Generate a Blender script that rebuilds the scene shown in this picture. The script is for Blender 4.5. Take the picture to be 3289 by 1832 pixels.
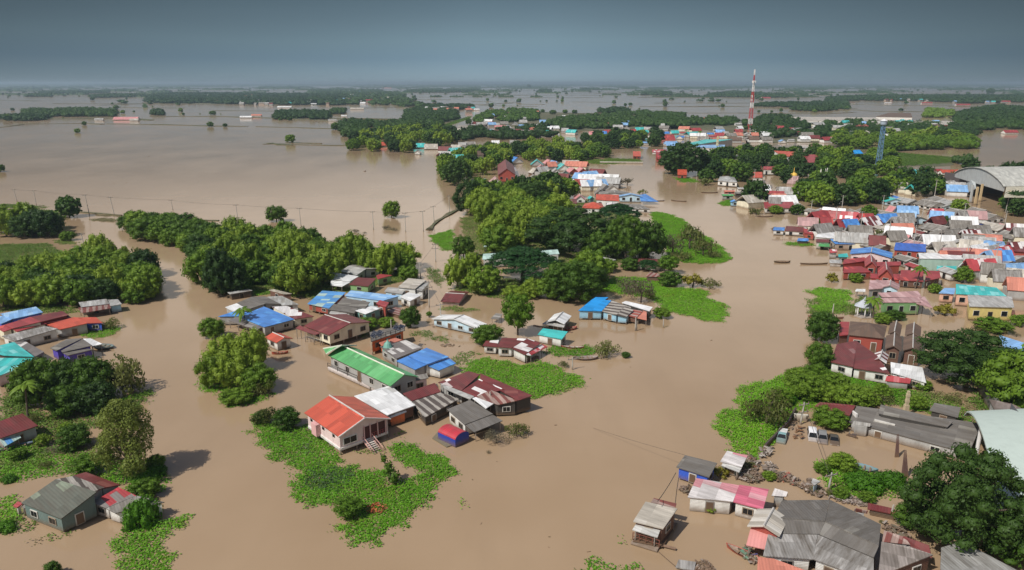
import bpy, math, random, re
import numpy as np
from mathutils import Vector, Matrix, noise
R = math.radians
for o in list(bpy.data.objects): bpy.data.objects.remove(o)
scene = bpy.context.scene
C = scene.collection
# ------------------------------------------------------------------ camera, sky, sun, exposure
CAMH, FPX, PITCH = 55.0, 2348.0, R(15.43)
cd = bpy.data.cameras.new('camera'); cam = bpy.data.objects.new('camera', cd); C.objects.link(cam)
cd.sensor_width = 36; cd.lens = 36*FPX/3289; cd.clip_start = 1; cd.clip_end = 90000
cam.location = (0, 0, CAMH); cam.rotation_euler = (math.pi/2-PITCH, 0, 0)
scene.camera = cam
SUN_EL = 50; SUN_AZ = Vector((-0.80, -0.60, 0)).normalized()      # horizontal direction towards the sun
sun_dir = Vector((SUN_AZ.x*math.cos(R(SUN_EL)), SUN_AZ.y*math.cos(R(SUN_EL)), math.sin(R(SUN_EL))))
sd = bpy.data.lights.new('sun', 'SUN'); sd.energy = 4.4; sd.angle = R(0.6); sd.color = (1, .95, .87)
sun = bpy.data.objects.new('sun', sd); C.objects.link(sun)
sun.rotation_euler = sun_dir.to_track_quat('Z', 'Y').to_euler()
w = bpy.data.worlds.new('World'); scene.world = w; w.use_nodes = True
nt = w.node_tree; nt.nodes.clear(); N = nt.nodes.new; L = nt.links.new
sky = N('ShaderNodeTexSky'); sky.sky_type = 'NISHITA'; sky.sun_disc = False; sky.sun_elevation = R(SUN_EL)
sky.sun_rotation = math.atan2(SUN_AZ.x, SUN_AZ.y); sky.dust_density = 2.0
bg = N('ShaderNodeBackground'); out = N('ShaderNodeOutputWorld'); bg.inputs[1].default_value = 1
tc = N('ShaderNodeTexCoord'); sep = N('ShaderNodeSeparateXYZ'); L(tc.outputs['Generated'], sep.inputs[0])
sc_ = N('ShaderNodeVectorMath'); sc_.operation = 'SCALE'; sc_.inputs['Scale'].default_value = 0.075; L(sky.outputs[0], sc_.inputs[0])
# storm cloud bank low over the horizon: banded grey-blue with soft streaks
mp = N('ShaderNodeMapping'); mp.inputs['Scale'].default_value = (2, 2, 16); L(tc.outputs['Generated'], mp.inputs[0])
nz = N('ShaderNodeTexNoise'); nz.inputs['Scale'].default_value = 1.0; nz.inputs['Detail'].default_value = 5; L(mp.outputs[0], nz.inputs[0])
nz2 = N('ShaderNodeTexNoise'); nz2.inputs['Scale'].default_value = 1.1; nz2.inputs['Detail'].default_value = 2; L(tc.outputs['Generated'], nz2.inputs[0])
mul = N('ShaderNodeMath'); mul.operation = 'MULTIPLY_ADD'; L(nz.outputs[0], mul.inputs[0]); mul.inputs[1].default_value = 0.018; L(sep.outputs[2], mul.inputs[2])
rmp = N('ShaderNodeValToRGB'); L(mul.outputs[0], rmp.inputs[0])
els = rmp.color_ramp.elements
def c8(r, g, b):
    f = lambda v: ((v/255+.055)/1.055)**2.4 if v > 10 else v/255/12.92
    return (f(r), f(g), f(b), 1)
stops = [(0.008, c8(146,167,178)), (0.025, c8(134,158,172)), (0.04, c8(120,146,163)), (0.062, c8(120,145,158)), (0.085, c8(108,131,144)), (0.116, c8(92,114,127)), (0.138, c8(202,198,195)), (0.17, c8(248,240,230))]  # last two stops: bright band added above the view to pale the lake's reflection
els[0].position, els[0].color = stops[0]; els[1].position, els[1].color = stops[-1]
for p_, c_ in stops[1:-1]:
    e_ = els.new(p_); e_.color = c_
# large soft light and dark regions of the cloud bank: brighter in the middle of the view, darkened to both sides as lens vignetting painted into the sky
wx = N('ShaderNodeMath'); wx.operation = 'ABSOLUTE'; L(sep.outputs[0], wx.inputs[0])
mr = N('ShaderNodeMapRange'); mr.inputs['From Min'].default_value = 0.05; mr.inputs['From Max'].default_value = 0.62
mr.inputs['To Min'].default_value = 1.06; mr.inputs['To Max'].default_value = 0.46; L(wx.outputs[0], mr.inputs[0])
m2 = N('ShaderNodeMath'); m2.operation = 'MULTIPLY_ADD'; L(nz2.outputs[0], m2.inputs[0]); m2.inputs[1].default_value = 0.3; m2.inputs[2].default_value = 0.84
m3 = N('ShaderNodeMath'); m3.operation = 'MULTIPLY'; L(mr.outputs[0], m3.inputs[0]); L(m2.outputs[0], m3.inputs[1])
cl = N('ShaderNodeVectorMath'); cl.operation = 'SCALE'; L(rmp.outputs[0], cl.inputs[0]); L(m3.outputs[0], cl.inputs['Scale'])
fr = N('ShaderNodeMapRange'); fr.inputs['From Min'].default_value = 0.27; fr.inputs['From Max'].default_value = 0.42; L(sep.outputs[2], fr.inputs[0])
mix = N('ShaderNodeMix'); mix.data_type = 'RGBA'; L(fr.outputs[0], mix.inputs[0]); L(cl.outputs[0], mix.inputs[6]); L(sc_.outputs[0], mix.inputs[7])
L(mix.outputs[2], bg.inputs[0]); L(bg.outputs[0], out.inputs[0])
scene.view_settings.view_transform = 'Standard'; scene.view_settings.look = 'None'
scene.view_settings.exposure = 0.0; scene.view_settings.gamma = 1
scene.cycles.max_bounces = 5; scene.cycles.diffuse_bounces = 2; scene.cycles.glossy_bounces = 2
scene.cycles.transmission_bounces = 2; scene.cycles.volume_bounces = 0; scene.cycles.transparent_max_bounces = 4
scene.cycles.caustics_reflective = False; scene.cycles.caustics_refractive = False

# ------------------------------------------------------------------ helpers
TILES = {'S': (0, 0, 1), '1': (2600, 400, 3.588), '2': (2000, 400, 3.587), '3': (1350, 440, 3.22), '4': (2400, 700, 2.898), '5': (2600, 900, 3.417),
 '6': (2280, 1180, 2.553), '7': (1850, 1400, 3.321), '8': (2550, 1400, 3.322), '9': (0, 900, 3.986), '10': (0, 600, 3.986), '11': (0, 1240, 3.986),
 '12': (0, 1480, 4.025), '13': (600, 780, 3.587), '14': (1200, 780, 3.587), '15': (1700, 600, 3.587), '16': (1700, 950, 4.1), '17': (600, 1080, 3.777),
 '18': (900, 1150, 3.031), '19': (900, 1400, 3.321), '20': (1000, 220, 2.147), '21': (2100, 200, 2.167), '22': (0, 220, 2.342)}
FWD = Vector((0, math.cos(PITCH), -math.sin(PITCH))); UP = Vector((0, math.sin(PITCH), math.cos(PITCH)))
def src(t, x, y):
    X, Y, s = TILES[t]; return X+x/s, Y+y/s
def P(t, x, y, z=0.0):                      # where a spot seen in the survey picture stands in the place, on the level z
    px, py = src(t, x, y)
    d = FWD + Vector((1, 0, 0))*((px-1644.5)/FPX) + UP*((916-py)/FPX)
    if d.z > -0.0005: d.z = -0.0005
    k = (z-CAMH)/d.z
    return Vector((d.x*k, d.y*k, z))
def ppm(p):                                  # picture pixels per metre at a point
    d = Vector(p)-Vector((0, 0, CAMH)); return FPX/max(1, d.dot(FWD))
def pix(p):
    d = Vector(p)-Vector((0, 0, CAMH)); k = d.dot(FWD); return 1644.5+FPX*d.x/k, 916-FPX*d.dot(UP)/k
rnd = random.Random(7)

MATS = {}
def newmat(name):
    m = bpy.data.materials.new(name); m.use_nodes = True; t = m.node_tree
    b = t.nodes['Principled BSDF']; return m, t, b
def mixrgb(t, fac, a, b, mode='MIX'):
    n = t.nodes.new('ShaderNodeMix'); n.data_type = 'RGBA'; n.blend_type = mode
    for i, v in ((0, fac), (6, a), (7, b)):
        if isinstance(v, (int, float)): n.inputs[i].default_value = v
        elif isinstance(v, tuple): n.inputs[i].default_value = v if len(v) == 4 else (*v, 1)
        else: t.links.new(v, n.inputs[i])
    return n.outputs[2]
def math_(t, op, a, b=None, c=None):
    n = t.nodes.new('ShaderNodeMath'); n.operation = op
    for i, v in enumerate((a, b, c)):
        if v is None: continue
        if isinstance(v, (int, float)): n.inputs[i].default_value = v
        else: t.links.new(v, n.inputs[i])
    return n.outputs[0]
def noise_(t, vec, scale, detail=3, rough=.55):
    n = t.nodes.new('ShaderNodeTexNoise'); n.inputs['Scale'].default_value = scale; n.inputs['Detail'].default_value = detail
    n.inputs['Roughness'].default_value = rough; t.links.new(vec, n.inputs['Vector']); return n.outputs[0]
def geo(t): return t.nodes.new('ShaderNodeNewGeometry').outputs['Position']
def maprange(t, v, a, b, c, d):
    n = t.nodes.new('ShaderNodeMapRange'); t.links.new(v, n.inputs[0])
    for i, k in enumerate((a, b, c, d)): n.inputs[1+i].default_value = k
    return n.outputs[0]

def roofmat(c1, c2=None, amt=0.0, stripe=0.0, dirt=.35, rough=.45):
    """corrugated sheets: c1 with a share amt of sheets in c2, dirt streaks running down the slope"""
    key = ('roof', c1, c2, amt, stripe, dirt, rough)
    if key in MATS: return MATS[key]
    m, t, b = newmat('roof_sheets'); uv = t.nodes.new('ShaderNodeTexCoord').outputs['UV']
    oi = t.nodes.new('ShaderNodeObjectInfo').outputs['Random']
    s = t.nodes.new('ShaderNodeSeparateXYZ'); t.links.new(uv, s.inputs[0])
    off = math_(t, 'MULTIPLY', oi, 57.0)
    U, V = math_(t, 'FLOOR', math_(t, 'DIVIDE', s.outputs[0], .95)), math_(t, 'FLOOR', math_(t, 'DIVIDE', s.outputs[1], 2.3))
    cb = t.nodes.new('ShaderNodeCombineXYZ'); t.links.new(U, cb.inputs[0]); t.links.new(V, cb.inputs[1]); t.links.new(off, cb.inputs[2])
    wn = t.nodes.new('ShaderNodeTexWhiteNoise'); wn.noise_dimensions = '3D'; t.links.new(cb.outputs[0], wn.inputs[0])
    col = c1
    if c2 is not None:
        # sheets of the second kind tend to lie side by side
        big = t.nodes.new('ShaderNodeVectorMath'); big.operation = 'ADD'; t.links.new(cb.outputs[0], big.inputs[0]); t.links.new(off, big.inputs[1])
        bn = noise_(t, big.outputs[0], .45, 1)
        v = math_(t, 'ADD', math_(t, 'MULTIPLY', bn, .75), math_(t, 'MULTIPLY', wn.outputs[0], .25))
        if stripe: v = math_(t, 'ADD', v, math_(t, 'MULTIPLY', math_(t, 'SINE', math_(t, 'MULTIPLY', s.outputs[0], 2*math.pi/stripe)), .28))
        f = maprange(t, v, .5+(.5-amt)*.5-.015, .5+(.5-amt)*.5+.015, 0, 1)
        col = mixrgb(t, f, c1, c2)
    # each sheet a little lighter or darker
    sv = maprange(t, wn.outputs[0], 0, 1, .78, 1.12)
    col = mixrgb(t, 1.0, col, (1, 1, 1), 'MULTIPLY') if not isinstance(col, tuple) else mixrgb(t, 0.0, col, col)
    vm = t.nodes.new('ShaderNodeVectorMath'); vm.operation = 'SCALE'; t.links.new(col, vm.inputs[0]); t.links.new(sv, vm.inputs['Scale'])
    mp = t.nodes.new('ShaderNodeMapping'); mp.inputs['Scale'].default_value = (1.6, .28, 1); t.links.new(uv, mp.inputs[0])
    ad = t.nodes.new('ShaderNodeVectorMath'); ad.operation = 'ADD'; t.links.new(mp.outputs[0], ad.inputs[0]); t.links.new(off, ad.inputs[1])
    d = noise_(t, ad.outputs[0], 1.0, 5, .65)
    df = maprange(t, d, .38, .70, 0, min(.9, dirt*1.5+.08))
    c = mixrgb(t, df, vm.outputs[0], (.085, .07, .055))
    t.links.new(c, b.inputs['Base Color']); b.inputs['Roughness'].default_value = rough
    # corrugation and overlap lines
    wv = math_(t, 'SINE', math_(t, 'MULTIPLY', s.outputs[0], 2*math.pi/.38))
    fr = math_(t, 'GREATER_THAN', math_(t, 'FRACT', math_(t, 'DIVIDE', s.outputs[1], 2.3)), .96)
    hgt = math_(t, 'ADD', math_(t, 'MULTIPLY', wv, .5), math_(t, 'MULTIPLY', fr, -1.2))
    bp = t.nodes.new('ShaderNodeBump'); bp.inputs['Strength'].default_value = .35; bp.inputs['Distance'].default_value = .05
    t.links.new(hgt, bp.inputs['Height']); t.links.new(bp.outputs[0], b.inputs['Normal'])
    MATS[key] = m; return m
def paint(c, rough=.65, dirt=.42, metal=0, scale=.8, planks=False):
    key = ('paint', c, rough, dirt, metal, scale, planks)
    if key in MATS: return MATS[key]
    m, t, b = newmat('painted_surface'); g = geo(t)
    mp = t.nodes.new('ShaderNodeMapping'); mp.inputs['Scale'].default_value = (1, 1, .35); t.links.new(g, mp.inputs[0])
    n = noise_(t, mp.outputs[0], scale, 5, .6); f = maprange(t, n, .45, .75, 0, dirt)
    col = mixrgb(t, f, c, tuple(v*.35+.02 for v in c[:3]))
    # tide line left by the flood on everything near the water
    s = t.nodes.new('ShaderNodeSeparateXYZ'); t.links.new(g, s.inputs[0])
    tide = maprange(t, math_(t, 'ADD', s.outputs[2], math_(t, 'MULTIPLY', n, -.6)), -.1, .75, .75, 0)
    col = mixrgb(t, tide, col, (.16, .10, .055))
    t.links.new(col, b.inputs['Base Color']); b.inputs['Roughness'].default_value = rough; b.inputs['Metallic'].default_value = metal
    if planks:
        wv = t.nodes.new('ShaderNodeTexWave'); wv.bands_direction = 'Z'; wv.inputs['Scale'].default_value = 1.6; wv.inputs['Distortion'].default_value = .3
        t.links.new(g, wv.inputs[0]); bp = t.nodes.new('ShaderNodeBump'); bp.inputs['Strength'].default_value = .5; bp.inputs['Distance'].default_value = .05
        t.links.new(wv.outputs[0], bp.inputs['Height']); t.links.new(bp.outputs[0], b.inputs['Normal'])
    MATS[key] = m; return m
def glassmat():
    if 'glass' in MATS: return MATS['glass']
    m, t, b = newmat('dark_window_glass'); b.inputs['Base Color'].default_value = (.012, .014, .016, 1); b.inputs['Roughness'].default_value = .12
    b.inputs['Specular IOR Level'].default_value = .4
    MATS['glass'] = m; return m
def leafmat(name, c1, c2, tr=.36):
    key = ('leaf', name)
    if key in MATS: return MATS[key]
    m, t, b = newmat(name); g = geo(t)
    tcn = t.nodes.new('ShaderNodeTexCoord').outputs['Object']
    n = noise_(t, g, .33, 3); n2 = noise_(t, g, 2.3, 2)
    oi = t.nodes.new('ShaderNodeObjectInfo').outputs['Random']
    f = math_(t, 'ADD', math_(t, 'MULTIPLY', n, .9), math_(t, 'MULTIPLY', n2, .5)); f = math_(t, 'ADD', f, math_(t, 'MULTIPLY', oi, .75))
    f = maprange(t, f, .55, 1.5, 0, 1)
    col = mixrgb(t, f, c1, c2)
    t.links.new(col, b.inputs['Base Color']); b.inputs['Roughness'].default_value = .55; b.inputs['Specular IOR Level'].default_value = .25
    trn = t.nodes.new('ShaderNodeBsdfTranslucent'); t.links.new(col, trn.inputs[0])
    ms = t.nodes.new('ShaderNodeMixShader'); ms.inputs[0].default_value = tr
    t.links.new(b.outputs[0], ms.inputs[1]); t.links.new(trn.outputs[0], ms.inputs[2]); t.links.new(ms.outputs[0], t.nodes['Material Output'].inputs[0])
    MATS[key] = m; return m
def barkmat():
    if 'bark' in MATS: return MATS['bark']
    m, t, b = newmat('bark'); n = noise_(t, geo(t), 3, 4); t.links.new(mixrgb(t, n, (.05, .04, .03), (.17, .13, .10)), b.inputs['Base Color']); b.inputs['Roughness'].default_value = .9
    MATS['bark'] = m; return m

class MB:
    def __init__(s, org=(0, 0, 0)): s.v = []; s.f = []; s.uv = {}; s.mi = []; s.o = Vector(org)
    def add(s, vs, fs, mi=0, uvs=None):
        k = len(s.v); s.v += [tuple(Vector(v)-s.o) for v in vs]
        for f in fs: s.f.append(tuple(i+k for i in f)); s.mi.append(mi)
        if uvs:
            for i, u in enumerate(uvs): s.uv[k+i] = u
    def box(s, c, d, rz=0, mi=0, M=None):
        x, y, z = (q/2 for q in d); M = M or Matrix.Rotation(rz, 4, 'Z')
        vs = [Vector(c)+(M @ Vector((sx*x, sy*y, sz*z))) for sz in (-1, 1) for sx, sy in ((-1, -1), (1, -1), (1, 1), (-1, 1))]
        s.add(vs, [(3, 2, 1, 0), (4, 5, 6, 7), (0, 1, 5, 4), (1, 2, 6, 5), (2, 3, 7, 6), (3, 0, 4, 7)], mi)
    def prism(s, top, bot, mi=0, uvs=None):
        n = len(top)
        a = sum((top[i].x*top[(i+1) % n].y-top[(i+1) % n].x*top[i].y) for i in range(n))
        if a < 0:
            top = top[::-1]; bot = bot[::-1]
            if uvs: uvs = uvs[::-1]
        fs = [tuple(range(n)), tuple(range(2*n-1, n-1, -1))]+[(i, n+i, n+(i+1) % n, (i+1) % n) for i in range(n)]
        s.add(top+bot, fs, mi, (uvs+uvs) if uvs else None)
    def tube(s, p, q, r1, r2=None, n=6, mi=0, cap=True):
        p, q = Vector(p), Vector(q); r2 = r1 if r2 is None else r2; d = (q-p)
        if d.length < 1e-6: return
        d.normalize(); a = d.orthogonal().normalized(); b = d.cross(a)
        vs = [p+(a*math.cos(2*math.pi*i/n)+b*math.sin(2*math.pi*i/n))*r1 for i in range(n)]+[q+(a*math.cos(2*math.pi*i/n)+b*math.sin(2*math.pi*i/n))*r2 for i in range(n)]
        fs = [(i, (i+1) % n, n+(i+1) % n, n+i) for i in range(n)]
        if cap: fs += [tuple(range(n-1, -1, -1)), tuple(range(n, 2*n))]
        s.add(vs, fs, mi)
    def lathe(s, c, prof, n=12, mi=0):
        c = Vector(c); vs = []; fs = []
        for r, z in prof: vs += [c+Vector((r*math.cos(2*math.pi*i/n), r*math.sin(2*math.pi*i/n), z)) for i in range(n)]
        for k in range(len(prof)-1): fs += [(k*n+i, k*n+(i+1) % n, (k+1)*n+(i+1) % n, (k+1)*n+i) for i in range(n)]
        fs += [tuple(range(n-1, -1, -1)), tuple(range((len(prof)-1)*n, len(prof)*n))]
        s.add(vs, fs, mi)
    def build(s, name, mats, parent=None, smooth=False):
        me = bpy.data.meshes.new(name); me.from_pydata(s.v, [], s.f)
        mats = mats if isinstance(mats, (list, tuple)) else [mats]
        for m in mats: me.materials.append(m)
        if len(mats) > 1: me.polygons.foreach_set('material_index', s.mi)
        if s.uv:
            u = me.uv_layers.new(name='UVMap'); vi = np.zeros(len(me.loops), dtype=np.int32); me.loops.foreach_get('vertex_index', vi)
            arr = np.array([s.uv.get(int(i), (0, 0)) for i in vi], dtype=np.float32); u.data.foreach_set('uv', arr.ravel())
        if smooth: me.polygons.foreach_set('use_smooth', [True]*len(me.polygons))
        o = bpy.data.objects.new(name, me); C.objects.link(o)
        if parent is not None: o.parent = parent
        else: o.location = s.o
        return o
LANDMARKS = []       # (short name, pixel)
THINGS = []
def tag(o, label, cat, group=None, kind=None, lm=None, at=None):
    o['label'] = label
    if kind: o['kind'] = kind
    if kind != 'structure': o['category'] = cat
    if group: o['group'] = group
    p = pix(at if at is not None else o.location)
    if lm: LANDMARKS.append((lm, p))
    THINGS.append((o, p)); return o
def empty(name, loc):
    o = bpy.data.objects.new(name, None); C.objects.link(o); o.location = loc; o.empty_display_size = 1; return o
def inpoly(x, y, poly):
    c = False; n = len(poly); j = n-1
    for i in range(n):
        if (poly[i][1] > y) != (poly[j][1] > y) and x < (poly[j][0]-poly[i][0])*(y-poly[i][1])/(poly[j][1]-poly[i][1])+poly[i][0]: c = not c
        j = i
    return c
def inpoly_np(x, y, poly):
    c = np.zeros(len(x), bool); n = len(poly); j = n-1
    for i in range(n):
        xi, yi, xj, yj = *poly[i], *poly[j]
        if yi != yj: c ^= ((yi > y) != (yj > y)) & (x < (xj-xi)*(y-yi)/(yj-yi)+xi)
        j = i
    return c
def npmesh(name, verts, quads, mats, mi=None, parent=None, loc=(0, 0, 0)):
    me = bpy.data.meshes.new(name); nv, nq = len(verts), len(quads); k = quads.shape[1]
    me.vertices.add(nv); me.vertices.foreach_set('co', verts.astype(np.float32).ravel())
    me.loops.add(nq*k); me.loops.foreach_set('vertex_index', quads.astype(np.int32).ravel())
    me.polygons.add(nq); me.polygons.foreach_set('loop_start', np.arange(0, nq*k, k, dtype=np.int32))
    for m in (mats if isinstance(mats, list) else [mats]): me.materials.append(m)
    if mi is not None: me.polygons.foreach_set('material_index', mi.astype(np.int32))
    me.update(calc_edges=True); me.validate()
    return me
# ------------------------------------------------------------------ the setting: water, sky haze box, banks
def water():
    m, t, b = newmat('muddy_flood_water'); g = geo(t)
    n = noise_(t, g, .012, 4); n2 = noise_(t, g, .05, 3)
    f = math_(t, 'ADD', math_(t, 'MULTIPLY', n, .7), math_(t, 'MULTIPLY', n2, .3)); f = maprange(t, f, .35, .65, 0, 1)
    ms = t.nodes.new('ShaderNodeMapping'); ms.inputs['Scale'].default_value = (.10, .018, 1); ms.inputs['Rotation'].default_value = (0, 0, -.35); t.links.new(g, ms.inputs[0])
    st = noise_(t, ms.outputs[0], 1.0, 5, .6); c_ = mixrgb(t, f, WATER1, WATER2); c_ = mixrgb(t, maprange(t, st, .5, .75, 0, .22), c_, (.24, .17, .105)); t.links.new(c_, b.inputs['Base Color'])
    mp = t.nodes.new('ShaderNodeMapping'); mp.inputs['Scale'].default_value = (1, .45, 1); mp.inputs['Rotation'].default_value = (0, 0, .5); t.links.new(g, mp.inputs[0])
    r1 = noise_(t, mp.outputs[0], .9, 3); r2 = noise_(t, mp.outputs[0], .035, 3)
    bp = t.nodes.new('ShaderNodeBump'); bp.inputs['Strength'].default_value = .16; bp.inputs['Distance'].default_value = .05; t.links.new(r1, bp.inputs['Height'])
    t.links.new(bp.outputs[0], b.inputs['Normal'])
    t.links.new(maprange(t, r2, .35, .65, .10, .14), b.inputs['Roughness']); b.inputs['IOR'].default_value = 1.33
    mb = MB(); S = 30000
    mb.add([(-S, -200, 0), (S, -200, 0), (S, 30000, 0), (-S, 30000, 0)], [(0, 1, 2, 3)])
    o = mb.build('water', m); o['kind'] = 'structure'; o['label'] = 'brown flood water spread over the whole plain and river'
WATER1, WATER2 = (.295, .205, .124), (.365, .262, .170)
water()
def haze():
    m = bpy.data.materials.new('haze_air'); m.use_nodes = True; t = m.node_tree; t.nodes.clear()
    v = t.nodes.new('ShaderNodeVolumePrincipled'); o = t.nodes.new('ShaderNodeOutputMaterial')
    v.inputs['Color'].default_value = (.50, .66, .80, 1); v.inputs['Density'].default_value = .00012
    v.inputs['Anisotropy'].default_value = .2; t.links.new(v.outputs[0], o.inputs['Volume'])
    mb = MB(); S = 31000
    mb.box((0, 15200, 39.5), (2*S, 32400, 83)); ob = mb.build('haze', m); ob['kind'] = 'stuff'; ob['label'] = 'pale blue haze over the flooded plain'; ob['category'] = 'haze'
haze()

# ------------------------------------------------------------------ leaf clouds
def leafcloud(blobs, leaf, dens, seed, flat=.55, core=.62, up=.15):
    """blobs: rows cx cy cz rx ry rz -> many small leaf faces over each lobe, and a ragged inner body that closes the crown"""
    rg = np.random.default_rng(seed); V = []; Q = []; nv = 0
    for cx, cy, cz, rx, ry, rz in blobs:
        r = (rx*ry*rz)**(1/3); n = max(6, int(dens*4*math.pi*r*r/(leaf*leaf)))
        d = rg.normal(size=(n, 3)); d /= np.linalg.norm(d, axis=1)[:, None]
        d = d[d[:, 2] > -.75]; n = len(d)
        rad = 1-.45*rg.random(n)**2+.22*rg.random(n)**2
        c = np.array([cx, cy, cz])+d*np.array([rx, ry, rz])*rad[:, None]
        nn = d+rg.normal(size=(n, 3))*flat+np.array([0, 0, up]); nn /= np.linalg.norm(nn, axis=1)[:, None]
        a = np.cross(nn, rg.normal(size=(n, 3))); a /= np.linalg.norm(a, axis=1)[:, None]; b = np.cross(nn, a)
        s = (leaf*(.42+1.15*rg.random(n)**1.6))[:, None]
        q = np.stack([c-a*s*.75, c-b*s*.42+nn*s*.1, c+a*s*.75, c+b*s*.42-nn*s*.08], 1).reshape(-1, 3)
        V.append(q); Q.append(nv+np.arange(n*4).reshape(-1, 4)); nv += n*4
        if core:
            # ragged inner body
            nu, nw = 9, 6; u = np.linspace(0, 2*math.pi, nu, endpoint=False); w_ = np.linspace(-1.2, 1.35, nw)
            U, W = np.meshgrid(u, w_, indexing='ij'); k = core*(.85+.3*rg.random(U.shape))
            pts = np.stack([cx+rx*k*np.cos(U)*np.cos(W), cy+ry*k*np.sin(U)*np.cos(W), cz+rz*k*np.sin(W)], -1).reshape(-1, 3)
            idx = np.arange(nu*nw).reshape(nu, nw); i2 = np.roll(idx, -1, 0)
            q = np.stack([idx[:, :-1], i2[:, :-1], i2[:, 1:], idx[:, 1:]], -1).reshape(-1, 4)
            V.append(pts); Q.append(nv+q); nv += len(pts)
    return np.concatenate(V), np.concatenate(Q)
def blobset(kind, Rr, H, seed, big=0):
    r = random.Random(seed); B = []; kb = .62 if big else 1
    if kind == 'mango':            # dense dome of lobes
        B.append((0, 0, H*.44, Rr*.68, Rr*.68, H*.40))
        n = 75 if big else 32
        for i in range(n):
            a = i*2.4+r.random()*.6; ph = (i+.5)/n; el = math.asin(1-1.82*ph)
            k = math.cos(el)*r.uniform(.88, 1.14); q = Rr*r.uniform(.19, .33)*kb
            B.append((Rr*(.82 if big else .72)*k*math.cos(a), Rr*(.82 if big else .72)*k*math.sin(a), H*.46+H*.41*math.sin(el)*r.uniform(.85, 1.1), q, q, q*r.uniform(.6, .85)))
    elif kind == 'plume':          # bamboo / willow: upright feathery plumes arching outwards
        B.append((0, 0, H*.42, Rr*.55, Rr*.55, H*.38))
        for i in range(20):
            ph = (i+.5)/20; el = math.asin(1-1.8*ph); k = math.cos(el)*r.uniform(.8, 1.15); a = i*2.4+r.random(); q = Rr*r.uniform(.18, .30)
            B.append((Rr*.74*k*math.cos(a), Rr*.74*k*math.sin(a), H*.44+H*.36*math.sin(el), q, q, q*r.uniform(.8, 1.3)))
        for i in range(9):
            a = i*2.4+r.random(); k = math.sqrt((i+.5)/9); q = Rr*r.uniform(.11, .18)
            top = H*(1-.35*k*k)*r.uniform(.9, 1.1)
            B.append((Rr*.8*k*math.cos(a), Rr*.8*k*math.sin(a), top*.72, q, q, top*.26))
    elif kind == 'rain':           # wide shallow umbrella in flat tiers
        for i in range(70):
            a = i*2.4+r.random()*.4; k = math.sqrt((i+.5)/70); q = Rr*r.uniform(.12, .19)
            B.append((Rr*.9*k*math.cos(a), Rr*.9*k*math.sin(a), H*(.84-.46*k**2.4)+r.uniform(-.05, .05)*H, q, q, q*.42))
        B.append((0, 0, H*.62, Rr*.6, Rr*.6, H*.13))
    elif kind == 'ball':
        B.append((0, 0, H*.58, Rr*.8, Rr*.8, H*.34))
        for i in range(20):
            z = 1-2*(i+.5)/20; a = i*2.4; k = math.sqrt(1-z*z); q = Rr*r.uniform(.24, .34)
            B.append((Rr*.78*k*math.cos(a), Rr*.78*k*math.sin(a), H*.58+H*.32*z, q, q, q*.9))
    elif kind == 'scrub':          # low, open and uneven
        for i in range(13):
            a = i*2.4+r.random(); k = math.sqrt((i+.5)/13); q = Rr*r.uniform(.2, .36)
            B.append((Rr*.75*k*math.cos(a), Rr*.75*k*math.sin(a), H*(.55-.25*k)*r.uniform(.6, 1.25), q, q, q*r.uniform(.6, 1)))
    elif kind == 'airy':           # tall, loose, see-through
        for i in range(24):
            z = (i+.5)/24; a = i*2.4+r.random(); k = math.sin(math.pi*min(1, .18+z*.82))**.7; q = Rr*r.uniform(.2, .34)
            kk = k*r.uniform(.35, .85)
            B.append((Rr*kk*math.cos(a), Rr*kk*math.sin(a), H*(.16+.76*z), q, q, q*1.15))
    elif kind == 'hump':           # vine-covered hump, low to the water
        for i in range(15):
            a = i*2.4+r.random(); k = math.sqrt((i+.5)/15); q = Rr*r.uniform(.25, .36)
            B.append((Rr*.72*k*math.cos(a), Rr*.72*k*math.sin(a), H*.5*(1-k*k*.7), q, q, H*.36))
    return B
# species: blob form, nominal radius, height, leaf material, name, density
SP = {
 'mango': ('mango', 5, 7.6, leafmat('dark_mango_leaves', (.036, .088, .010), (.100, .185, .020)), 'mango_tree', 1.2),
 'deep':  ('mango', 5, 7.8, leafmat('deep_green_leaves', (.022, .056, .012), (.056, .112, .020)), 'evergreen_tree', 1.25),
 'leafy': ('mango', 5, 7.2, leafmat('mid_green_leaves', (.080, .165, .013), (.185, .29, .028)), 'leafy_tree', 1.1),
 'light': ('plume', 4.5, 8, leafmat('bamboo_leaves', (.13, .215, .018), (.26, .36, .04)), 'bamboo_clump', 1.1),
 'rain':  ('rain', 12, 13, leafmat('rain_tree_leaves', (.014, .056, .014), (.034, .098, .020)), 'rain_tree', 1.5),
 'ball':  ('ball', 4, 8.5, leafmat('bright_round_leaves', (.060, .140, .010), (.125, .230, .018)), 'round_tree', 1.3),
 'olive': ('scrub', 4, 4.2, leafmat('olive_scrub_leaves', (.085, .105, .026), (.175, .195, .055)), 'riverside_shrub', .85),
 'grey':  ('scrub', 4, 5, leafmat('dry_grey_leaves', (.095, .085, .055), (.165, .150, .095)), 'dry_shrub', .45),
 'airy':  ('airy', 5, 12, leafmat('airy_olive_leaves', (.09, .13, .02), (.20, .25, .05)), 'airy_tree', 2.2),
 'hump':  ('hump', 4, 3.4, leafmat('vine_leaves', (.040, .125, .007), (.090, .23, .014)), 'vine_covered_shrub', 1.2),
 'gold':  ('scrub', 3, 4, leafmat('yellow_green_leaves', (.16, .17, .02), (.26, .23, .03)), 'yellow_shrub', 1.0),
}
LOD = {0: (.29, 1.0), 1: (.36, .9), 2: (.75, .9), 3: (1.5, .85)}
PROTO = {}
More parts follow.
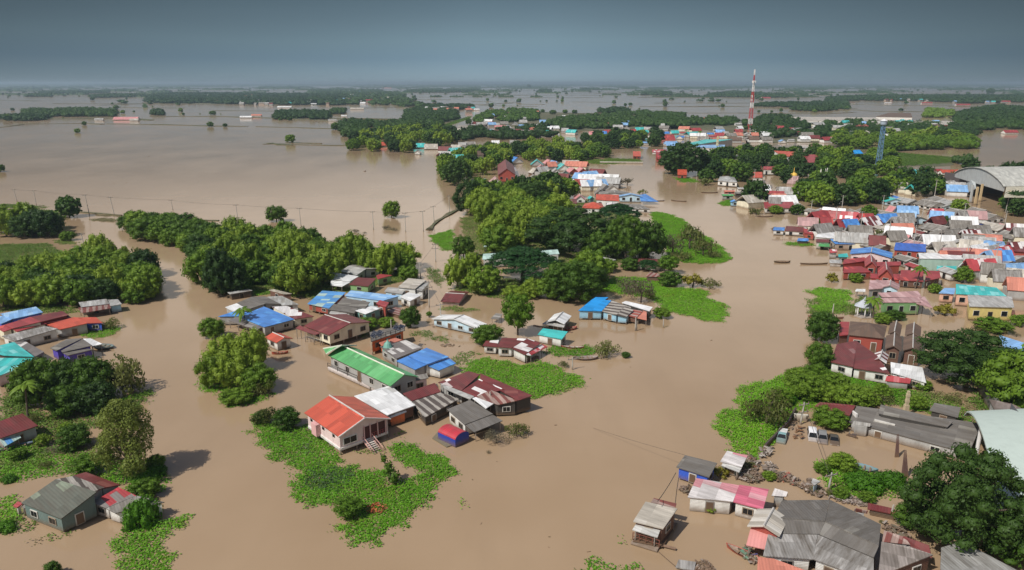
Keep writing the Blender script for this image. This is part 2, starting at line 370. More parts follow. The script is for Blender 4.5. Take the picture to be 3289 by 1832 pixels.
def protos(sp, lod, nvar, big=0):
    key = (sp, lod, big)
    if key not in PROTO:
        form, Rr, H, mat, name, dens = SP[sp]; res = []
        if big: Rr *= 2; H *= 2
        for v in range(nvar):
            leaf, dk = LOD[lod]; leaf *= {'rain': 1.15, 'light': .85, 'grey': .6, 'airy': .75}.get(sp, 1)
            B = blobset(form, Rr, H, sum(map(ord, sp))*7+v, big)
            core = 0 if sp in ('grey', 'airy', 'olive') else .66
            V, Q = leafcloud(B, leaf, dens*dk*.55*(1.3 if not core else 1), v*31+lod, core=core, flat=.5 if form != 'rain' else .35, up=.15 if form != 'rain' else .7)
            me = npmesh(name+'_crown', V, Q, mat)
            # trunk with limbs up into the lobes
            tb = MB(); th = H*.3; rr = Rr*.05+.06; r = random.Random(v)
            lean = Vector((r.uniform(-.3, .3), r.uniform(-.3, .3), 0)); tb.tube((0, 0, -.4), (lean.x, lean.y, th), rr, rr*.7, 7, cap=False)
            for b in sorted(B, key=lambda q: -q[3])[:3 if lod else 7]:
                mid = Vector((lean.x+(b[0]-lean.x)*.5, lean.y+(b[1]-lean.y)*.5, th+(b[2]-th)*.62))
                tb.tube((lean.x, lean.y, th*.85), mid, rr*.5, rr*.34, 5, cap=False); tb.tube(mid, (b[0], b[1], b[2]), rr*.34, rr*.12, 5, cap=False)
            tm = bpy.data.meshes.new('trunk'); tm.from_pydata(tb.v, [], tb.f); tm.materials.append(barkmat())
            res.append((me, tm))
        PROTO[key] = res
    return PROTO[key]
def plant(sp, loc, width=None, hscale=1.0, label=None, group=None, lm=None, rz=None):
    form, Rr, H, mat, name, dens = SP[sp]
    d = Vector(loc).length; lod = 0 if d < 175 else 1 if d < 330 else 2 if d < 800 else 3
    s = (width/(2*Rr)) if width else rnd.uniform(.8, 1.15); big = int(s > 1.45 and form == 'mango')
    me, tm = rnd.choice(protos(sp, lod, 2 if big else 4 if lod < 2 else 3, big))
    if big: s /= 2; Rr *= 2
    root = empty(name, loc); root.rotation_euler.z = rnd.uniform(0, 6.28) if rz is None else rz
    root.scale = (s, s*rnd.uniform(.9, 1.1), s*hscale*rnd.uniform(.94, 1.06) if not width or width < 2.6*Rr else s*hscale)
    for nm, m in (('crown', me), ('trunk', tm)):
        if nm == 'trunk' and d > 650: continue
        c = bpy.data.objects.new(nm, m); C.objects.link(c); c.parent = root
    tag(root, label or name, {'bamboo_clump': 'bamboo'}.get(name, 'tree' if 'tree' in name else 'shrub'), group, lm=lm)
    return root
PLACED = []
HP = []
def hides(x, y, wd, ht, k=.42):
    """whether a tree here would stand right in front of one of the farther houses"""
    if not HP: HP.extend(p for o, p in THINGS if o.get('category') in ('house', 'temple', 'hall', 'pavilion', 'warehouse', 'shrine', 'market', 'chapel') and p[1] < 680)
    px, py = pix((x, y, 0)); s = ppm((x, y, 0)); w_, h_ = wd*s*k, ht*s*.85
    return any(abs(px-q[0]) < w_+3 and -2 < py-q[1] < h_ for q in HP)
def T(t, x, y, wpx, sp, label=None, hs=1.0, lm=None, group=None):
    """a tree whose foot is seen at x, y and whose crown is wpx wide in that survey tile"""
    p = P(t, x, y); wd = wpx/TILES[t][2]/ppm(p); PLACED.append((p.x, p.y, wd/2))
    return plant(sp, p, wd, hs, label, group, lm)
def fill(poly, mixd, spacing, smin, smax, label, group, t='S', hs=1.0, seed=1, cap=999):
    pts = [P(t, x, y) for x, y in poly]; xy = [(p.x, p.y) for p in pts]
    x0, x1 = min(p[0] for p in xy), max(p[0] for p in xy); y0, y1 = min(p[1] for p in xy), max(p[1] for p in xy)
    r = random.Random(seed); got = []; tries = 0; names = [k for k, v in mixd.items() for _ in range(v)]
    while tries < 6000 and len(got) < cap:
        tries += 1; x, y = r.uniform(x0, x1), r.uniform(y0, y1)
        if not inpoly(x, y, xy): continue
        if any((x-a)**2+(y-b)**2 < spacing**2 for a, b in got): continue
        if any((x-a)**2+(y-b)**2 < (q*.8)**2 for a, b, q in PLACED): continue
        sp = r.choice(names); s = r.uniform(smin, smax)
        if y > 330 and hides(x, y, s, SP[sp][2]*s/(2*SP[sp][1])*hs*.9): continue
        got.append((x, y))
        adj = {'mango': 'dense dark green tree', 'deep': 'deep green bushy tree', 'leafy': 'mid green leafy tree', 'light': 'light green feathery bamboo', 'olive': 'olive green scrub', 'grey': 'dry greyish shrub', 'airy': 'loose airy tree', 'ball': 'round bright tree', 'hump': 'vine covered hump', 'rain': 'flat topped rain tree', 'gold': 'yellow green shrub'}[sp]
        plant(sp, (x, y, 0), s, hs*r.uniform(.85, 1.2), f'{adj} {label}', f'{adj.split()[-1]}s {group}')
    return len(got)

# ------------------------------------------------------------------ floating plants, grass, dikes
def matty(name, poly, t, label, leaf=.30, dens=1.0, h=.32, mat=None, cat='water plants', kind='stuff', breakup=.55, base=True, seed=3):
    pts = [P(t, x, y) for x, y in poly]; xy = [(p.x, p.y) for p in pts]
    x0, x1 = min(p[0] for p in xy), max(p[0] for p in xy); y0, y1 = min(p[1] for p in xy), max(p[1] for p in xy)
    rg = np.random.default_rng(seed); dist = math.hypot((x0+x1)/2, (y0+y1)/2)
    leaf = max(leaf, dist/420*leaf/.30*.30)
    n = int(min(260000, (x1-x0)*(y1-y0)*2.6*dens/(leaf*leaf)))
    X = rg.uniform(x0-1, x1+1, n); Y = rg.uniform(y0-1, y1+1, n)
    # ragged edge: test a wobbled position
    wob = .55 if dist < 400 else 1.6
    WX = X+wob*np.sin(X*.9+Y*.7+seed)+wob*.6*np.sin(Y*2.3+X*1.1); WY = Y+wob*np.cos(X*1.1-Y*.6)+wob*.6*np.sin(X*2.1-Y*1.7)
    WX += rg.normal(size=n)*(.4 if dist < 400 else 1.2); WY += rg.normal(size=n)*(.4 if dist < 400 else 1.2)
    k = inpoly_np(WX, WY, xy)
    thick = .5+.5*np.sin(X*.31+1.7*np.sin(Y*.23))*np.cos(Y*.37+seed)
    k &= rg.random(n) < (breakup+(1-breakup)*thick); X, Y, thick = X[k], Y[k], thick[k]; n = len(X)
    if n < 4: return
    Z = .04+h*(.25+.75*thick)*rg.random(n)
    nn = np.stack([rg.normal(size=n)*.42, rg.normal(size=n)*.42, np.ones(n)], 1); nn /= np.linalg.norm(nn, axis=1)[:, None]
    a = np.cross(nn, rg.normal(size=(n, 3))); a /= np.linalg.norm(a, axis=1)[:, None]; b = np.cross(nn, a)
    s = (leaf*(.6+.8*rg.random(n)))[:, None]; c = np.stack([X, Y, Z], 1); o = np.array([(x0+x1)/2, (y0+y1)/2, 0])
    c = c-o
    V = np.stack([c-a*s*.7, c-b*s*.5, c+a*s*.7, c+b*s*.5], 1).reshape(-1, 3); Q = np.arange(n*4).reshape(-1, 4)
    me = npmesh(name, V, Q, mat or HY); ob = bpy.data.objects.new(name, me); C.objects.link(ob); ob.location = tuple(o)
    tag(ob, label, cat, kind=kind); return ob
HY0 = leafmat('hyacinth_leaves', (.085, .24, .010), (.18, .40, .022), .3)
HY = HY0
t_ = HY.node_tree; bs_ = t_.nodes['Principled BSDF']; src_ = bs_.inputs['Base Color'].links[0].from_socket
dry = mixrgb(t_, maprange(t_, noise_(t_, geo(t_), .21, 5, .7), .56, .72, 0, .75), src_, (.20, .21, .035)); t_.links.new(dry, bs_.inputs['Base Color'])
GR = leafmat('flooded_grass_blades', (.075, .15, .018), (.15, .23, .038), .2)
RE = leafmat('reed_blades', (.050, .100, .030), (.095, .150, .050), .2)
DRY = leafmat('dry_marsh_grass', (.13, .12, .05), (.21, .19, .085), .1)
def landmat():
    if 'land' in MATS: return MATS['land']
    m, t, b = newmat('muddy_grass_land'); g = geo(t); n = noise_(t, g, .02, 5, .65); n2 = noise_(t, g, .3, 4)
    c = mixrgb(t, maprange(t, n, .4, .6, 0, 1), (.045, .065, .022), (.10, .095, .05)); c = mixrgb(t, maprange(t, n2, .45, .7, 0, .7), c, (.17, .13, .085))
    t.links.new(c, b.inputs['Base Color']); b.inputs['Roughness'].default_value = .95; MATS['land'] = m; return m
def land(name, poly, t, label, z=.25):
    mb = MB(); pts = [P(t, x, y) for x, y in poly]
    # uneven outline
    out_ = []
    for i, p in enumerate(pts):
        q = pts[(i+1) % len(pts)]; m_ = max(1, min(14, int((q-p).length/12)))
        for j in range(m_):
            s = p.lerp(q, j/m_); k = min(4, (q-p).length*.04)
            out_.append(Vector((s.x+rnd.uniform(-k, k), s.y+rnd.uniform(-k, k), z)))
    mb.prism(out_, [Vector((p.x, p.y, -.3)) for p in out_]); o = mb.build(name, landmat()); o['kind'] = 'structure'; o['label'] = label
def dike(t, pts, wd, label='low earth dike between flooded fields', z=.5):
    mb = MB(); P_ = [P(t, x, y) for x, y in pts]; pp = []
    for i in range(len(P_)-1):
        m_ = max(2, int((P_[i+1]-P_[i]).length/25)); pp += [P_[i].lerp(P_[i+1], j/m_) for j in range(m_)]
    pp.append(P_[-1]); Lf, Rt = [], []
    for i, p in enumerate(pp):
        d = (pp[min(i+1, len(pp)-1)]-pp[max(i-1, 0)]).normalized(); n = Vector((-d.y, d.x, 0))
        wj = wd*rnd.uniform(.25, 1.0)
        Lf.append(p+n*wj/2+Vector((0, 0, z*rnd.uniform(.4, 1.2)))); Rt.append(p-n*wj/2+Vector((0, 0, z*rnd.uniform(.4, 1.2))))
    for i in range(len(pp)-1):
        a = [Lf[i], Rt[i], Rt[i+1], Lf[i+1]]; b = [Vector((v.x, v.y, -.3)) for v in a]; mb.prism(a, b)
    o = mb.build('field_dike', landmat()); o['kind'] = 'structure'; o['label'] = label
def farwood(name, poly, t, label, spacing=9, size=(7, 12), h=(6, 11), sp='deep', seed=5, leafk=1.0, maxn=2600, groups=0):
    """a distant wood that reads as one mass: many small crowns in one mesh"""
    pts = [P(t, x, y) for x, y in poly]; xy = [(p.x, p.y) for p in pts]
    x0, x1 = min(p[0] for p in xy), max(p[0] for p in xy); y0, y1 = min(p[1] for p in xy), max(p[1] for p in xy)
    rg = random.Random(seed); B = []; area = (x1-x0)*(y1-y0); n = int(min(maxn*3, area/(spacing**2)*1.3))
    for i in range(n):
        x, y = rg.uniform(x0, x1), rg.uniform(y0, y1)
        if not inpoly(x, y, xy): continue
        if groups and noise.noise(Vector((x/groups, y/groups*.5, seed))) < .05: continue
        r = rg.uniform(*size)/2; hh = rg.uniform(*h)
        if y < 2300 and hides(x, y, 2*r, hh, .5): continue
        if noise.noise(Vector((x/45, y/90, seed))) < -.28: continue
        B.append((x, y, hh*.5, r, r, hh*.52))
        if len(B) >= maxn: break
    if not B: return
    dist = math.hypot((x0+x1)/2, (y0+y1)/2); leaf = max(1.6, dist/700)*leafk
    V, Q = leafcloud(B, leaf, .5, seed, core=.85)
    o = np.array([(x0+x1)/2, (y0+y1)/2, 0]); me = npmesh(name, V-o, Q, SP[sp][3]); ob = bpy.data.objects.new(name, me); C.objects.link(ob); ob.location = tuple(o)
    tag(ob, label, 'woodland', kind='stuff')
# ------------------------------------------------------------------ houses
# roof colours
TIN = (.46, .46, .45); WHT = (.78, .79, .80); DK = (.155, .145, .135); GRY = (.25, .235, .215); MAR = (.17, .035, .035); RED = (.33, .05, .055)
ORG = (.50, .088, .05); BLU = (.075, .24, .62); SKY = (.22, .42, .72); TEAL = (.055, .47, .46); GRN = (.10, .36, .13); PNK = (.62, .28, .28); BRN = (.15, .095, .07)
SLM = (.56, .21, .15); BEI = (.48, .44, .38); PGR = (.44, .60, .56); RBL = (.04, .13, .50); CYA = (.02, .28, .70)
RM = {
 'white': roofmat(WHT, TIN, .12, dirt=.12, rough=.35), 'tin': roofmat(TIN, (.30, .28, .26), .25), 'grey': roofmat(GRY, (.33, .32, .30), .25, dirt=.5, rough=.8),
 'dark': roofmat(DK, (.22, .21, .19), .18, dirt=.4, rough=.85), 'maroon': roofmat(MAR, (.22, .07, .06), .15, dirt=.15), 'red': roofmat(RED, (.5, .08, .07), .15, dirt=.12),
 'orange': roofmat(ORG, dirt=.05), 'blue': roofmat(BLU, (.10, .32, .70), .3, dirt=.1), 'sky': roofmat(SKY, (.30, .48, .70), .3, dirt=.12), 'teal': roofmat(TEAL, (.20, .55, .55), .25, dirt=.1),
 'green': roofmat(GRN, (.13, .40, .16), .3, dirt=.1), 'pink': roofmat(PNK, (.55, .20, .22), .2, dirt=.1), 'brown': roofmat(BRN, (.11, .07, .055), .3, dirt=.3, rough=.85), 'salmon': roofmat(SLM, dirt=.06),
 'beige': roofmat(BEI, (.56, .53, .48), .3, dirt=.2), 'royal': roofmat(RBL, dirt=.05), 'cyan': roofmat(CYA, (.05, .38, .72), .12, dirt=.04), 'pgreen': roofmat(PGR, dirt=.05), 
 'mw': roofmat(MAR, (.72, .70, .70), .42, dirt=.12), 'mw2': roofmat((.16, .04, .04), (.72, .70, .70), .12, dirt=.15), 'rw': roofmat((.48, .07, .08), (.75, .70, .70), .3, dirt=.1), 'wr': roofmat((.64, .61, .61), (.50, .22, .25), .30, dirt=.25),
 'stripe': roofmat((.42, .39, .35), (.10, .08, .07), .52, stripe=1.5, dirt=.2), 'rust': roofmat((.36, .25, .22), (.20, .06, .05), .5, stripe=1.3, dirt=.25), 'rustred': roofmat((.35, .08, .06), (.5, .38, .34), .25, stripe=1.7),
 'greenish': roofmat((.105, .115, .095), (.20, .24, .18), .25, dirt=.35, rough=.85), 'bluepatch': roofmat((.10, .32, .68), (.38, .52, .50), .45, dirt=.15), 'greypatch': roofmat((.19, .17, .165), (.62, .60, .58), .33, dirt=.2),
 'redpatch': roofmat((.44, .05, .06), (.20, .18, .17), .45, dirt=.15), 'mwgrey': roofmat((.17, .04, .038), (.45, .42, .41), .22, dirt=.25), 'pinkpatch': roofmat((.54, .13, .20), (.60, .30, .34), .35, dirt=.15), 'lilac': roofmat((.45, .27, .27), (.5, .33, .33), .3, dirt=.12), 'slab': roofmat((.30, .29, .28), (.40, .39, .38), .3, dirt=.55, rough=.8),
}
RCOL = {'white': 'white', 'tin': 'light grey', 'grey': 'grey', 'dark': 'dark grey', 'maroon': 'maroon', 'red': 'red', 'orange': 'orange', 'blue': 'blue', 'sky': 'sky blue', 'teal': 'teal', 'green': 'green', 'pink': 'pink', 'brown': 'brown', 'salmon': 'salmon', 'beige': 'beige', 'royal': 'royal blue', 'cyan': 'bright blue', 'mw': 'maroon and white', 'rw': 'red and white', 'lilac': 'dusky pink', 'stripe': 'striped grey', 'slab': 'stained grey'}
W = {'w': (.72, .72, .69), 'c': (.74, .70, .55), 'g': (.38, .38, .37), 'b': (.30, .55, .72), 't': (.16, .33, .31), 'gt': (.13, .19, .18), 'r': (.35, .07, .05), 'br': (.14, .07, .05), 'dk': (.05, .045, .04), 'pk': (.66, .36, .38), 'lp': (.74, .58, .57), 'o': (.66, .16, .05), 'pu': (.10, .07, .42), 'y': (.66, .54, .20), 'gr': (.20, .38, .16), 'pg': (.42, .58, .50), 'rb': (.03, .10, .55), 'lb': (.50, .68, .80), 'cy': (.10, .55, .72), 'tn': (.38, .30, .24), 'pe': (.78, .48, .36)}
WN = {'w': 'white', 'c': 'cream', 'g': 'grey', 'b': 'blue', 't': 'teal', 'gt': 'grey teal', 'r': 'red', 'br': 'brown', 'dk': 'dark', 'pk': 'pink', 'lp': 'pale pink', 'o': 'orange', 'pu': 'purple', 'y': 'yellow', 'gr': 'green', 'pg': 'pale green', 'rb': 'blue', 'lb': 'pale blue', 'cy': 'turquoise', 'tn': 'tan', 'pe': 'peach'}
CAM2 = Vector((0, 0, CAMH))
def slab(mb, pts, th=.14, uaxis=None):
    """a roof sheet through the corner points, uv in metres: u along the eave, v down the slope"""
    u = (uaxis or (pts[2]-pts[1])).normalized(); nrm = Vector((0, 0, 0)); n = len(pts)
    for i in range(n):
        a, b = pts[i], pts[(i+1) % n]; nrm += Vector(((a.y-b.y)*(a.z+b.z), (a.z-b.z)*(a.x+b.x), (a.x-b.x)*(a.y+b.y)))
    nrm.normalize()
    if nrm.z < 0: nrm = -nrm
    v = u.cross(nrm).normalized()
    uvs = [((p-pts[0]).dot(u)+200, (p-pts[0]).dot(v)+200) for p in pts]
    mb.prism(list(pts), [p-nrm*th for p in pts], 0, uvs)
def inset(pts, d):
    c = sum(pts, Vector())/len(pts); res = []
    for p in pts:
        q = Vector((p.x-c.x, p.y-c.y, 0)); l = q.length; k = max(.25, (l-d*1.35)/l) if l > 0 else 1
        res.append(Vector((c.x+q.x*k, c.y+q.y*k, p.z)))
    return res
class House:
    def __init__(s, name, loc): s.root = empty(name, loc); s.loc = Vector(loc); s.dist = (s.loc-CAM2).length; s.faces = []; s.n = 0
    def face(s, a, b, zb, zt, wc):
        s.faces.append((a, b, zb, zt, wc))
    def part(s, name, mb, mat):
        mb2 = mb; o = mb2.build(name, mat); o.parent = s.root; o.location = (0, 0, 0); return o
    def mb(s): return MB(s.loc)
    def sheet(s, pts, mat, th=.14, uaxis=None, name='roof'):
        mb = s.mb(); slab(mb, pts, th, uaxis); return s.part(name, mb, RM[mat] if isinstance(mat, str) else mat)
    def walls(s, pts, zb, wc, eps=.2, ov=.3):
        """walls under a roof sheet; pts carry the sheet's own heights"""
        q = inset(pts, ov); mb = s.mb(); z = [min(p.z for p in pts)*.0+a.z-eps for a in pts]
        top = [Vector((a.x, a.y, zz)) for a, zz in zip(q, z)]; bot = [Vector((a.x, a.y, zb)) for a in q]
        mb.prism(top, bot); s.part('wall', mb, paint(W[wc], planks=s.dist < 260))
        for i in range(len(q)):
            j = (i+1) % len(q); s.face(bot[i], bot[j], zb, min(z[i], z[j]), wc)
        if zb > .35 and s.dist < 330: s.posts(bot, zb)
    def posts(s, pts, zt, r=.09, zts=None, step=3.2, name='post'):
        n = len(pts); done = []
        for i in range(n):
            a, b = pts[i], pts[(i+1) % n]; L_ = (b-a).length; k = max(1, round(L_/step))
            for j in range(k):
                p = a.lerp(b, j/k); zz = p.z if zts is None else zts[i]*(1-j/k)+zts[(i+1) % n]*j/k
                zz = max(zz, zt) if zts is not None else zt
                mb = s.mb(); mb.box((p.x, p.y, (zz-1)/2+.0), (2*r, 2*r, zz+1)); s.part(name, mb, paint((.30, .27, .24), dirt=.4))
    def windows(s, every=2.7, maxn=5, door=True):
        fs = []
        for a, b, zb, zt, wc in s.faces:
            d = Vector((b.x-a.x, b.y-a.y, 0)); Lw = d.length
            if Lw < 2.2 or zt-zb < 1.3: continue
            nn = Vector((d.y, -d.x, 0)).normalized(); mid = (a+b)/2; c = s.centroid
            if nn.dot(mid-c) < 0: nn = -nn
            to = Vector((CAM2.x-mid.x, CAM2.y-mid.y, 0)).normalized()
            if nn.dot(to) < .12: continue
            fs.append((Lw*nn.dot(to), a, b, zb, zt, wc, nn, Lw))
        fs.sort(key=lambda q: -q[0]); first = True; s.n = int(s.loc.x) % 3
        for _, a, b, zb, zt, wc, nn, Lw in fs[:4]:
            k = min(maxn, max(1, int(Lw/every))); u = (b-a); u.z = 0; u.normalize(); ang = math.atan2(u.y, u.x); hh = zt-zb
            rows = 2 if hh > 4.6 else 1
            for row in range(rows):
                z0 = zb+hh*(row+.5)/rows; wh = min(1.15, hh/rows*.42)
                for i in range(k):
                    p = a+u*Lw*(i+.5)/k; ww = min(1.25, Lw/k*.5)
                    isdoor = door and first and row == 0 and i == k//2
                    zc = z0+.12; h_ = wh
                    if isdoor: h_ = min(2.0, hh/rows*.8); zc = zb+h_/2+.06; ww = .95
                    fm = ((.55, .54, .50) if wc not in ('w', 'c', 'lp') else (.22, .20, .18)) if s.n % 3 else (.30, .24, .18)
                    M = Matrix.Rotation(ang, 4, 'Z'); c0 = Vector((p.x, p.y, zc))+nn*.05
                    if s.dist < 200:
                        mb = s.mb(); mb.box(c0, (ww+.18, .1, h_+.18), M=M); f = s.part('door' if isdoor else 'window', mb, paint(fm))
                        g_ = MB(s.loc)
                        if isdoor: g_.box(c0+nn*.045, (ww-.05, .05, h_-.05), M=M); g = g_.build('door_panel', paint((.13, .08, .05)))
                        else:
                            for q in (-1, 1): g_.box(c0+nn*.045+u*q*ww*.25, (ww*.44, .05, h_*.94), M=M)
                            g = g_.build('pane', glassmat())
                        g.parent = f; g.location = (0, 0, 0)
                    else:
                        mb = s.mb(); mb.box(c0, (ww+.16, .1, h_+.14), M=M, mi=0); mb.box(c0+nn*.04, (ww, .06, h_), M=M, mi=1)
                        s.part('door' if isdoor else 'window', mb, [paint(fm), glassmat()])
                    s.n += 1
                first = False
ZK = .72
def house(t, label, parts, lm=None, cat='house', name='house', zb=.6, wall='w', group=None, win=True, every=2.7, zk=None):
    """parts: ('Q', 4 corners seen in the tile, heights, roof colour, wall, floor height) one sheet of roof with the walls beneath it;
    ('G', ridge end, ridge end, a point of one eave, ridge height, eave height, colour, wall, floor, overhang) a gable; ('O', ...) an open sheet on posts"""
    zk = zk or ZK; zz_ = lambda v: [q*zk for q in v] if isinstance(v, (list, tuple)) else v*zk
    parts = [((q[0], q[1], zz_(q[2]), *q[3:]) if q[0] in 'QO' else (*q[:4], q[4]*zk, q[5]*zk, *q[6:]) if q[0] == 'G' else (q[0], q[1], q[2]*zk, q[3]*zk, *q[4:])) for q in parts]
    allp = []
    for q in parts:
        if q[0] in 'QO': allp += [P(t, x, y, z) for (x, y), z in zip(q[1], q[2] if isinstance(q[2], (list, tuple)) else [q[2]]*len(q[1]))]
        elif q[0] == 'G': allp += [P(t, *q[1], q[4]), P(t, *q[2], q[4])]
        elif q[0] == 'Y': allp += [P(t, x, y, q[2]) for x, y in q[1]]
    c = sum(allp, Vector())/len(allp); h = House(name, (c.x, c.y, 0)); h.centroid = Vector((c.x, c.y, 0))
    for q in parts:
        if q[0] in 'QO':
            zs = q[2] if isinstance(q[2], (list, tuple)) else [q[2]]*len(q[1])
            pts = [P(t, x, y, z) for (x, y), z in zip(q[1], zs)]; rc = q[3]; wc = q[4] if len(q) > 4 else wall; fb = q[5] if len(q) > 5 else zb
            # keep the sheet flat: fit the last corner into the plane of the other three
            if len(pts) == 4:
                a, b, d = pts[0], pts[1], pts[2]; nn = (b-a).cross(d-b)
                if abs(nn.z) > 1e-4:
                    p = pts[3]; zz = a.z-(nn.x*(p.x-a.x)+nn.y*(p.y-a.y))/nn.z
                    if abs(zz-p.z) < 1.3: p.z = (zz+p.z)/2
            h.sheet(pts, rc, name='roof' if q[0] == 'Q' else 'awning')
            if q[0] == 'Q' and wc: h.centroid = sum(pts, Vector())/4; h.walls(pts, fb, wc)
            elif q[0] == 'O' and h.dist < 330: h.posts([v for v in inset(pts, .3)], 0, r=.06, zts=[p_.z-.12 for p_ in pts], step=4)
        elif q[0] == 'G':
            _, a, b, e, zr, ze, rc, wc, fb = q[:9]; ext = q[9] if len(q) > 9 else .0
            A, B_, E = P(t, *a, zr), P(t, *b, zr), P(t, *e, ze)
            gable(h, A, B_, E, zr, ze, rc, wc, fb, ext)
        elif q[0] == 'Y':
            _, cs, ze, zr, rc, wc, fb = q; pts = [P(t, x, y, ze) for x, y in cs]; ap = sum(pts, Vector())/4; ap.z = zr
            for i in range(4):
                a, b = pts[i], pts[(i+1) % 4]; mb = h.mb(); slab(mb, [a, ap, b], .14, (b-a)); h.part('roof', mb, RM[rc])
            h.centroid = sum(pts, Vector())/4; h.walls(pts, fb, wc)
    h.centroid = Vector((c.x, c.y, 0))
    if win: h.windows(every)
    tag(h.root, label, cat, group, lm=lm, at=Vector((c.x, c.y, 2.5))); return h
def gable(h, A, B_, E, zr, ze, rc, wc, fb, ext=0.0, ov=.4):
    d = (B_-A); d.z = 0; Lr = d.length; u = d.normalized(); n = Vector((-u.y, u.x, 0)); w_ = (E-A).dot(n)
    if w_ < 0: n = -n; w_ = -w_
    w_ = max(w_, .8)
    cor = lambda p, s, k: Vector((p.x, p.y, 0))+n*w_*s+u*k
    A0, B0 = Vector((A.x, A.y, zr)), Vector((B_.x, B_.y, zr))
    eA, eB = -ext, ext
    def at(p, z): return Vector((p.x, p.y, z))
    L1, L2 = at(cor(A, 1, eA), ze), at(cor(B_, 1, eB), ze); R1, R2 = at(cor(A, -1, eA), ze), at(cor(B_, -1, eB), ze)
    h.sheet([L1, A0, B0, L2], rc); h.sheet([R2, B0, A0, R1], rc)
    if ext > 0:
        for a, ap, b in ((R1, A0, L1), (L2, B0, R2)):
            mb = h.mb(); slab(mb, [a, ap, b], .14, (b-a)); h.part('roof', mb, RM[rc] if isinstance(rc, str) else rc)
    # ridge cap
    mb = h.mb(); mb.tube(A0+Vector((0, 0, .05)), B0+Vector((0, 0, .05)), .13, n=5); h.part('ridge_cap', mb, paint((.5, .48, .46)) if h.dist < 400 else RM[rc])
    if wc:
        k = ov; sl = (zr-ze)/w_; wi = w_-k; zt = ze+sl*k-.16
        p = [Vector((A.x, A.y, 0))+n*wi+u*(k+eA), Vector((B_.x, B_.y, 0))+n*wi-u*(k-eB), Vector((B_.x, B_.y, 0))-n*wi-u*(k-eB), Vector((A.x, A.y, 0))-n*wi+u*(k+eA)]
        mb = h.mb(); zb = fb
        vs = [at(q, zb) for q in p]+[at(q, zt) for q in p]
        if ext > 0: mb.prism(vs[4:], vs[:4])
        else:
            g1 = at((p[0]+p[3])/2, zr-.22); g2 = at((p[1]+p[2])/2, zr-.22)
            mb.add(vs+[g1, g2], [(0, 1, 5, 4), (2, 3, 7, 6), (1, 2, 6, 9, 5), (3, 0, 4, 8, 7), (3, 2, 1, 0), (4, 5, 9, 8), (8, 9, 6, 7)])
        h.part('wall', mb, paint(W[wc], planks=h.dist < 260))
        h.centroid = sum(p, Vector())/4
        for i in range(4): h.face(at(p[i], zb), at(p[(i+1) % 4], zb), zb, zt, wc)
        if zb > .35 and h.dist < 330: h.posts([at(q, zb) for q in p], zb)
def gq(A, B_, W_, ze, zr):
    pass
SMALL = 0
def hs(t, x, y, wpx, ang, rc, wc='w', zone='', kind='G', Lk=1.25, z=3.4, zb=.2, label=None, lm=None, name='house', rise=.17, group=None):
    """a smaller house: roof centre seen at x, y; wpx is the width of its gable in the tile; ang the ridge's direction in degrees"""
    c = P(t, x, y, z); wd = wpx/TILES[t][2]/ppm(c); a = R(ang); u = Vector((math.cos(a), math.sin(a), 0)); n = Vector((-u.y, u.x, 0)); Ln = wd*Lk
    z *= .74; ze = z-wd*rise/2; zr = z+wd*rise/2
    h = House(name, (c.x, c.y, 0)); h.centroid = Vector((c.x, c.y, 0)); A = c-u*Ln/2; B_ = c+u*Ln/2
    if kind in 'GH': gable(h, A, B_, A+n*wd/2, zr, ze, rc, wc, zb, ext=wd*.35 if kind == 'H' else 0)
    else:
        pts = [c-u*Ln/2-n*wd/2, c-u*Ln/2+n*wd/2, c+u*Ln/2+n*wd/2, c+u*Ln/2-n*wd/2]
        for i, q in enumerate(pts): q.z = z+(.12*wd if i in (1, 2) else 0)
        h.sheet(pts, rc); h.walls(pts, zb, wc)
    if h.dist < 560: h.windows(2.6, 3, door=h.dist < 330)
    lab = label or f'{RCOL.get(rc, rc)} roofed {WN[wc]} house {zone}'
    tag(h.root, lab, 'house', group or ('houses '+zone), lm=lm, at=c); return h
# ------------------------------------------------------------------ the houses one by one
def Q(pts, z, rc, *r): return ('Q', pts, z, rc, *r)
def G(a, b, e, zr, ze, rc, wc='w', fb=.6, ext=0.0): return ('G', a, b, e, zr, ze, rc, wc, fb, ext)
def O(pts, z, rc): return ('O', pts, z, rc)
# -- the village point in the middle foreground
ph = house('18', 'pink stilt house with an orange gabled roof and front stairs', [G((478, 366), (823, 582), (222, 527), 5.0, 3.35, 'orange', 'lp', .9)], lm='orange roofed pink house', win=False, zk=1)
house('18', 'wide white sheet roof house behind the orange roofed pink house', [Q([(1045, 556), (720, 370), (1070, 266), (1315, 460)], [3.5, 3.9, 3.9, 3.5], 'white', 'br', .5), Q([(1060, 590), (1050, 562), (1225, 512), (1232, 530)], [2.5, 2.9, 2.9, 2.5], 'white', 'o', .3)], lm='wide white roof')
house('17', 'long hall with a green hipped roof, white ridges and railed gallery', [G((1873, 112), (2640, 468), (1690, 222), 5.4, 3.9, 'green', 'g', .8, .0)], lm='green roofed hall', cat='hall', name='village_hall', zb=.5, zk=.85)
house('18', 'pale pink block with flat grey roof at the green hall end', [Q([(1135, 262), (1120, 208), (1425, 150), (1445, 195)], [3.4, 3.7, 3.7, 3.4], 'grey', 'lp', 0)])
house('18', 'house with maroon upper roof and white striped sheet lean-to', [Q([(1285, 417), (1195, 345), (1505, 243), (1562, 328)], [3.4, 4.1, 4.1, 3.4], 'maroon', 'g', .3), Q([(1405, 580), (1285, 424), (1562, 336), (1740, 400)], [2.5, 3.3, 3.3, 2.8], 'stripe', 'dk', .2)])
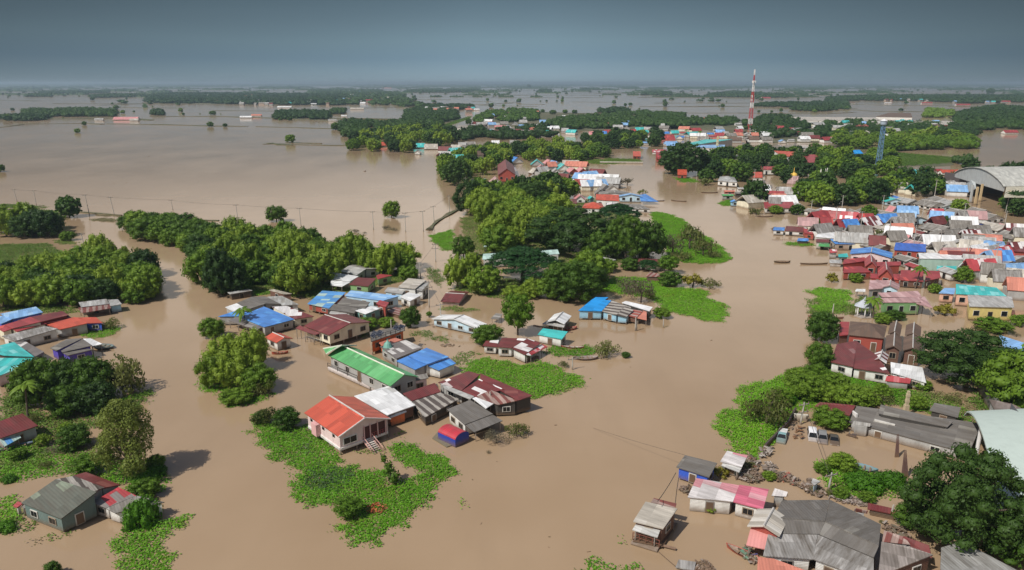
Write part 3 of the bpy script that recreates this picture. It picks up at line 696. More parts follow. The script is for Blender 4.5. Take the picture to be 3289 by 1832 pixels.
house('18', 'big maroon and white patched roof house at the village point', [Q([(1765, 318), (1538, 238), (1832, 128), (1945, 155)], [4.0, 4.1, 5.2, 5.4], 'mw2', 'g', .3), Q([(1895, 378), (1768, 320), (1945, 200), (2180, 300)], [3.7, 4.0, 5.2, 4.9], 'mw', 'dk', .3), Q([(2312, 414), (1945, 202), (1948, 150), (2458, 366)], [4.0, 5.3, 5.6, 4.2], 'maroon', 'dk', .3), Q([(2122, 456), (1898, 378), (2050, 312), (2310, 414)], [3.4, 3.8, 4.7, 4.1], 'rust', 'dk', .3), O([(2003, 492), (1872, 392), (1960, 362), (2118, 424)], [3.1, 3.7, 3.9, 3.3], 'white'), O([(1850, 402), (1602, 300), (1560, 245), (1890, 372)], [3.6, 3.9, 4.1, 3.8], 'tin')], lm='big maroon patched roof')
house('18', 'grey gabled house beside the round red roofed hut', [Q([(1795, 650), (1625, 500), (1850, 408), (2070, 545)], [3.2, 3.6, 4.1, 3.7], 'dark', 'w', .3), O([(1890, 722), (1803, 655), (2068, 552), (2165, 612)], [2.5, 3.1, 3.5, 2.9], 'dark')])
house('14', 'house with blue upper and lower sheet roofs by the green hall', [Q([(612, 1402), (395, 1305), (610, 1210), (865, 1315)], [4.0, 4.1, 4.1, 3.9], 'blue', 'w', .3), Q([(480, 1462), (262, 1362), (388, 1308), (606, 1404)], [3.0, 3.1, 3.8, 3.8], 'blue', 'g', .3), Q([(755, 1470), (618, 1412), (865, 1324), (950, 1390)], [2.8, 3.4, 3.4, 2.8], 'blue', 'w', .3)], lm='bright blue double roof')
oh = house('14', 'orange house under a deck of dark solar panels', [Q([(-30, 1140), (-45, 1030), (330, 955), (360, 1010)], [4.3, 4.5, 4.5, 4.3], 'dark', 'o', .6), Q([(110, 1195), (60, 1150), (250, 1095), (330, 1120)], [3.0, 3.3, 3.3, 3.0], 'salmon', 'o', .4)], lm='orange house')
house('14', 'patched grey and white roof house between orange and blue houses', [Q([(265, 1335), (75, 1195), (370, 1120), (570, 1212)], [3.2, 3.7, 3.7, 3.2], 'greypatch', 'g', .3)])
house('13', 'white stilt house with broad maroon roof and lean-to', [G((1590, 830), (1886, 927), (1598, 1048), 4.8, 3.5, 'maroon', 'c', .95), O([(1470, 1062), (1250, 985), (1300, 952), (1545, 1040)], [2.6, 2.7, 3.3, 3.2], 'maroon')], lm='broad maroon roof', zk=.92)
house('13', 'long blue roofed house with maroon and white patched side', [Q([(895, 972), (600, 850), (890, 735), (1240, 880)], [3.3, 4.1, 4.3, 3.4], 'blue', 'g', .3), Q([(590, 845), (360, 850), (560, 785), (700, 800)], [3.3, 3.2, 3.6, 3.7], 'blue', 'g', .3), Q([(1245, 880), (985, 738), (1150, 728), (1465, 852)], [3.1, 3.9, 3.9, 3.0], 'mw', 'c', .3), O([(800, 1005), (480, 895), (590, 842), (870, 968)], [2.5, 2.6, 3.1, 3.0], 'greypatch')], lm='long blue roof')
house('13', 'grey gabled house with a white lean-to behind the blue roof', [Q([(715, 765), (580, 693), (750, 622), (905, 702)], [3.4, 3.5, 4.5, 4.4], 'dark', 'g', .3), Q([(1082, 706), (905, 700), (755, 622), (905, 618)], [3.5, 4.3, 4.5, 3.8], 'dark', 'g', .3), Q([(570, 812), (442, 742), (575, 697), (710, 770)], [2.7, 2.8, 3.3, 3.2], 'white', 'g', .2), Q([(1100, 722), (925, 622), (1095, 612), (1290, 712)], [3.1, 3.5, 3.5, 3.0], 'tin', 'w', .2)])
house('13', 'red walled house under blue and pale patched roof sheets', [Q([(1640, 755), (1390, 702), (1560, 552), (1830, 575)], [3.3, 3.3, 4.4, 4.4], 'bluepatch', 'r', .7)], zb=.7, lm='pale patched blue roof')
house('13', 'long sky blue roof running behind the dark grey sheets', [Q([(2262, 668), (1820, 612), (1890, 548), (2450, 612)], [3.6, 3.8, 4.5, 4.3], 'sky', 'lb', .3)])
house('13', 'dark grey sheet roof with corrugated lean-to beside maroon roof', [Q([(2055, 755), (1730, 712), (1800, 632), (2110, 682)], [3.7, 3.7, 4.3, 4.3], 'dark', 'g', .3), Q([(1930, 812), (1602, 762), (1690, 705), (1975, 752)], [3.0, 3.0, 3.6, 3.6], 'dark', 'dk', .3), O([(1830, 842), (1640, 815), (1660, 785), (1850, 805)], [2.2, 2.2, 2.6, 2.6], 'tin')])
house('13', 'small maroon roof box perched between blue and white roofs', [Q([(2290, 742), (2180, 702), (2222, 660), (2330, 690)], [4.2, 4.2, 4.6, 4.6], 'red', 'r', .4)])
house('13', 'teal walled hut with a flat white roof', [Q([(2060, 822), (1940, 782), (2125, 730), (2242, 752)], [3.3, 3.3, 3.6, 3.6], 'white', 't', .2)])
house('13', 'low white roofed dark shed at the river edge by the trees', [Q([(500, 592), (468, 572), (700, 530), (758, 550)], [2.4, 2.5, 2.5, 2.4], 'tin', 'dk', 0)], cat='shed', name='shed')
house('13', 'beige roofed brown shed tucked under the bamboo', [Q([(1120, 592), (945, 545), (1000, 535), (1212, 588)], [2.9, 3.1, 3.2, 2.9], 'beige', 'br', .2)], cat='shed', name='shed')
house('13', 'light grey gabled house at the top of the village cluster', [Q([(1960, 372), (1770, 327), (1870, 262), (2065, 302)], [3.4, 3.4, 4.3, 4.3], 'tin', 'g', .2), Q([(2230, 300), (2068, 302), (1870, 258), (1960, 248)], [3.4, 4.3, 4.3, 3.6], 'grey', 'g', .2)])
house('13', 'bright white two step roof beside the bamboo', [Q([(1880, 446), (1655, 420), (1650, 336), (1980, 388)], [3.1, 3.1, 3.9, 3.7], 'white', 'w', .2), O([(1790, 505), (1658, 490), (1660, 432), (1885, 455)], [2.4, 2.4, 3.0, 2.9], 'white')])
house('13', 'maroon roofed house with a green tarpaulin side', [Q([(2090, 502), (1868, 480), (1960, 400), (2185, 412)], [3.1, 3.1, 4.0, 4.0], 'mw2', 'gr', .3), Q([(2200, 420), (2180, 380), (2230, 360), (2370, 380)], [3.2, 3.5, 3.6, 3.0], 'red', 'gr', .2)])
house('14', 'cream flat roofed white house beside the flooded lane', [Q([(480, 530), (280, 510), (400, 407), (605, 430)], [4.4, 4.4, 4.8, 4.8], 'beige', 'w', .2), Q([(560, 552), (492, 540), (600, 440), (642, 458)], [3.7, 3.9, 4.2, 4.0], 'tin', 'w', .2)], lm='cream flat roof')
house('14', 'pale blue grey lean-to roof left of the cream flat roof', [Q([(330, 590), (122, 562), (165, 512), (370, 528)], [2.9, 2.9, 3.3, 3.3], 'tin', 'lb', .2)])
house('14', 'white roofed hut in front of the cream flat roof', [Q([(420, 672), (300, 622), (400, 572), (555, 605)], [2.8, 2.9, 3.2, 3.0], 'white', 'w', .2)])
house('14', 'half sunk rusty roof deck among the village houses', [Q([(300, 832), (140, 790), (250, 742), (315, 760)], [1.5, 1.5, 1.8, 1.8], 'rust', 'br', 0)], cat='shed', name='shed', win=False)
house('13', 'small white house with bright orange roof by the big bush', [G((988, 1034), (1124, 1094), (1008, 1142), 3.8, 2.9, 'orange', 'w', .15)], lm='small orange roofed house')
house('14', 'half sunk shed with a rusty maroon roof in the lane', [G((832, 580), (1050, 592), (905, 684), 2.6, 1.5, 'mw2', 'lp', 0)], cat='shed', name='shed', win=False)
house('14', 'white roofed pale blue house right of the flooded lane', [G((1040, 830), (925, 880), (1172, 1000), 4.2, 2.7, 'white', 'lb', .3)], lm='white roofed pale blue house')
house('14', 'open sided white gabled house right of the round tree', [G((2182, 797), (2095, 888), (2205, 930), 4.1, 3.0, 'white', 'dk', .3), O([(2190, 975), (1940, 935), (2010, 890), (2215, 932)], [2.3, 2.3, 2.9, 2.8], 'tin')], lm='open sided white house')
house('14', 'small white house with turquoise roof behind the hyacinth bank', [Q([(2170, 1112), (1890, 1057), (1950, 985), (2237, 1027)], [2.8, 2.8, 3.6, 3.6], 'teal', 'w', .2)], lm='turquoise roof')
house('14', 'maroon and white patched roof house in the middle channel', [Q([(1592, 1212), (1420, 1200), (1480, 1096), (1772, 1102)], [3.1, 3.2, 4.2, 4.2], 'mw2', 'w', .3), Q([(1740, 1288), (1595, 1214), (1775, 1104), (1932, 1166)], [3.0, 3.3, 4.1, 3.2], 'mw', 'w', .3), Q([(1420, 1200), (1255, 1186), (1292, 1130), (1445, 1126)], [2.6, 2.6, 3.2, 3.2], 'mw', 'w', .3), O([(1802, 1302), (1750, 1290), (1942, 1166), (2006, 1190)], [2.4, 2.9, 2.9, 2.4], 'rw')], lm='maroon and white patched roof')
house('14', 'small grey carport roof left of the round tree', [O([(1440, 885), (1350, 870), (1410, 812), (1485, 822)], [1.6, 1.6, 1.9, 1.9], 'grey')], cat='shelter', name='carport', win=False)
house('16', 'sky blue house with cobalt roof and dark windows over the water', [Q([(955, 202), (645, 196), (830, 46), (1082, 60)], [3.4, 3.4, 4.9, 4.9], 'cyan', 'b', .4), O([(988, 62), (822, 58), (872, 20), (1042, 22)], [4.3, 4.3, 4.8, 4.8], 'cyan')], lm='cobalt blue roof')
house('16', 'brown striped sheet roofs joined to the cobalt blue house', [Q([(1150, 252), (960, 202), (1082, 62), (1270, 122)], [3.2, 3.4, 4.7, 4.6], 'stripe', 'b', .4), Q([(1280, 282), (1152, 254), (1274, 126), (1372, 182)], [2.8, 3.2, 4.5, 4.0], 'stripe', 'b', .4)])
house('16', 'long white sheet roof at the right end of the blue house', [Q([(1582, 204), (1218, 92), (1270, 70), (1625, 156)], [3.1, 3.3, 3.6, 3.4], 'white', 'dk', .3)])
house('16', 'rusty red and orange lean-to roofs above the water', [Q([(1410, 290), (1290, 258), (1360, 182), (1500, 202)], [2.6, 2.8, 3.3, 3.1], 'rustred', 'br', .5), O([(1545, 320), (1420, 292), (1500, 196), (1545, 212)], [2.3, 2.4, 3.0, 2.9], 'salmon')])
# -- left bank
house('9', 'long blue roof house behind the maroon roofs on the left', [Q([(150, 500), (0, 432), (460, 340), (552, 412)], [3.5, 3.6, 4.3, 4.1], 'sky', 'rb', .3), Q([(10, 562), (-60, 470), (70, 452), (165, 500)], [3.0, 3.3, 3.5, 3.2], 'sky', 'rb', .3)])
house('9', 'long dark red two step roof on the left bank', [Q([(160, 620), (60, 572), (390, 470), (540, 532)], [4.0, 4.2, 4.8, 4.4], 'red', 'c', .3), Q([(215, 662), (165, 626), (545, 536), (600, 555)], [3.2, 3.7, 3.7, 3.3], 'red', 'c', .3), Q([(40, 662), (-60, 600), (75, 572), (155, 622)], [3.3, 3.6, 4.0, 3.8], 'red', 'c', .3)], lm='dark red roof on the left')
house('9', 'maroon ridged roof joined behind the bright orange roof', [Q([(540, 532), (400, 468), (800, 396), (880, 452)], [4.1, 4.5, 4.6, 4.1], 'maroon', 'r', .3), O([(605, 552), (548, 536), (875, 454), (935, 482)], [3.3, 3.8, 3.7, 3.2], 'maroon')])
house('9', 'bright orange roof house with grey shutters on the left', [Q([(770, 632), (600, 572), (950, 472), (1130, 552)], [3.0, 3.1, 3.9, 3.6], 'orange', 'g', .2), Q([(1130, 552), (960, 480), (1228, 475), (1312, 547)], [3.0, 3.6, 3.5, 2.9], 'orange', 'rb', .2)], lm='bright orange roof on the left')
house('9', 'long stained grey roof house below the dark red roof', [Q([(190, 782), (20, 716), (580, 590), (745, 632)], [3.0, 3.3, 4.0, 3.4], 'slab', 'w', .1)])
house('9', 'grey roofed hut with rusty striped porch and blue room', [Q([(1040, 347), (1005, 285), (1360, 240), (1402, 302)], [3.1, 3.8, 3.8, 3.1], 'tin', 'g', .1), O([(1050, 422), (1000, 352), (1400, 304), (1422, 362)], [2.3, 2.9, 2.9, 2.3], 'rust'), Q([(1415, 332), (1372, 252), (1512, 246), (1560, 312)], [2.8, 3.3, 3.3, 2.7], 'tin', 'b', .1)], lm='rusty striped porch')
house('9', 'dark grey roofed purple house with white framed windows', [Q([(720, 905), (640, 868), (850, 757), (1062, 752)], [3.3, 3.4, 4.3, 4.3], 'dark', 'pu', .3), Q([(800, 925), (780, 905), (1062, 754), (1182, 842)], [3.3, 3.4, 4.3, 3.7], 'dark', 'pu', .3), Q([(870, 965), (800, 930), (985, 860), (1200, 892)], [2.8, 3.1, 3.4, 2.8], 'dark', 'pu', .3), O([(1180, 845), (1062, 752), (1160, 746), (1312, 822)], [2.6, 3.1, 3.1, 2.5], 'white')], lm='purple house')
house('9', 'big teal roofed pink house cut by the left edge', [Q([(60, 962), (-260, 900), (180, 792), (432, 986)], [5.3, 5.6, 5.6, 4.7], 'teal', 'br', 3), Q([(-40, 1235), (-260, 1000), (428, 990), (335, 1112)], [3.4, 4.4, 4.4, 3.4], 'teal', 'lp', .3)], lm='big teal roof')
house('9', 'faded grey and pink patched roof beside the big teal roof', [Q([(440, 985), (180, 790), (335, 790), (565, 922)], [2.5, 2.9, 2.9, 2.5], 'pinkpatch' if False else 'greypatch', 'g', .1)])
house('11', 'maroon roofed grey house cut by the left edge', [Q([(0, 672), (-200, 520), (285, 350), (485, 500)], [3.0, 4.2, 4.4, 3.4], 'maroon', 'g', .3), O([(60, 775), (0, 690), (240, 612), (272, 672)], [1.7, 2.5, 2.5, 1.7], 'bluepatch')])
house('12', 'big mossy grey gabled house at the bottom left', [Q([(790, 752), (272, 545), (722, 237), (1250, 412)], [2.9, 3.0, 4.8, 4.6], 'greenish', 'gt', .3)], lm='mossy grey roof', zk=.82)
house('12', 'maroon back roof with a white striped band', [Q([(1160, 420), (735, 237), (955, 197), (1345, 345)], [4.2, 4.3, 3.9, 3.8], 'stripe', 'g', .3), Q([(1335, 352), (948, 192), (1110, 147), (1560, 312)], [3.7, 3.9, 3.4, 3.1], 'maroon', 'g', .3)], zk=.8)
house('12', 'grey roof with a red painted patch overgrown by ivy', [Q([(1370, 612), (1180, 542), (1530, 342), (1762, 452)], [3.2, 3.2, 4.3, 4.2], 'redpatch', 'w', .2), Q([(1490, 680), (1372, 616), (1765, 454), (2130, 562)], [2.9, 3.2, 4.2, 3.0], 'grey', 'w', .2)], lm='red patched grey roof', zk=.62)
house('12', 'small red roofed outhouse left of the mossy grey roof', [Q([(215, 610), (165, 585), (230, 525), (300, 550)], [1.9, 1.9, 2.3, 2.3], 'red', 'w', 0), O([(400, 640), (270, 600), (300, 560), (420, 600)], [1.7, 1.7, 2.0, 2.0], 'grey')], cat='hut', name='hut', win=False)
# -- bottom right
house('7', 'dark sheet roofed houseboat with blue tarpaulin end', [Q([(1420, 442), (1070, 332), (1162, 206), (1505, 292)], [2.9, 2.9, 3.5, 3.5], 'dark', 'rb', .3)], lm='dark roofed houseboat', cat='houseboat', name='houseboat')
house('7', 'small patched tin roof shack beside the scrap pile', [Q([(1770, 332), (1540, 272), (1612, 160), (1832, 212)], [2.7, 2.7, 3.3, 3.3], 'wr', 't', .2), O([(1740, 392), (1550, 318), (1570, 285), (1765, 350)], [2.0, 2.0, 2.4, 2.4], 'tin')], cat='shack', name='shack')
house('7', 'long white house with white and pink patched roof', [Q([(1675, 702), (1190, 656), (1282, 452), (1742, 522)], [3.0, 3.0, 4.3, 4.3], 'wr', 'w', .1), Q([(1995, 786), (1677, 704), (1744, 522), (2056, 577)], [3.0, 3.0, 4.3, 4.3], 'pinkpatch', 'w', .1)], lm='pink patched roof')
house('7', 'turquoise room at the left end of the pink patched roof', [Q([(1350, 655), (1235, 628), (1250, 590), (1370, 600)], [2.7, 2.7, 2.9, 2.9], 'white', 'cy', .1)], cat='room', name='annex')
hb = house('7', 'square floating house with a rust edged beige sheet roof', [Q([(930, 992), (610, 912), (742, 702), (1082, 778)], [3.7, 3.7, 4.3, 4.3], 'beige', 'br', .4), O([(1058, 768), (800, 708), (830, 664), (1072, 722)], [3.9, 3.9, 4.1, 4.1], 'rust'), O([(868, 1086), (600, 1004), (642, 936), (902, 1002)], [2.5, 2.5, 3.0, 3.0], 'tin')], lm='floating house', cat='houseboat', name='floating_house')
house('7', 'beige gabled house with a plain pink awning', [G((2107, 775), (2003, 962), (1822, 968), 5.2, 4.2, 'beige', 'r', .3), O([(1815, 1166), (1862, 988), (2178, 1062), (2126, 1236)], [2.6, 3.6, 3.6, 2.6], roofmat((.66, .29, .27), dirt=.03))], lm='pink awning')
house('8', 'broad dark grey shed roof with a bright ridge line', [Q([(-215, 872), (-130, 690), (385, 682), (332, 906)], [4.6, 3.5, 3.5, 4.8], 'dark', 'w', .1), Q([(334, 908), (388, 684), (930, 946), (905, 1168)], [4.8, 3.5, 3.5, 4.8], 'dark', 'w', .1)], lm='broad dark grey roof')
house('8', 'lower dark grey lean-to roof below the bright ridge line', [Q([(-260, 1042), (-212, 884), (332, 914), (272, 1052)], [3.7, 4.5, 4.6, 3.8], 'dark', 'w', .1), Q([(272, 1052), (334, 914), (905, 1176), (852, 1302)], [3.8, 4.6, 4.6, 3.8], 'dark', 'w', .1)])
house('8', 'stained pale grey sheet roof with joint lines at the bottom', [Q([(-330, 1282), (-275, 1046), (252, 1054), (202, 1312)], [2.7, 3.6, 3.7, 2.9], 'slab', 'w', .1), Q([(202, 1312), (256, 1056), (852, 1310), (850, 1560)], [2.9, 3.7, 3.6, 2.8], 'slab', 'w', .1)])
house('7', 'salmon orange roof cut by the bottom edge', [Q([(1930, 1500), (1942, 1292), (2110, 1312), (2900, 1600)], [3.0, 3.4, 3.4, 3.0], 'salmon', 'pk', .1)])
house('8', 'brown grey roof at the bottom between slab roof and wall', [Q([(900, 1500), (935, 1130), (1250, 1190), (1485, 1285)], [3.3, 4.0, 4.0, 3.4], roofmat((.27, .235, .215), (.35, .31, .29), .4, dirt=.4), 'br', .1)])
house('8', 'shaded grey roof under the big tree at the bottom right', [Q([(1560, 1500), (1572, 1192), (1800, 1130), (2400, 1420)], [3.2, 4.0, 4.0, 3.4], roofmat((.36, .36, .35), (.27, .27, .26), .4, dirt=.4), 'g', .1)])
house('6', 'long dark factory roof beside the flooded car park', [Q([(2125, 705), (1142, 447), (1202, 316), (2225, 486)], [3.3, 3.2, 5.4, 5.4], 'dark', 'g', .1), Q([(1948, 492), (1380, 378), (1402, 306), (1992, 442)], [5.8, 5.8, 7.0, 7.0], 'dark', 'dk', 1.6)], lm='long dark factory roof', cat='factory', name='factory', every=6, zk=.5)
house('6', 'maroon end roof left of the long dark factory', [Q([(1145, 397), (855, 322), (902, 286), (1197, 312)], [3.3, 3.3, 4.1, 4.1], 'maroon', 'g', .1)])
house('6', 'dark open shed roof behind the chimney', [Q([(2035, 412), (1800, 352), (1842, 292), (2056, 332)], [3.1, 3.1, 3.8, 3.8], 'dark', 'dk', .5)], cat='shed', name='shed')
house('6', 'brown grey roof behind the wall at the right edge', [Q([(2410, 500), (2290, 262), (2480, 300), (2800, 470)], [3.6, 4.6, 4.8, 3.8], roofmat((.19, .15, .14), (.25, .21, .2), .3, dirt=.3), 'g', .1)])
# -- right bank, Thai houses and neighbours
house('5', 'brown pyramid roofed timber house with red wall boards', [('Y', [(425, 602), (820, 642), (852, 502), (446, 452)], 4.9, 7.2, 'brown', 'r', .2)], lm='brown pyramid roof')
house('5', 'flat red panel roof at the left of the pyramid roof', [Q([(425, 600), (327, 608), (334, 455), (440, 460)], [3.7, 3.5, 4.3, 4.4], 'red', 'br', .2)])
house('5', 'dark brown house with four steep Thai gables', [G((957, 448), (932, 562), (862, 575), 6.0, 4.9, 'brown', 'br', 3.0), G((1150, 466), (1138, 580), (1048, 585), 6.0, 4.9, 'brown', 'br', 3.0), G((935, 580), (925, 722), (828, 745), 5.6, 4.4, 'brown', 'br', .2), G((1140, 594), (1135, 742), (1025, 752), 5.6, 4.4, 'brown', 'br', .2)], lm='four brown Thai gables')
house('5', 'white walled house with a large worn maroon roof', [Q([(235, 898), (300, 702), (522, 664), (480, 965)], [3.2, 4.5, 5.6, 3.3], 'mw2', 'w', .3), Q([(480, 965), (510, 664), (742, 828), (880, 1036)], [3.3, 5.6, 4.8, 3.2], 'mw2', 'w', .3), G((800, 770), (772, 862), (700, 850), 5.0, 4.0, 'mw', 'br', 2.5)], lm='large worn maroon roof')
house('5', 'dirty white sheet roof with torn edge by the rain tree', [Q([(895, 1012), (890, 900), (1240, 958), (1282, 1120)], [2.9, 3.5, 3.5, 2.9], 'white', 'w', .2)])
house('5', 'low red and pink shed roof in front of white sheet roof', [Q([(830, 1105), (852, 1040), (1120, 1082), (1102, 1135)], [2.1, 2.6, 2.6, 2.1], 'rw', 'g', .1)], cat='shed', name='shed')
house('5', 'blue roofed house half hidden right of the rain tree', [Q([(2150, 792), (2080, 602), (2360, 690), (2420, 850)], [3.4, 4.6, 4.6, 3.4], 'sky', 'w', .2)])
house('5', 'yellow walled house with a wide grey roof', [Q([(1752, 288), (1735, 162), (2222, 182), (2248, 302)], [5.0, 5.8, 5.8, 5.0], 'tin', 'y', .2)], lm='yellow house')
house('5', 'turquoise roof joined behind the yellow house', [Q([(1605, 150), (1608, 42), (2052, 82), (2165, 182)], [4.6, 5.6, 5.6, 4.6], 'teal', 'pe', .2), Q([(1590, 152), (1420, 142), (1482, 86), (1602, 88)], [3.6, 3.6, 4.2, 4.2], 'sky', 'pe', .2)], lm='long turquoise roof')
house('5', 'dusky pink roof with pale blue gable front', [Q([(648, 102), (662, 2), (905, 0), (800, 92)], [4.1, 5.2, 5.4, 4.3], 'lilac', 'g', .3), G((890, 0), (882, 58), (985, 112), 5.5, 4.2, 'lilac', 'lb', .3)])
house('5', 'green house with white windows and two tier pink roof', [Q([(800, 188), (752, 140), (1190, 118), (1236, 182)], [5.5, 6.2, 6.2, 5.5], 'lilac', 'gr', 3), Q([(810, 246), (780, 198), (1202, 188), (1226, 242)], [4.7, 5.3, 5.3, 4.7], 'lilac', 'gr', .3), O([(1172, 256), (1195, 192), (1262, 180), (1356, 282)], [4.3, 5.2, 5.2, 4.3], 'lilac')], lm='green house')
house('4', 'broad blue gabled hall above the red Thai roofs', [G((1165, 272), (1155, 318), (950, 350), 6.6, 4.9, 'blue', 'lp', .3)], lm='broad blue gable', cat='hall', name='hall')
house('4', 'crimson Thai roofs at the river end of the complex', [Q([(888, 432), (902, 386), (1092, 366), (1110, 402)], [3.6, 4.4, 4.4, 3.6], 'red', 'r', .3), Q([(890, 512), (902, 456), (1062, 450), (1160, 502)], [3.2, 4.2, 4.2, 3.4], 'red', 'r', .3), G((1150, 338), (1160, 408), (1092, 420), 6.4, 4.0, 'red', 'r', .3)])
house('4', 'crimson steep Thai gable in the middle of complex', [G((1290, 410), (1300, 480), (1215, 520), 7.0, 3.8, 'red', 'r', .3), Q([(1145, 560), (1150, 520), (1420, 522), (1430, 576)], [2.8, 3.5, 3.6, 2.8], 'red', 'r', .3), Q([(1212, 450), (1200, 412), (1430, 406), (1432, 442)], [4.0, 4.6, 4.6, 4.0], 'red', 'r', .3)], lm='steep crimson gable')
house('4', 'bright red flat slope roofs at the right of complex', [Q([(1420, 578), (1430, 486), (1640, 492), (1642, 592)], [3.1, 4.4, 4.4, 3.1], 'red', 'br', .3), Q([(1652, 590), (1672, 490), (1790, 496), (1800, 562)], [3.2, 4.4, 4.4, 3.4], 'red', 'br', .3)])
house('4', 'long pale green two storey building with white roof', [Q([(1605, 378), (1592, 326), (2062, 326), (2110, 390)], [6.2, 6.8, 6.8, 6.0], 'white', 'pg', .2), O([(1762, 488), (1766, 446), (1950, 450), (1945, 506)], [2.9, 3.7, 3.7, 2.9], 'teal')], lm='pale green building')
house('4', 'small red awning roof right of the pale green building', [Q([(2142, 418), (1992, 392), (2022, 360), (2150, 388)], [3.6, 3.9, 4.2, 3.9], 'rw', 'w', .2)])
house('4', 'plain royal blue sheet roof in the dense quarter', [Q([(1365, 298), (1382, 230), (1666, 246), (1662, 316)], [4.1, 4.9, 4.9, 4.1], 'royal', 'r', .2)], lm='royal blue roof')
house('4', 'long bright blue low roof near the river quay', [Q([(820, 242), (772, 196), (1050, 206), (1110, 246)], [3.2, 3.8, 3.8, 3.2], 'blue', 'tn', .2)], lm='long blue roof by the quay')
house('4', 'long dark grey ridge roof behind the white sheet roof', [Q([(592, 118), (590, 78), (892, 72), (895, 122)], [3.7, 4.6, 4.6, 3.7], 'dark', 'w', .2)])
house('4', 'bright white sheet roof near the river quay', [Q([(636, 178), (662, 142), (890, 130), (896, 192)], [3.4, 3.9, 3.9, 3.4], 'white', 'w', .2)], lm='white sheet roof by the quay')
house('4', 'small maroon roof with a green striped awning below', [Q([(640, 226), (642, 196), (762, 200), (768, 228)], [3.5, 4.0, 4.0, 3.5], 'maroon', 'w', .2), O([(662, 262), (670, 236), (766, 236), (768, 268)], [2.2, 2.8, 2.8, 2.2], 'green')])
house('4', 'cream house with grey gabled roof in dense quarter', [G((2000, 188), (2006, 212), (1918, 242), 7.4, 5.8, 'tin', 'c', .2)], lm='cream gabled house')
house('4', 'light blue hipped roof house right of cream gable', [('Y', [(2068, 258), (2420, 298), (2392, 222), (2112, 202)], 5.4, 7.2, 'sky', 'c', .2)])
house('4', 'maroon roofed red house at the right edge', [Q([(2430, 306), (2412, 226), (2600, 226), (2620, 320)], [5.2, 6.0, 6.0, 5.2], 'maroon', 'r', .2)])
house('4', 'pale grey roofed open shed at the right edge', [Q([(2402, 432), (2262, 376), (2292, 356), (2600, 362)], [3.7, 4.1, 4.4, 4.2], 'tin', 'g', .2)])
house('4', 'teal and white riverside pier shed left of the blue gable', [Q([(850, 365), (848, 338), (930, 330), (942, 362)], [2.4, 3.0, 3.0, 2.4], 'teal', 't', .1), Q([(765, 420), (765, 388), (880, 390), (882, 425)], [1.8, 2.4, 2.4, 1.8], 'tin', 'w', 0), Q([(765, 325), (765, 292), (835, 295), (840, 322)], [3, 3.4, 3.4, 3], 'rw', 'w', .1)], cat='shed', name='pier_shed')
house('4', 'pier house with blue topped end far out on the water', [Q([(238, 114), (250, 86), (350, 90), (345, 118)], [2.8, 3.3, 3.3, 2.8], 'blue', 'w', .3), Q([(350, 120), (362, 76), (560, 86), (560, 132)], [2.6, 3.3, 3.3, 2.6], 'mwgrey', 'w', .3), Q([(535, 142), (520, 95), (600, 120), (622, 160)], [3.0, 4.2, 4.2, 3.0], 'red', 'r', .2)], lm='pier house')
house('4', 'blue and white covered boat landing near the pier house', [Q([(462, 215), (475, 190), (570, 192), (572, 216)], [1.6, 2.0, 2.0, 1.6], 'blue', 'dk', 0)], cat='landing', name='boat_landing')
house('4', 'small white roofed stand at the water by pink roof', [O([(1005, 682), (1015, 662), (1100, 664), (1100, 688)], [2.3, 2.5, 2.5, 2.3], 'white')], cat='stand', name='shelter', win=False)
# -- dense grey quarter on the right bank
ZN = 'in the dense right bank quarter'
for row in [(40,965,110,'grey','w'),(185,972,150,'tin','w'),(110,1030,150,'tin','w'),(360,995,150,'lilac','w'),(515,980,150,'grey','w'),(545,1035,170,'grey','lb'),(672,968,150,'grey','g'),(850,985,150,'grey','w'),(962,948,90,'pink','w'),(800,1055,130,'tin','w'),(1070,1060,130,'cyan','b'),(1230,1040,200,'grey','lb'),
 (1130,850,200,'tin','g'),(1020,820,120,'blue','w'),(470,1085,200,'dark','g'),(510,1105,140,'stripe','br'),(690,1150,150,'grey','tn'),(860,1170,170,'beige','w'),(1100,1140,240,'beige','w'),(1480,1155,260,'grey','w'),(1240,1205,150,'maroon','br'),(1150,1255,200,'grey','g'),(1330,1265,150,'stripe','g'),(1600,1240,300,'grey','lp'),(1500,1275,150,'maroon','r'),
 (1570,1310,100,'red','r'),(1680,1045,220,'salmon','pu'),(1880,1105,260,'beige','rb'),(1750,985,260,'grey','g'),(1400,880,230,'grey','w'),(1620,880,260,'tin','lb'),(1500,840,220,'grey','w'),(2150,1140,260,'beige','w'),(2030,1020,260,'grey','w'),(2350,1240,240,'grey','g'),(1900,1230,260,'grey','dk'),(1420,1330,200,'white','tn'),(770,1360,190,'grey','tn'),(590,1280,180,'grey','w'),(1010,1290,180,'grey','lb'),
 (1240,1335,200,'lilac','tn'),(440,1250,110,'brown','r'),(1100,1270,110,'pink','w'),(930,830,190,'teal','lb'),(2060,1230,120,'grey','tn'),(2290,1150,170,'rw','w'),(1960,960,150,'grey','w'),(20,1100,90,'red','w'),(130,1130,150,'salmon','w'),(900,1250,150,'grey','g'),(1000,1010,110,'grey','tn'),(620,1180,90,'grey','g')]:
    x, y, wd, rc, wc = row; a = 100+((x*7+y*3) % 30)-12
    k = 'G'; rise = .17
    if rc in ('brown', 'pink') or (rc == 'red'): rise = .62
    hs('1', x, y, wd*1.12, a, rc, wc, ZN, k, Lk=1.0 if wd > 190 else 1.3, z=3.6, rise=rise)
ZM = 'in the quarter left of the broad blue gable' 
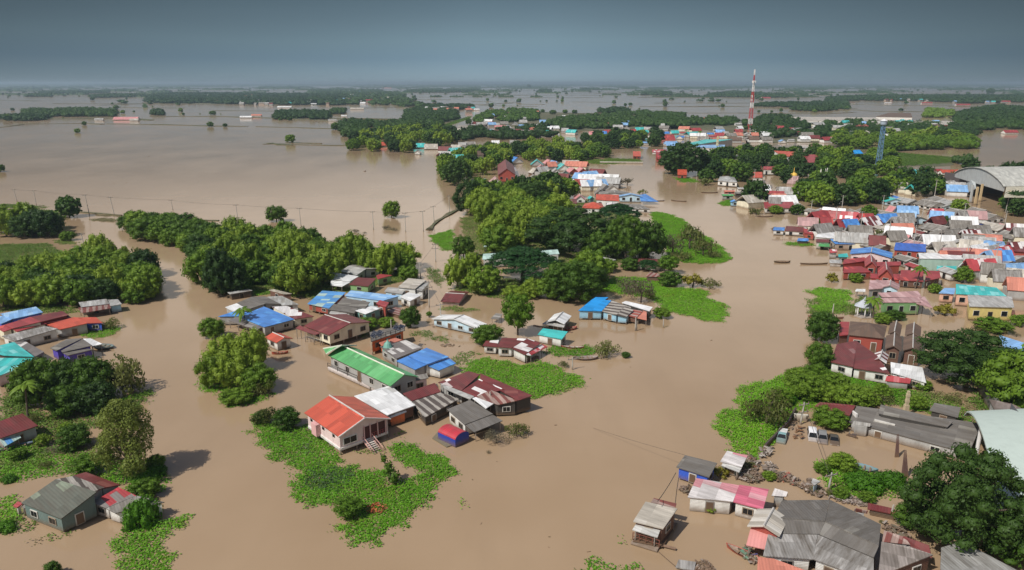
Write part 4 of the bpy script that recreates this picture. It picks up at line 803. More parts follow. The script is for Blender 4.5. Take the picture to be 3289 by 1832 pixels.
for x, y, wd, rc, wc in [(1480,345,150,'grey','g'),(1560,410,110,'red','lp'),(1530,350,120,'grey','tn'),(1060,60,120,'grey','w'),(1230,210,150,'grey','tn'),(1900,460,150,'tin','w'),(2210,445,160,'salmon','r')]:
    hs('4', x, y, wd, 100, rc, wc, 'between the red roofs and the dense quarter', z=3.5)
# -- temple side of the river and beyond
house('2', 'long crimson temple roof with white gable edges', [Q([(1985, 438), (1985, 348), (2320, 346), (2322, 440)], [7, 10.5, 10.5, 7], 'red', 'w', .5)], lm='long crimson temple roof', cat='temple', name='temple_hall')
house('2', 'orange temple roof behind the crimson one', [Q([(1840, 372), (1742, 302), (2050, 318), (2052, 372)], [8, 11, 11, 8], 'orange', 'w', .5)], cat='temple', name='temple_hall')
house('2', 'red tiled wall pavilion roof left of the ornate chapel', [Q([(1490, 520), (1490, 482), (1600, 484), (1600, 520)], [5, 6.5, 6.5, 5], 'red', 'w', .5), Q([(1620, 520), (1622, 484), (1766, 484), (1766, 520)], [5, 6.5, 6.5, 5], 'red', 'w', .5)], cat='temple', name='temple_pavilion')
house('2', 'orange temple porch roof below the red tiled pavilion', [Q([(1500, 612), (1504, 548), (1608, 548), (1612, 612)], [4.5, 7, 7, 4.5], 'orange', 'w', .4)], cat='temple', name='temple_porch')
house('2', 'orange gate pavilion at the foot of the dome tree', [Q([(632, 580), (632, 518), (740, 518), (740, 582)], [3.4, 6.5, 6.5, 3.4], 'orange', 'r', .4)], lm='orange gate pavilion', cat='pavilion', name='gate_pavilion')
house('2', 'small orange roofed shrine on the far grass bank', [Q([(120, 368), (118, 310), (208, 310), (208, 368)], [3, 6, 6, 3], 'orange', 'r', .3)], cat='shrine', name='shrine')
house('2', 'crimson tiered temple building beside the dome tree', [Q([(400, 400), (380, 320), (500, 318), (480, 400)], [4, 9, 9, 4], 'red', 'r', .3), Q([(340, 320), (340, 290), (505, 288), (505, 320)], [9, 10.5, 10.5, 9], 'rw', 'w', 5)], cat='temple', name='temple_hall')
house('2', 'large teal hipped market roof behind the trees', [Q([(840, 235), (730, 222), (960, 172), (1270, 178)], [6, 6, 8.5, 8.5], 'teal', 'g', .4), Q([(850, 268), (840, 238), (1180, 234), (1170, 268)], [4.6, 5.8, 5.8, 4.6], 'sky', 'w', .4)], lm='teal market roof', cat='market', name='market_hall')
house('2', 'white house with pale hipped roof on the bank', [('Y', [(1095, 650), (1322, 668), (1290, 612), (1120, 602)], 4.0, 6.5, 'tin', 'w', .4)], lm='white hipped house')
house('2', 'long crimson roof with white gable end by the river', [Q([(1635, 965), (1625, 895), (1962, 890), (1982, 962)], [3.4, 4.8, 4.8, 3.4], 'red', 'w', .3)], lm='long crimson riverside roof')
ZT = 'near the temple bank'
for x, y, wd, ang, rc, wc, lk in [(1600,695,90,0,'grey','lp',2.6),(1850,712,80,0,'grey','w',2),(1800,790,130,90,'grey','w',1),(1210,790,60,0,'green','g',2.2),(1365,765,60,0,'grey','dk',2.3),(1290,858,90,90,'blue','b',.8),(2020,900,120,100,'tin','w',1),(1230,745,60,0,'salmon','r',2),(1380,715,60,0,'tin','w',2),
  (480,85,90,0,'blue','w',1.2),(500,130,90,90,'red','w',1.6),(590,70,60,0,'teal','w',1.3),(700,85,50,0,'red','w',1.8),(670,130,60,0,'blue','w',1.3),(1010,95,60,0,'blue','w',1.3),(1045,125,70,0,'red','w',1.7),(560,205,80,0,'sky','w',2.2),(1440,95,80,90,'tin','w',1),(1440,145,100,90,'grey','w',1),(1570,155,100,90,'grey','w',1),(1840,175,80,90,'sky','w',1),(1940,165,50,0,'tin','w',1.6),(2050,255,60,0,'tin','w',3),(2270,265,130,90,'grey','w',1),(1420,235,80,90,'sky','w',1),(2450,290,60,0,'tin','w',1.6),(110,55,70,0,'red','w',1.3),(210,40,80,90,'teal','w',1),(260,195,60,0,'sky','w',2),(1030,290,60,90,'tin','w',1.4),(1880,720,60,0,'salmon','w',1.5),(2480,720,60,90,'beige','w',1),(2440,75,80,0,'tin','w',1.5),(2150,60,90,0,'brown','w',2.5)]:
    hs('2', x, y, wd, ang, rc, wc, ZT, 'G', Lk=lk, z=3.4, rise=.22)
ZB = 'beyond the dense right bank quarter'
for x, y, wd, ang, rc, wc, lk in [(505,300,140,10,'cyan','b',1.2),(630,350,80,90,'tin','w',1),(100,270,150,90,'grey','w',1),(310,285,90,0,'grey','w',1.4),(1330,530,110,0,'brown','w',2.2),(1670,520,110,0,'orange','w',3),(1480,505,60,0,'red','w',1.6),(740,630,60,0,'blue','w',4),(840,650,50,0,'red','w',4),(400,725,60,0,'beige','w',2.6),(1570,665,60,0,'tin','w',7),(760,460,50,0,'teal','w',1.6),(470,385,60,0,'salmon','w',1.6)]:
    hs('1', x, y, wd, ang, rc, wc, ZB, 'G', Lk=lk, z=3.6, rise=.25)
ZI = 'in the cluster on the island village'
for x, y, wd, rc, wc in [(630,232,80,'blue','w'),(980,218,130,'blue','w'),(1205,245,130,'teal','g'),(1325,240,100,'pink','w'),(1385,262,140,'sky','w'),(1470,290,150,'teal','w'),(1510,245,80,'orange','w'),(890,335,110,'red','w'),(1190,332,120,'beige','br'),(1320,345,130,'beige','g'),(1240,385,140,'grey','g'),(1310,422,160,'blue','w'),(1120,438,140,'beige','w'),
   (1570,325,110,'pink','r'),(1665,325,120,'pink','r'),(1670,388,120,'teal','w'),(1600,445,90,'white','w'),(1822,430,110,'white','w'),(2010,448,100,'grey','w'),(1900,495,130,'grey','g'),(1980,500,140,'grey','w'),(780,430,150,'lilac','w'),(790,490,120,'rw','w'),(1650,600,120,'pink','w'),(1765,605,60,'teal','t'),(1250,300,150,'lilac','g'),(1400,330,100,'tin','w'),(1500,350,100,'grey','t'),(1450,380,110,'grey','w'),(1520,400,110,'lilac','w'),(1760,360,90,'tin','t'),(1360,375,90,'grey','w'),(1170,390,80,'grey','g'),(1860,540,120,'grey','g'),(930,470,70,'maroon','w')]:
    hs('3', x, y, wd, 100+((x+y) % 25)-12, rc, wc, ZI, 'G', Lk=1.1, z=3.6, rise=.38)
house('3', 'tall maroon roofed Thai house on the island village', [G((880, 232), (895, 330), (800, 340), 11, 6, 'maroon', 'r', .5)], lm='tall maroon Thai house')
house('3', 'pale teal greenhouse like sheds at the lake shore', [Q([(500, 505), (520, 440), (680, 430), (670, 470)], [1.5, 3.4, 3.4, 2.4], 'pgreen', 'lb', 0)], cat='shed', name='shed')
house('3', 'maroon roofed white house left of the orange roofs', [Q([(1460, 690), (1465, 642), (1620, 642), (1620, 690)], [3.5, 4.8, 4.8, 3.5], 'mw2', 'w', .4)])
house('3', 'orange roofed two storey house on the river bend', [Q([(1815, 650), (1818, 592), (2055, 600), (2055, 662)], [5.2, 7, 7, 5.2], 'orange', 'w', .4)], lm='orange roof on the river bend')
house('3', 'orange hipped roof half behind the rain trees', [('Y', [(1670, 735), (1910, 745), (1880, 690), (1700, 690)], 4, 6.5, 'orange', 'w', .3)])
house('3', 'white sheet roof in front of the orange river bend house', [hsx for hsx in [G((1985, 672), (1985, 690), (1925, 705), 4.6, 3.6, 'white', 'w', .3)]])
house('3', 'pale blue gabled house at the river bend', [G((2175, 580), (2180, 592), (2065, 640), 5.6, 3.9, 'sky', 'lb', .3)], lm='pale blue river bend house')
house('3', 'low blue tarpaulin roof reaching out over the river', [O([(2280, 665), (2265, 600), (2330, 590), (2465, 665)], [2.6, 4.2, 4.2, 2.4], 'blue')], win=False)
house('3', 'wide grey roof behind the river bend houses', [G((2000, 548), (2010, 575), (1850, 600), 5.5, 4, 'grey', 'w', .3)])
house('3', 'flooded grey roofed shed on the river bend shore', [Q([(2110, 740), (2090, 690), (2290, 700), (2380, 750)], [2.4, 3.3, 3.3, 2.4], 'grey', 'w', 0)], cat='shed', name='shed')
house('3', 'white school like building under the big rain tree', [Q([(640, 1270), (650, 1210), (1420, 1165), (1440, 1215)], [4, 5.4, 5.4, 4], 'pgreen', 'w', .3)], cat='building', name='school_building')
house('3', 'small white roofed hut left of the big rain tree', [Q([(655, 1140), (660, 1100), (755, 1085), (750, 1125)], [2.6, 3.4, 3.4, 2.6], 'pgreen', 'w', .2)], cat='hut', name='hut')
house('15', 'grey green roof hidden in shrubs right of the round wood', [Q([(880, 880), (735, 800), (780, 795), (1000, 855)], [2.4, 3.2, 3.5, 2.8], 'tin', 'w', .2)])
house('15', 'worn maroon roof house deep in the wooded middle', [Q([(1240, 885), (1260, 830), (1550, 835), (1510, 905)], [2.8, 3.8, 3.8, 2.8], 'mw2', 'w', .2)])
house('15', 'low brown roof among shrubs near the hyacinth point', [Q([(1340, 1035), (1390, 985), (1510, 1005), (1510, 1045)], [2, 2.8, 2.8, 2], 'rust', 'br', .1)])
ZF = 'in the far river quarter'
for x, y, wd, rc, wc in [(495,512,70,'orange','w'),(745,522,85,'teal','w'),(825,530,100,'beige','w'),(735,565,50,'beige','w'),(1040,512,60,'tin','w'),(1095,510,80,'grey','w'),(880,585,50,'maroon','br'),(1270,500,60,'white','w'),(1400,500,70,'tin','w'),(1430,520,50,'grey','w'),(1215,522,40,'white','w'),(1150,390,60,'tin','w'),(1200,405,60,'grey','w'),(1270,380,60,'tin','w'),(1300,400,80,'pink','w'),(1350,395,60,'white','w'),(1400,375,70,'tin','g'),(1420,405,50,'grey','w'),(1460,360,60,'tin','w'),(1285,432,50,'maroon','w'),(1240,425,50,'teal','w'),(1380,420,50,'white','w'),(1330,370,60,'grey','w'),(1600,360,60,'sky','w'),(1640,408,40,'red','w'),(1670,435,50,'tin','w'),(1880,455,70,'tin','w'),(1945,440,70,'pink','w'),(2000,440,80,'blue','w'),(2050,428,70,'red','w'),(2210,428,60,'red','w'),(2265,412,70,'teal','w'),(2410,435,80,'blue','w'),(2450,468,110,'red','w'),(2505,432,60,'teal','w'),(2540,465,60,'blue','w'),(2480,510,90,'sky','w'),(420,410,40,'red','w')]:
    hs('20', x, y, wd*.85, 90+((x*3+y) % 40)-20 if y % 2 else 5, rc, wc, ZF, 'G', Lk=1.1, z=3.4, rise=.35)
ZL = 'on the far side of the flooded plain'
for t, x, y, wd, rc, wc, lk in [('22',950,370,60,'pink','w',3),('22',745,375,30,'tin','w',2.2),('22',1010,378,30,'beige','w',2.2),('22',1850,358,30,'white','w',3),('22',1930,345,30,'salmon','w',2.5),('22',1755,190,16,'white','w',6),('22',1970,188,14,'white','w',5),('22',2020,190,16,'blue','b',3),('22',2195,200,26,'pink','r',4),('22',1885,195,20,'white','w',2),('22',2410,215,20,'red','w',3),('22',2140,285,26,'white','w',4),('22',1440,242,12,'tin','w',4),('22',1190,218,10,'white','w',2.5),('22',915,205,20,'pink','w',3),('22',2360,262,14,'white','w',3),('22',2060,238,14,'white','w',3),('22',2500,380,16,'tin','w',4),
   ('20',355,235,30,'white','w',1.2),('20',315,272,26,'beige','w',3.6),('20',225,320,16,'white','w',2.5),('20',1140,278,20,'white','w',2),('20',860,288,14,'tin','w',2),('20',55,200,20,'red','w',2.5),('20',520,135,16,'pink','w',4),('20',555,120,14,'red','w',3),('20',1790,318,14,'tin','w',3),('20',1740,322,14,'white','w',2),('20',1870,318,14,'tin','w',2),('20',960,275,16,'beige','w',3),
   ('21',330,385,26,'salmon','w',3),('21',230,385,26,'maroon','w',2.5),('21',600,422,30,'tin','w',2.5),('21',1090,420,40,'white','w',3),('21',1100,465,40,'tin','w',3),('21',1150,440,30,'white','w',3),('21',2010,440,50,'red','w',2.5),('21',2480,475,50,'red','w',2),('21',1370,278,16,'brown','w',4),('21',1630,280,10,'white','w',5),('21',2150,292,26,'red','w',4),('21',1900,280,20,'red','w',4),('21',780,245,26,'red','w',2.5),('21',2330,270,16,'sky','w',2.5),('21',2520,265,16,'salmon','w',2),('21',1300,425,26,'salmon','w',1.6),('21',1240,480,30,'tin','w',2)]:
    hs(t, x, y, wd, 4, rc, wc, ZL, 'G', Lk=lk, z=4, rise=.3)
house('21', 'long cream warehouse roof far behind the trees', [Q([(960, 405), (955, 380), (1540, 385), (1580, 405)], [6, 9, 9, 6], 'beige', 'w', .3)], cat='warehouse', name='warehouse')
house('21', 'wide cream warehouse roof with the brown upper roofs', [Q([(1500, 440), (1520, 405), (2080, 410), (2125, 438)], [6, 9, 9, 6], 'beige', 'w', .3), Q([(1545, 380), (1640, 352), (1790, 355), (1800, 385)], [7, 9.5, 9.5, 7], 'brown', 'w', .3)], cat='warehouse', name='warehouse')
# ------------------------------------------------------------------ extra parts of single houses
def strip(h, name, a, b, wd, z, th, col):
    mb = h.mb(); d = (b-a); d.z = 0; ang = math.atan2(d.y, d.x); c = (a+b)/2; mb.box((c.x, c.y, z), (d.length, wd, th), ang); return h.part(name, mb, paint(col))
def rail(h, a, b, z, hgt=.95, col=(.08, .06, .05), step=1.6):
    mb = h.mb(); d = b-a; n = max(2, int(d.length/step))
    for k in (.5, 1): mb.tube((a.x, a.y, z+hgt*k), (b.x, b.y, z+hgt*k), .045, n=4)
    for i in range(n+1):
        p = a.lerp(b, i/n); mb.box((p.x, p.y, z+hgt/2), (.1, .1, hgt))
    h.part('railing', mb, paint(col))
# orange roofed pink house: base band, front window, porch, stairs
A, B_, E = P('18', 478, 366, 5.0), P('18', 823, 582, 5.0), P('18', 222, 527, 3.35)
u = Vector((B_.x-A.x, B_.y-A.y, 0)).normalized(); n_ = Vector((-u.y, u.x, 0))
if (E-A).dot(n_) < 0: n_ = -n_
hw = (E-A).dot(n_)-.45; L0 = Vector((A.x, A.y, 0)); B0 = Vector((B_.x, B_.y, 0))
cl, cr = B0+n_*hw-u*.45, B0-n_*hw-u*.45; bl, br_ = L0+n_*hw+u*.45, L0-n_*hw+u*.45
angf = math.atan2((cr-cl).y, (cr-cl).x)
for (a, b, nm) in ((cl, cr, 'floor_beam'), (bl, cl, 'floor_beam')):
    strip(ph, nm, a, b, .34, .93, .42, (.74, .72, .70))
Wf = (cr-cl).length; uf = (cr-cl)/Wf; M = Matrix.Rotation(angf, 4, 'Z')
def onface(s, z, out): return cl+uf*Wf*s+u*out+Vector((0, 0, z))
mb = ph.mb(); mb.box(onface(.20, 2.0, .06), (2.5, .12, 1.25), M=M); wf = ph.part('window', mb, paint((.75, .75, .73)))
g_ = MB(ph.loc)
for q in (-.56, .56): g_.box(onface(.20, 2.0, .13)+uf*q, (1.02, .06, .95), M=M)
go = g_.build('pane', glassmat()); go.parent = wf; go.location = (0, 0, 0)
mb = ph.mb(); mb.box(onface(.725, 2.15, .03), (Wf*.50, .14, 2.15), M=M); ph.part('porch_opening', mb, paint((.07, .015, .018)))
for s in (.49, .62, .78, .95):
    mb = ph.mb(); mb.box(onface(s, 2.2, .16), (.16, .16, 2.5), M=M); ph.part('porch_column', mb, paint((.66, .42, .42)))
rail(ph, onface(.64, 0, .16), onface(.95, 0, .16), 1.05, .8, (.30, .06, .06), .5)
mb = ph.mb(); s0, s1 = onface(.55, 1.05, .1), onface(.55, -.15, 3.4)
for i in range(9):
    p = s0.lerp(s1, i/8); mb.box(p, (1.5, .34, .07), M=M)
st = ph.part('stairs', mb, paint((.70, .66, .62)))
for q in (-.8, .8):
    mb = MB(ph.loc); mb.tube(s0+uf*q+Vector((0, 0, .75)), s1+uf*q+Vector((0, 0, .75)), .05, n=4); mb.tube(s0+uf*q, s1+uf*q, .09, n=4)
    for i in (0, 3, 6, 8):
        p = s0.lerp(s1, i/8)+uf*q; mb.tube(p, p+Vector((0, 0, .75)), .04, n=4)
    o = mb.build('handrail', paint((.72, .42, .38))); o.parent = st; o.location = (0, 0, 0)
sl = (bl-cl).length; ul = (cl-bl)/sl; Ml = Matrix.Rotation(math.atan2(ul.y, ul.x), 4, 'Z')
for s in (.12, .5, .82):
    mb = ph.mb(); mb.box(bl+ul*sl*s+n_*.05+Vector((0, 0, 2.5)), (.7, .1, .45), M=Ml); ph.part('window', mb, glassmat())
for s in (.33,):
    mb = ph.mb(); mb.box(bl+ul*sl*s+n_*.4+Vector((0, 0, 1.9)), (1.6, .9, 2.0), M=Ml); ph.part('bay', mb, paint((.66, .38, .38)))
# gable trim
for sgn in (1, -1):
    mb = ph.mb(); a = B0+Vector((0, 0, 5.0))+u*.02; b = B0+n_*sgn*(hw+.45)+Vector((0, 0, 3.35))+u*.02; mb.tube(a+Vector((0, 0, -.05)), b+Vector((0, 0, -.05)), .11, n=4); ph.part('gable_trim', mb, paint((.75, .70, .68)))
# green hall gallery
t0, t1 = P('17', 1712, 372, .9), P('17', 2330, 652, .9)
gh = [o for o in C.objects if o.get('label', '').startswith('long hall with a green')][0]
H_ = House.__new__(House); H_.root = gh; H_.loc = gh.location.copy(); H_.dist = 120; H_.faces = []; H_.n = 0
d = (t1-t0); d.z = 0; ang = math.atan2(d.y, d.x); nn = Vector((-d.y, d.x, 0)).normalized()
c = (t0+t1)/2+nn*.7; mb = H_.mb(); mb.box((c.x, c.y, .75), (d.length, 1.4, .18), ang); H_.part('gallery_floor', mb, paint((.55, .50, .48)))
mb = H_.mb(); mb.box(((t0+t1)/2).to_tuple()[:2]+(.55,), (d.length, .1, .7), ang); H_.part('gallery_skirt', mb, paint((.74, .70, .70)))
rail(H_, t0, t1, .85, .9, (.05, .04, .04), 3.0)
# hall ridge lines in white and the hipped far end
for o in [o for o in gh.children if o.name.startswith('ridge_cap')]: o.data.materials.clear(); o.data.materials.append(paint((.72, .72, .62)))
ap = P('17', 1873, 112, 5.5)
for x, y in ((1690, 218), (2060, 112), (1655, 150)):
    mb = H_.mb(); mb.tube(ap, P('17', x, y, 3.95 if x != 2060 else 4.1), .14, n=4); H_.part('hip_cap', mb, paint((.72, .72, .62)))
mb = H_.mb(); slab(mb, [P('17', 1690, 220, 3.9), ap-Vector((0, 0, .1)), P('17', 1655, 150, 3.9)], .1); H_.part('roof', mb, RM['green'])
mb = H_.mb(); slab(mb, [P('17', 1655, 150, 3.9), ap-Vector((0, 0, .1)), P('17', 2060, 112, 4.0)], .1); H_.part('roof', mb, RM['green'])
# solar panels on the orange house
m, t, b = newmat('solar_panel_glass'); uvg = geo(t); br = t.nodes.new('ShaderNodeTexBrick'); br.inputs['Scale'].default_value = 1.0; br.offset = 0
br.inputs['Brick Width'].default_value = 1.0; br.inputs['Row Height'].default_value = 1.0; br.inputs['Mortar Size'].default_value = .03
br.inputs['Color1'].default_value = (.012, .014, .028, 1); br.inputs['Color2'].default_value = (.018, .02, .035, 1); br.inputs['Mortar'].default_value = (.3, .3, .32, 1)
t.links.new(uvg, br.inputs[0]); t.links.new(br.outputs[0], b.inputs[0]); b.inputs['Roughness'].default_value = .15; SOL = m
for i, q in enumerate([[(10, 1100), (-40, 1070), (0, 1010), (60, 1040)], [(75, 1085), (20, 1055), (62, 1000), (120, 1030)], [(290, 1010), (215, 985), (260, 950), (330, 975)], [(345, 985), (275, 965), (310, 938), (375, 960)]]):
    mb = oh.mb(); slab(mb, [P('14', x, y, 5.0+(.35 if k in (1, 2) else 0)) for k, (x, y) in enumerate(q)], .08); oh.part('solar_panel', mb, SOL)
rail(oh, P('14', -30, 1135, 4.5), P('14', 360, 1010, 4.5), 4.5, .9, (.05, .05, .05), 1.2)
# floating house: deck, rails, plank
for a, b in (((605, 1105), (885, 1190)),):
    rail(hb, P('7', *a, .35), P('7', *b, .35), .3, 1.0, (.20, .07, .05), .8)
    strip(hb, 'deck', P('7', a[0], a[1]+8, .2), P('7', b[0], b[1]+8, .2), 1.6, .2, .16, (.45, .40, .36))
strip(hb, 'gangplank', P('7', 905, 1165, .3), P('7', 1065, 1205, .3), .35, .3, .12, (.36, .24, .19))
mb = hb.mb(); mb.prism([P('7', x, y, .38) for x, y in ((605, 1130), (730, 880), (1085, 930), (920, 1190))], [P('7', x, y, -.2) for x, y in ((605, 1130), (730, 880), (1085, 930), (920, 1190))]); hb.part('hull', mb, paint((.09, .05, .04)))

# ------------------------------------------------------------------ round roofed hut with blue tarpaulin and fish net raft
def barrel(t, a, b, wpx, zt, rise, ze, n=12):
    A, B_ = P(t, *a, zt), P(t, *b, zt); u = (B_-A); u.z = 0; Lr = u.length; u.normalize(); n_ = Vector((-u.y, u.x, 0)); w_ = wpx/TILES[t][2]/ppm(A)/2
    prof = [(w_*math.cos(math.pi*i/n), ze+rise*math.sin(math.pi*i/n)) for i in range(n+1)]
    return A, B_, u, n_, prof
loc = P('18', 1690, 760); rt = empty('fishing_hut', loc)
A, B_, u, n_, prof = barrel('18', (1600, 640), (1770, 715), 180, 2.3, .75, 1.35)
mb = MB(loc)
for i in range(len(prof)-1):
    (a, za), (b, zb) = prof[i], prof[i+1]
    q = [Vector((A.x, A.y, za))+n_*a, Vector((A.x, A.y, zb))+n_*b, Vector((B_.x, B_.y, zb))+n_*b, Vector((B_.x, B_.y, za))+n_*a]
    q2 = [v-Vector((0, 0, .05)) for v in q]; k = sum((v-q[0]).length for v in q[:2]); uv = [(0, i*.4), (0, (i+1)*.4), ((B_-A).length, (i+1)*.4), ((B_-A).length, i*.4)]
    mb.add(q+q2, [(0, 1, 2, 3), (7, 6, 5, 4)], 0, uv+uv)
o = mb.build('roof', roofmat((.48, .03, .05), (.70, .60, .60), .12, dirt=.2)); o.parent = rt; o.location = (0, 0, 0)
mb = MB(loc); f = [Vector((B_.x, B_.y, z))+n_*a+u*.03 for a, z in prof]; f = [Vector((B_.x, B_.y, .05))+n_*prof[0][0]+u*.03]+f+[Vector((B_.x, B_.y, .05))+n_*prof[-1][0]+u*.03]
mb.add(f+[v-u*.1 for v in f], [tuple(range(len(f))), tuple(range(2*len(f)-1, len(f)-1, -1))]); o = mb.build('tarpaulin', paint((.02, .05, .33))); o.parent = rt; o.location = (0, 0, 0)
for s in (1, -1):
    a, b = A+n_*prof[0][0]*s, B_+n_*prof[0][0]*s; mb = MB(loc); mb.add([Vector((a.x, a.y, .1)), Vector((b.x, b.y, .1)), Vector((b.x, b.y, 1.35)), Vector((a.x, a.y, 1.35))], [(0, 1, 2, 3)]); o = mb.build('wall', paint((.20, .30, .32) if s > 0 else (.02, .05, .33))); o.parent = rt; o.location = (0, 0, 0)
tag(rt, 'red and white barrel roofed fishing hut with blue tarpaulin end', 'hut', lm='red barrel roofed hut', at=loc)
mb = MB(P('18', 1600, 780)); pts = [P('18', x, y, .18) for x, y in ((1480, 780), (1560, 690), (1720, 832), (1620, 866))]; mb.prism(pts, [Vector((p.x, p.y, -.05)) for p in pts]); 
net = mb.build('net_raft', paint((.22, .30, .24), dirt=.6)); tag(net, 'pale green net raft floating beside the red barrel roofed hut', 'raft', at=P('18', 1600, 780))

# ------------------------------------------------------------------ arched roofs on the right
def arch(t, foot1, foot2, length, zf, za, col, label, lm, rcol, flip=0, name='arched_hall', wall=None, back=None, n=18, shape=1.0):
    Ap, F2 = P(t, *foot1, za), P(t, *foot2, zf); F1 = 2*Ap-F2; F1.z = zf; loc = (F1+F2)/2; loc.z = 0; rt = empty(name, loc); d = F2-F1; ax = Vector((d.y, -d.x, 0)).normalized()
    if ax.x < 0: ax = -ax
    if back: ax = Vector(back).normalized()
    prof = []
    for i in range(n+1):
        s = i/n; prof.append(F1.lerp(F2, s)+Vector((0, 0, (za-zf)*math.sin(math.pi*s)**shape)))
    mb = MB(loc); L_ = length; acc = 0
    for i in range(n):
        a, b = prof[i], prof[i+1]; l = (b-a).length; q = [a, b, b+ax*L_, a+ax*L_]; q2 = [v-Vector((0, 0, .25)) for v in q]
        mb.add(q+q2, [(0, 1, 2, 3), (7, 6, 5, 4), (0, 4, 5, 1), (3, 2, 6, 7)], 0, [(0, acc), (0, acc+l), (L_, acc+l), (L_, acc)]*2); acc += l
    o = mb.build('roof', rcol); o.parent = rt; o.location = (0, 0, 0)
    if wall:
        mb = MB(loc); f = [p+ax*.6-Vector((0, 0, .3)) for p in prof]; lo = [Vector((p.x, p.y, wall[0]))+ax*.6 for p in prof]
        for i in range(n): mb.add([f[i], f[i+1], lo[i+1], lo[i]], [(0, 1, 2, 3)])
        o = mb.build('end_wall', paint(wall[1])); o.parent = rt; o.location = (0, 0, 0)
    tag(rt, label, 'hall', lm=lm, at=loc); return rt, F1, F2, ax, loc
rt, F1, F2, ax, loc = arch('6', (2240, 560), (2350, 1300), 60, 3.0, 7.2, None, 'pale green arched roof hall with white columns at right', 'pale green arched roof', paint((.46, .54, .50), dirt=.15), back=(1, .10, 0), shape=.6)
for x, y in ((2178, 752),):
    p = P('6', x, y); mb = MB(loc); mb.tube((p.x, p.y, -.5), (p.x, p.y, 6.4), .28, n=10); o = mb.build('column', paint((.70, .70, .70))); o.parent = rt; o.location = (0, 0, 0)
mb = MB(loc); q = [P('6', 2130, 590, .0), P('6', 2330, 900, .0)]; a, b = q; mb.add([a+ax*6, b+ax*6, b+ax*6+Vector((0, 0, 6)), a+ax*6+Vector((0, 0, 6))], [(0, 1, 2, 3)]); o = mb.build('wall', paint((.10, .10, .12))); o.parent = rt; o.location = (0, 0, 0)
# sports hall further back
rt, F1, F2, ax, loc = arch('1', (1955, 500), (2240, 714), 75, 9, 14.5, None, 'big curved roof sports hall with open front at right edge', 'curved sports hall', roofmat((.50, .50, .46), (.55, .55, .5), .3, dirt=.1), wall=(6.5, (.42, .44, .44)), back=(1, .10, 0), shape=.8)
for x, y in ((1850, 905), (1960, 890), (1905, 930), (2230, 900), (2270, 980)):
    p = P('1', x, y); mb = MB(loc); mb.box((p.x, p.y, 4), (.8, .8, 9)); o = mb.build('column', paint((.55, .42, .24) if x != 1850 else (.45, .47, .47))); o.parent = rt; o.location = (0, 0, 0)
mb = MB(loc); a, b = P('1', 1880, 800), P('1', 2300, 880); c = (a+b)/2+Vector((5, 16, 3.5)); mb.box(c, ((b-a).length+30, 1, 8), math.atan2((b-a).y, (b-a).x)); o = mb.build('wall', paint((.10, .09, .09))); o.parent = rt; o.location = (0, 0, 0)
pts = [P('1', x, y, z) for (x, y), z in zip(((2240, 840), (2270, 715), (2700, 715), (2700, 845)), (7.5, 9, 9, 7.5))]; mb = MB(loc); slab(mb, pts, .2); o = mb.build('side_roof', roofmat((.50, .46, .35), dirt=.1)); o.parent = rt; o.location = (0, 0, 0)
pts = [P('1', x, y, z) for (x, y), z in zip(((1800, 800), (1815, 560), (1900, 540), (1915, 740)), (0.2, 9.5, 10.5, 5))]; mb = MB(loc); slab(mb, pts, .3); o = mb.build('side_wall', paint((.42, .45, .46))); o.parent = rt; o.location = (0, 0, 0)

# ------------------------------------------------------------------ masts, towers, chimney, gazebo
def telecom():
    b0 = P('21', 668, 470); rt = empty('telecom_tower', b0); top = 55+(270-228)/ppm(b0)
    top = CAMH+ (b0.length)*math.tan(math.atan((916-226)/FPX)-PITCH); n = 11; wd0, wd1 = 4.6, .9
    red, wh = paint((.50, .05, .05), dirt=.05), paint((.78, .76, .74), dirt=.05)
    for k in range(n):
        z0, z1 = top*k/n, top*(k+1)/n; f = lambda z: (wd0+(wd1-wd0)*min(1, z/(top*.88)))/2
        mb = MB(b0); cs = lambda z: [b0+Vector((sx*f(z), sy*f(z), z)) for sx, sy in ((-1, -1), (1, -1), (1, 1), (-1, 1))]
        a, b = cs(z0), cs(z1)
        for i in range(4):
            j = (i+1) % 4; mb.tube(a[i], b[i], .26, n=4); mb.tube(a[i], b[j], .15, n=4); mb.tube(a[j], b[i], .15, n=4); mb.tube(b[i], b[j], .15, n=4)
        o = mb.build('lattice_section', red if k % 3 != 1 and k not in (7, 8) else wh); o.parent = rt; o.location = (0, 0, 0)
    for z in (top*.5, top*.56, top*.8):
        for a in range(3):
            an = a*2.1; mb = MB(b0); mb.box(b0+Vector((2.0*math.cos(an), 2.0*math.sin(an), z)), (.8, .8, 2.8)); o = mb.build('antenna', wh); o.parent = rt; o.location = (0, 0, 0)
    tag(rt, 'tall red and white lattice telecom tower above the horizon', 'tower', lm='telecom tower')
telecom()
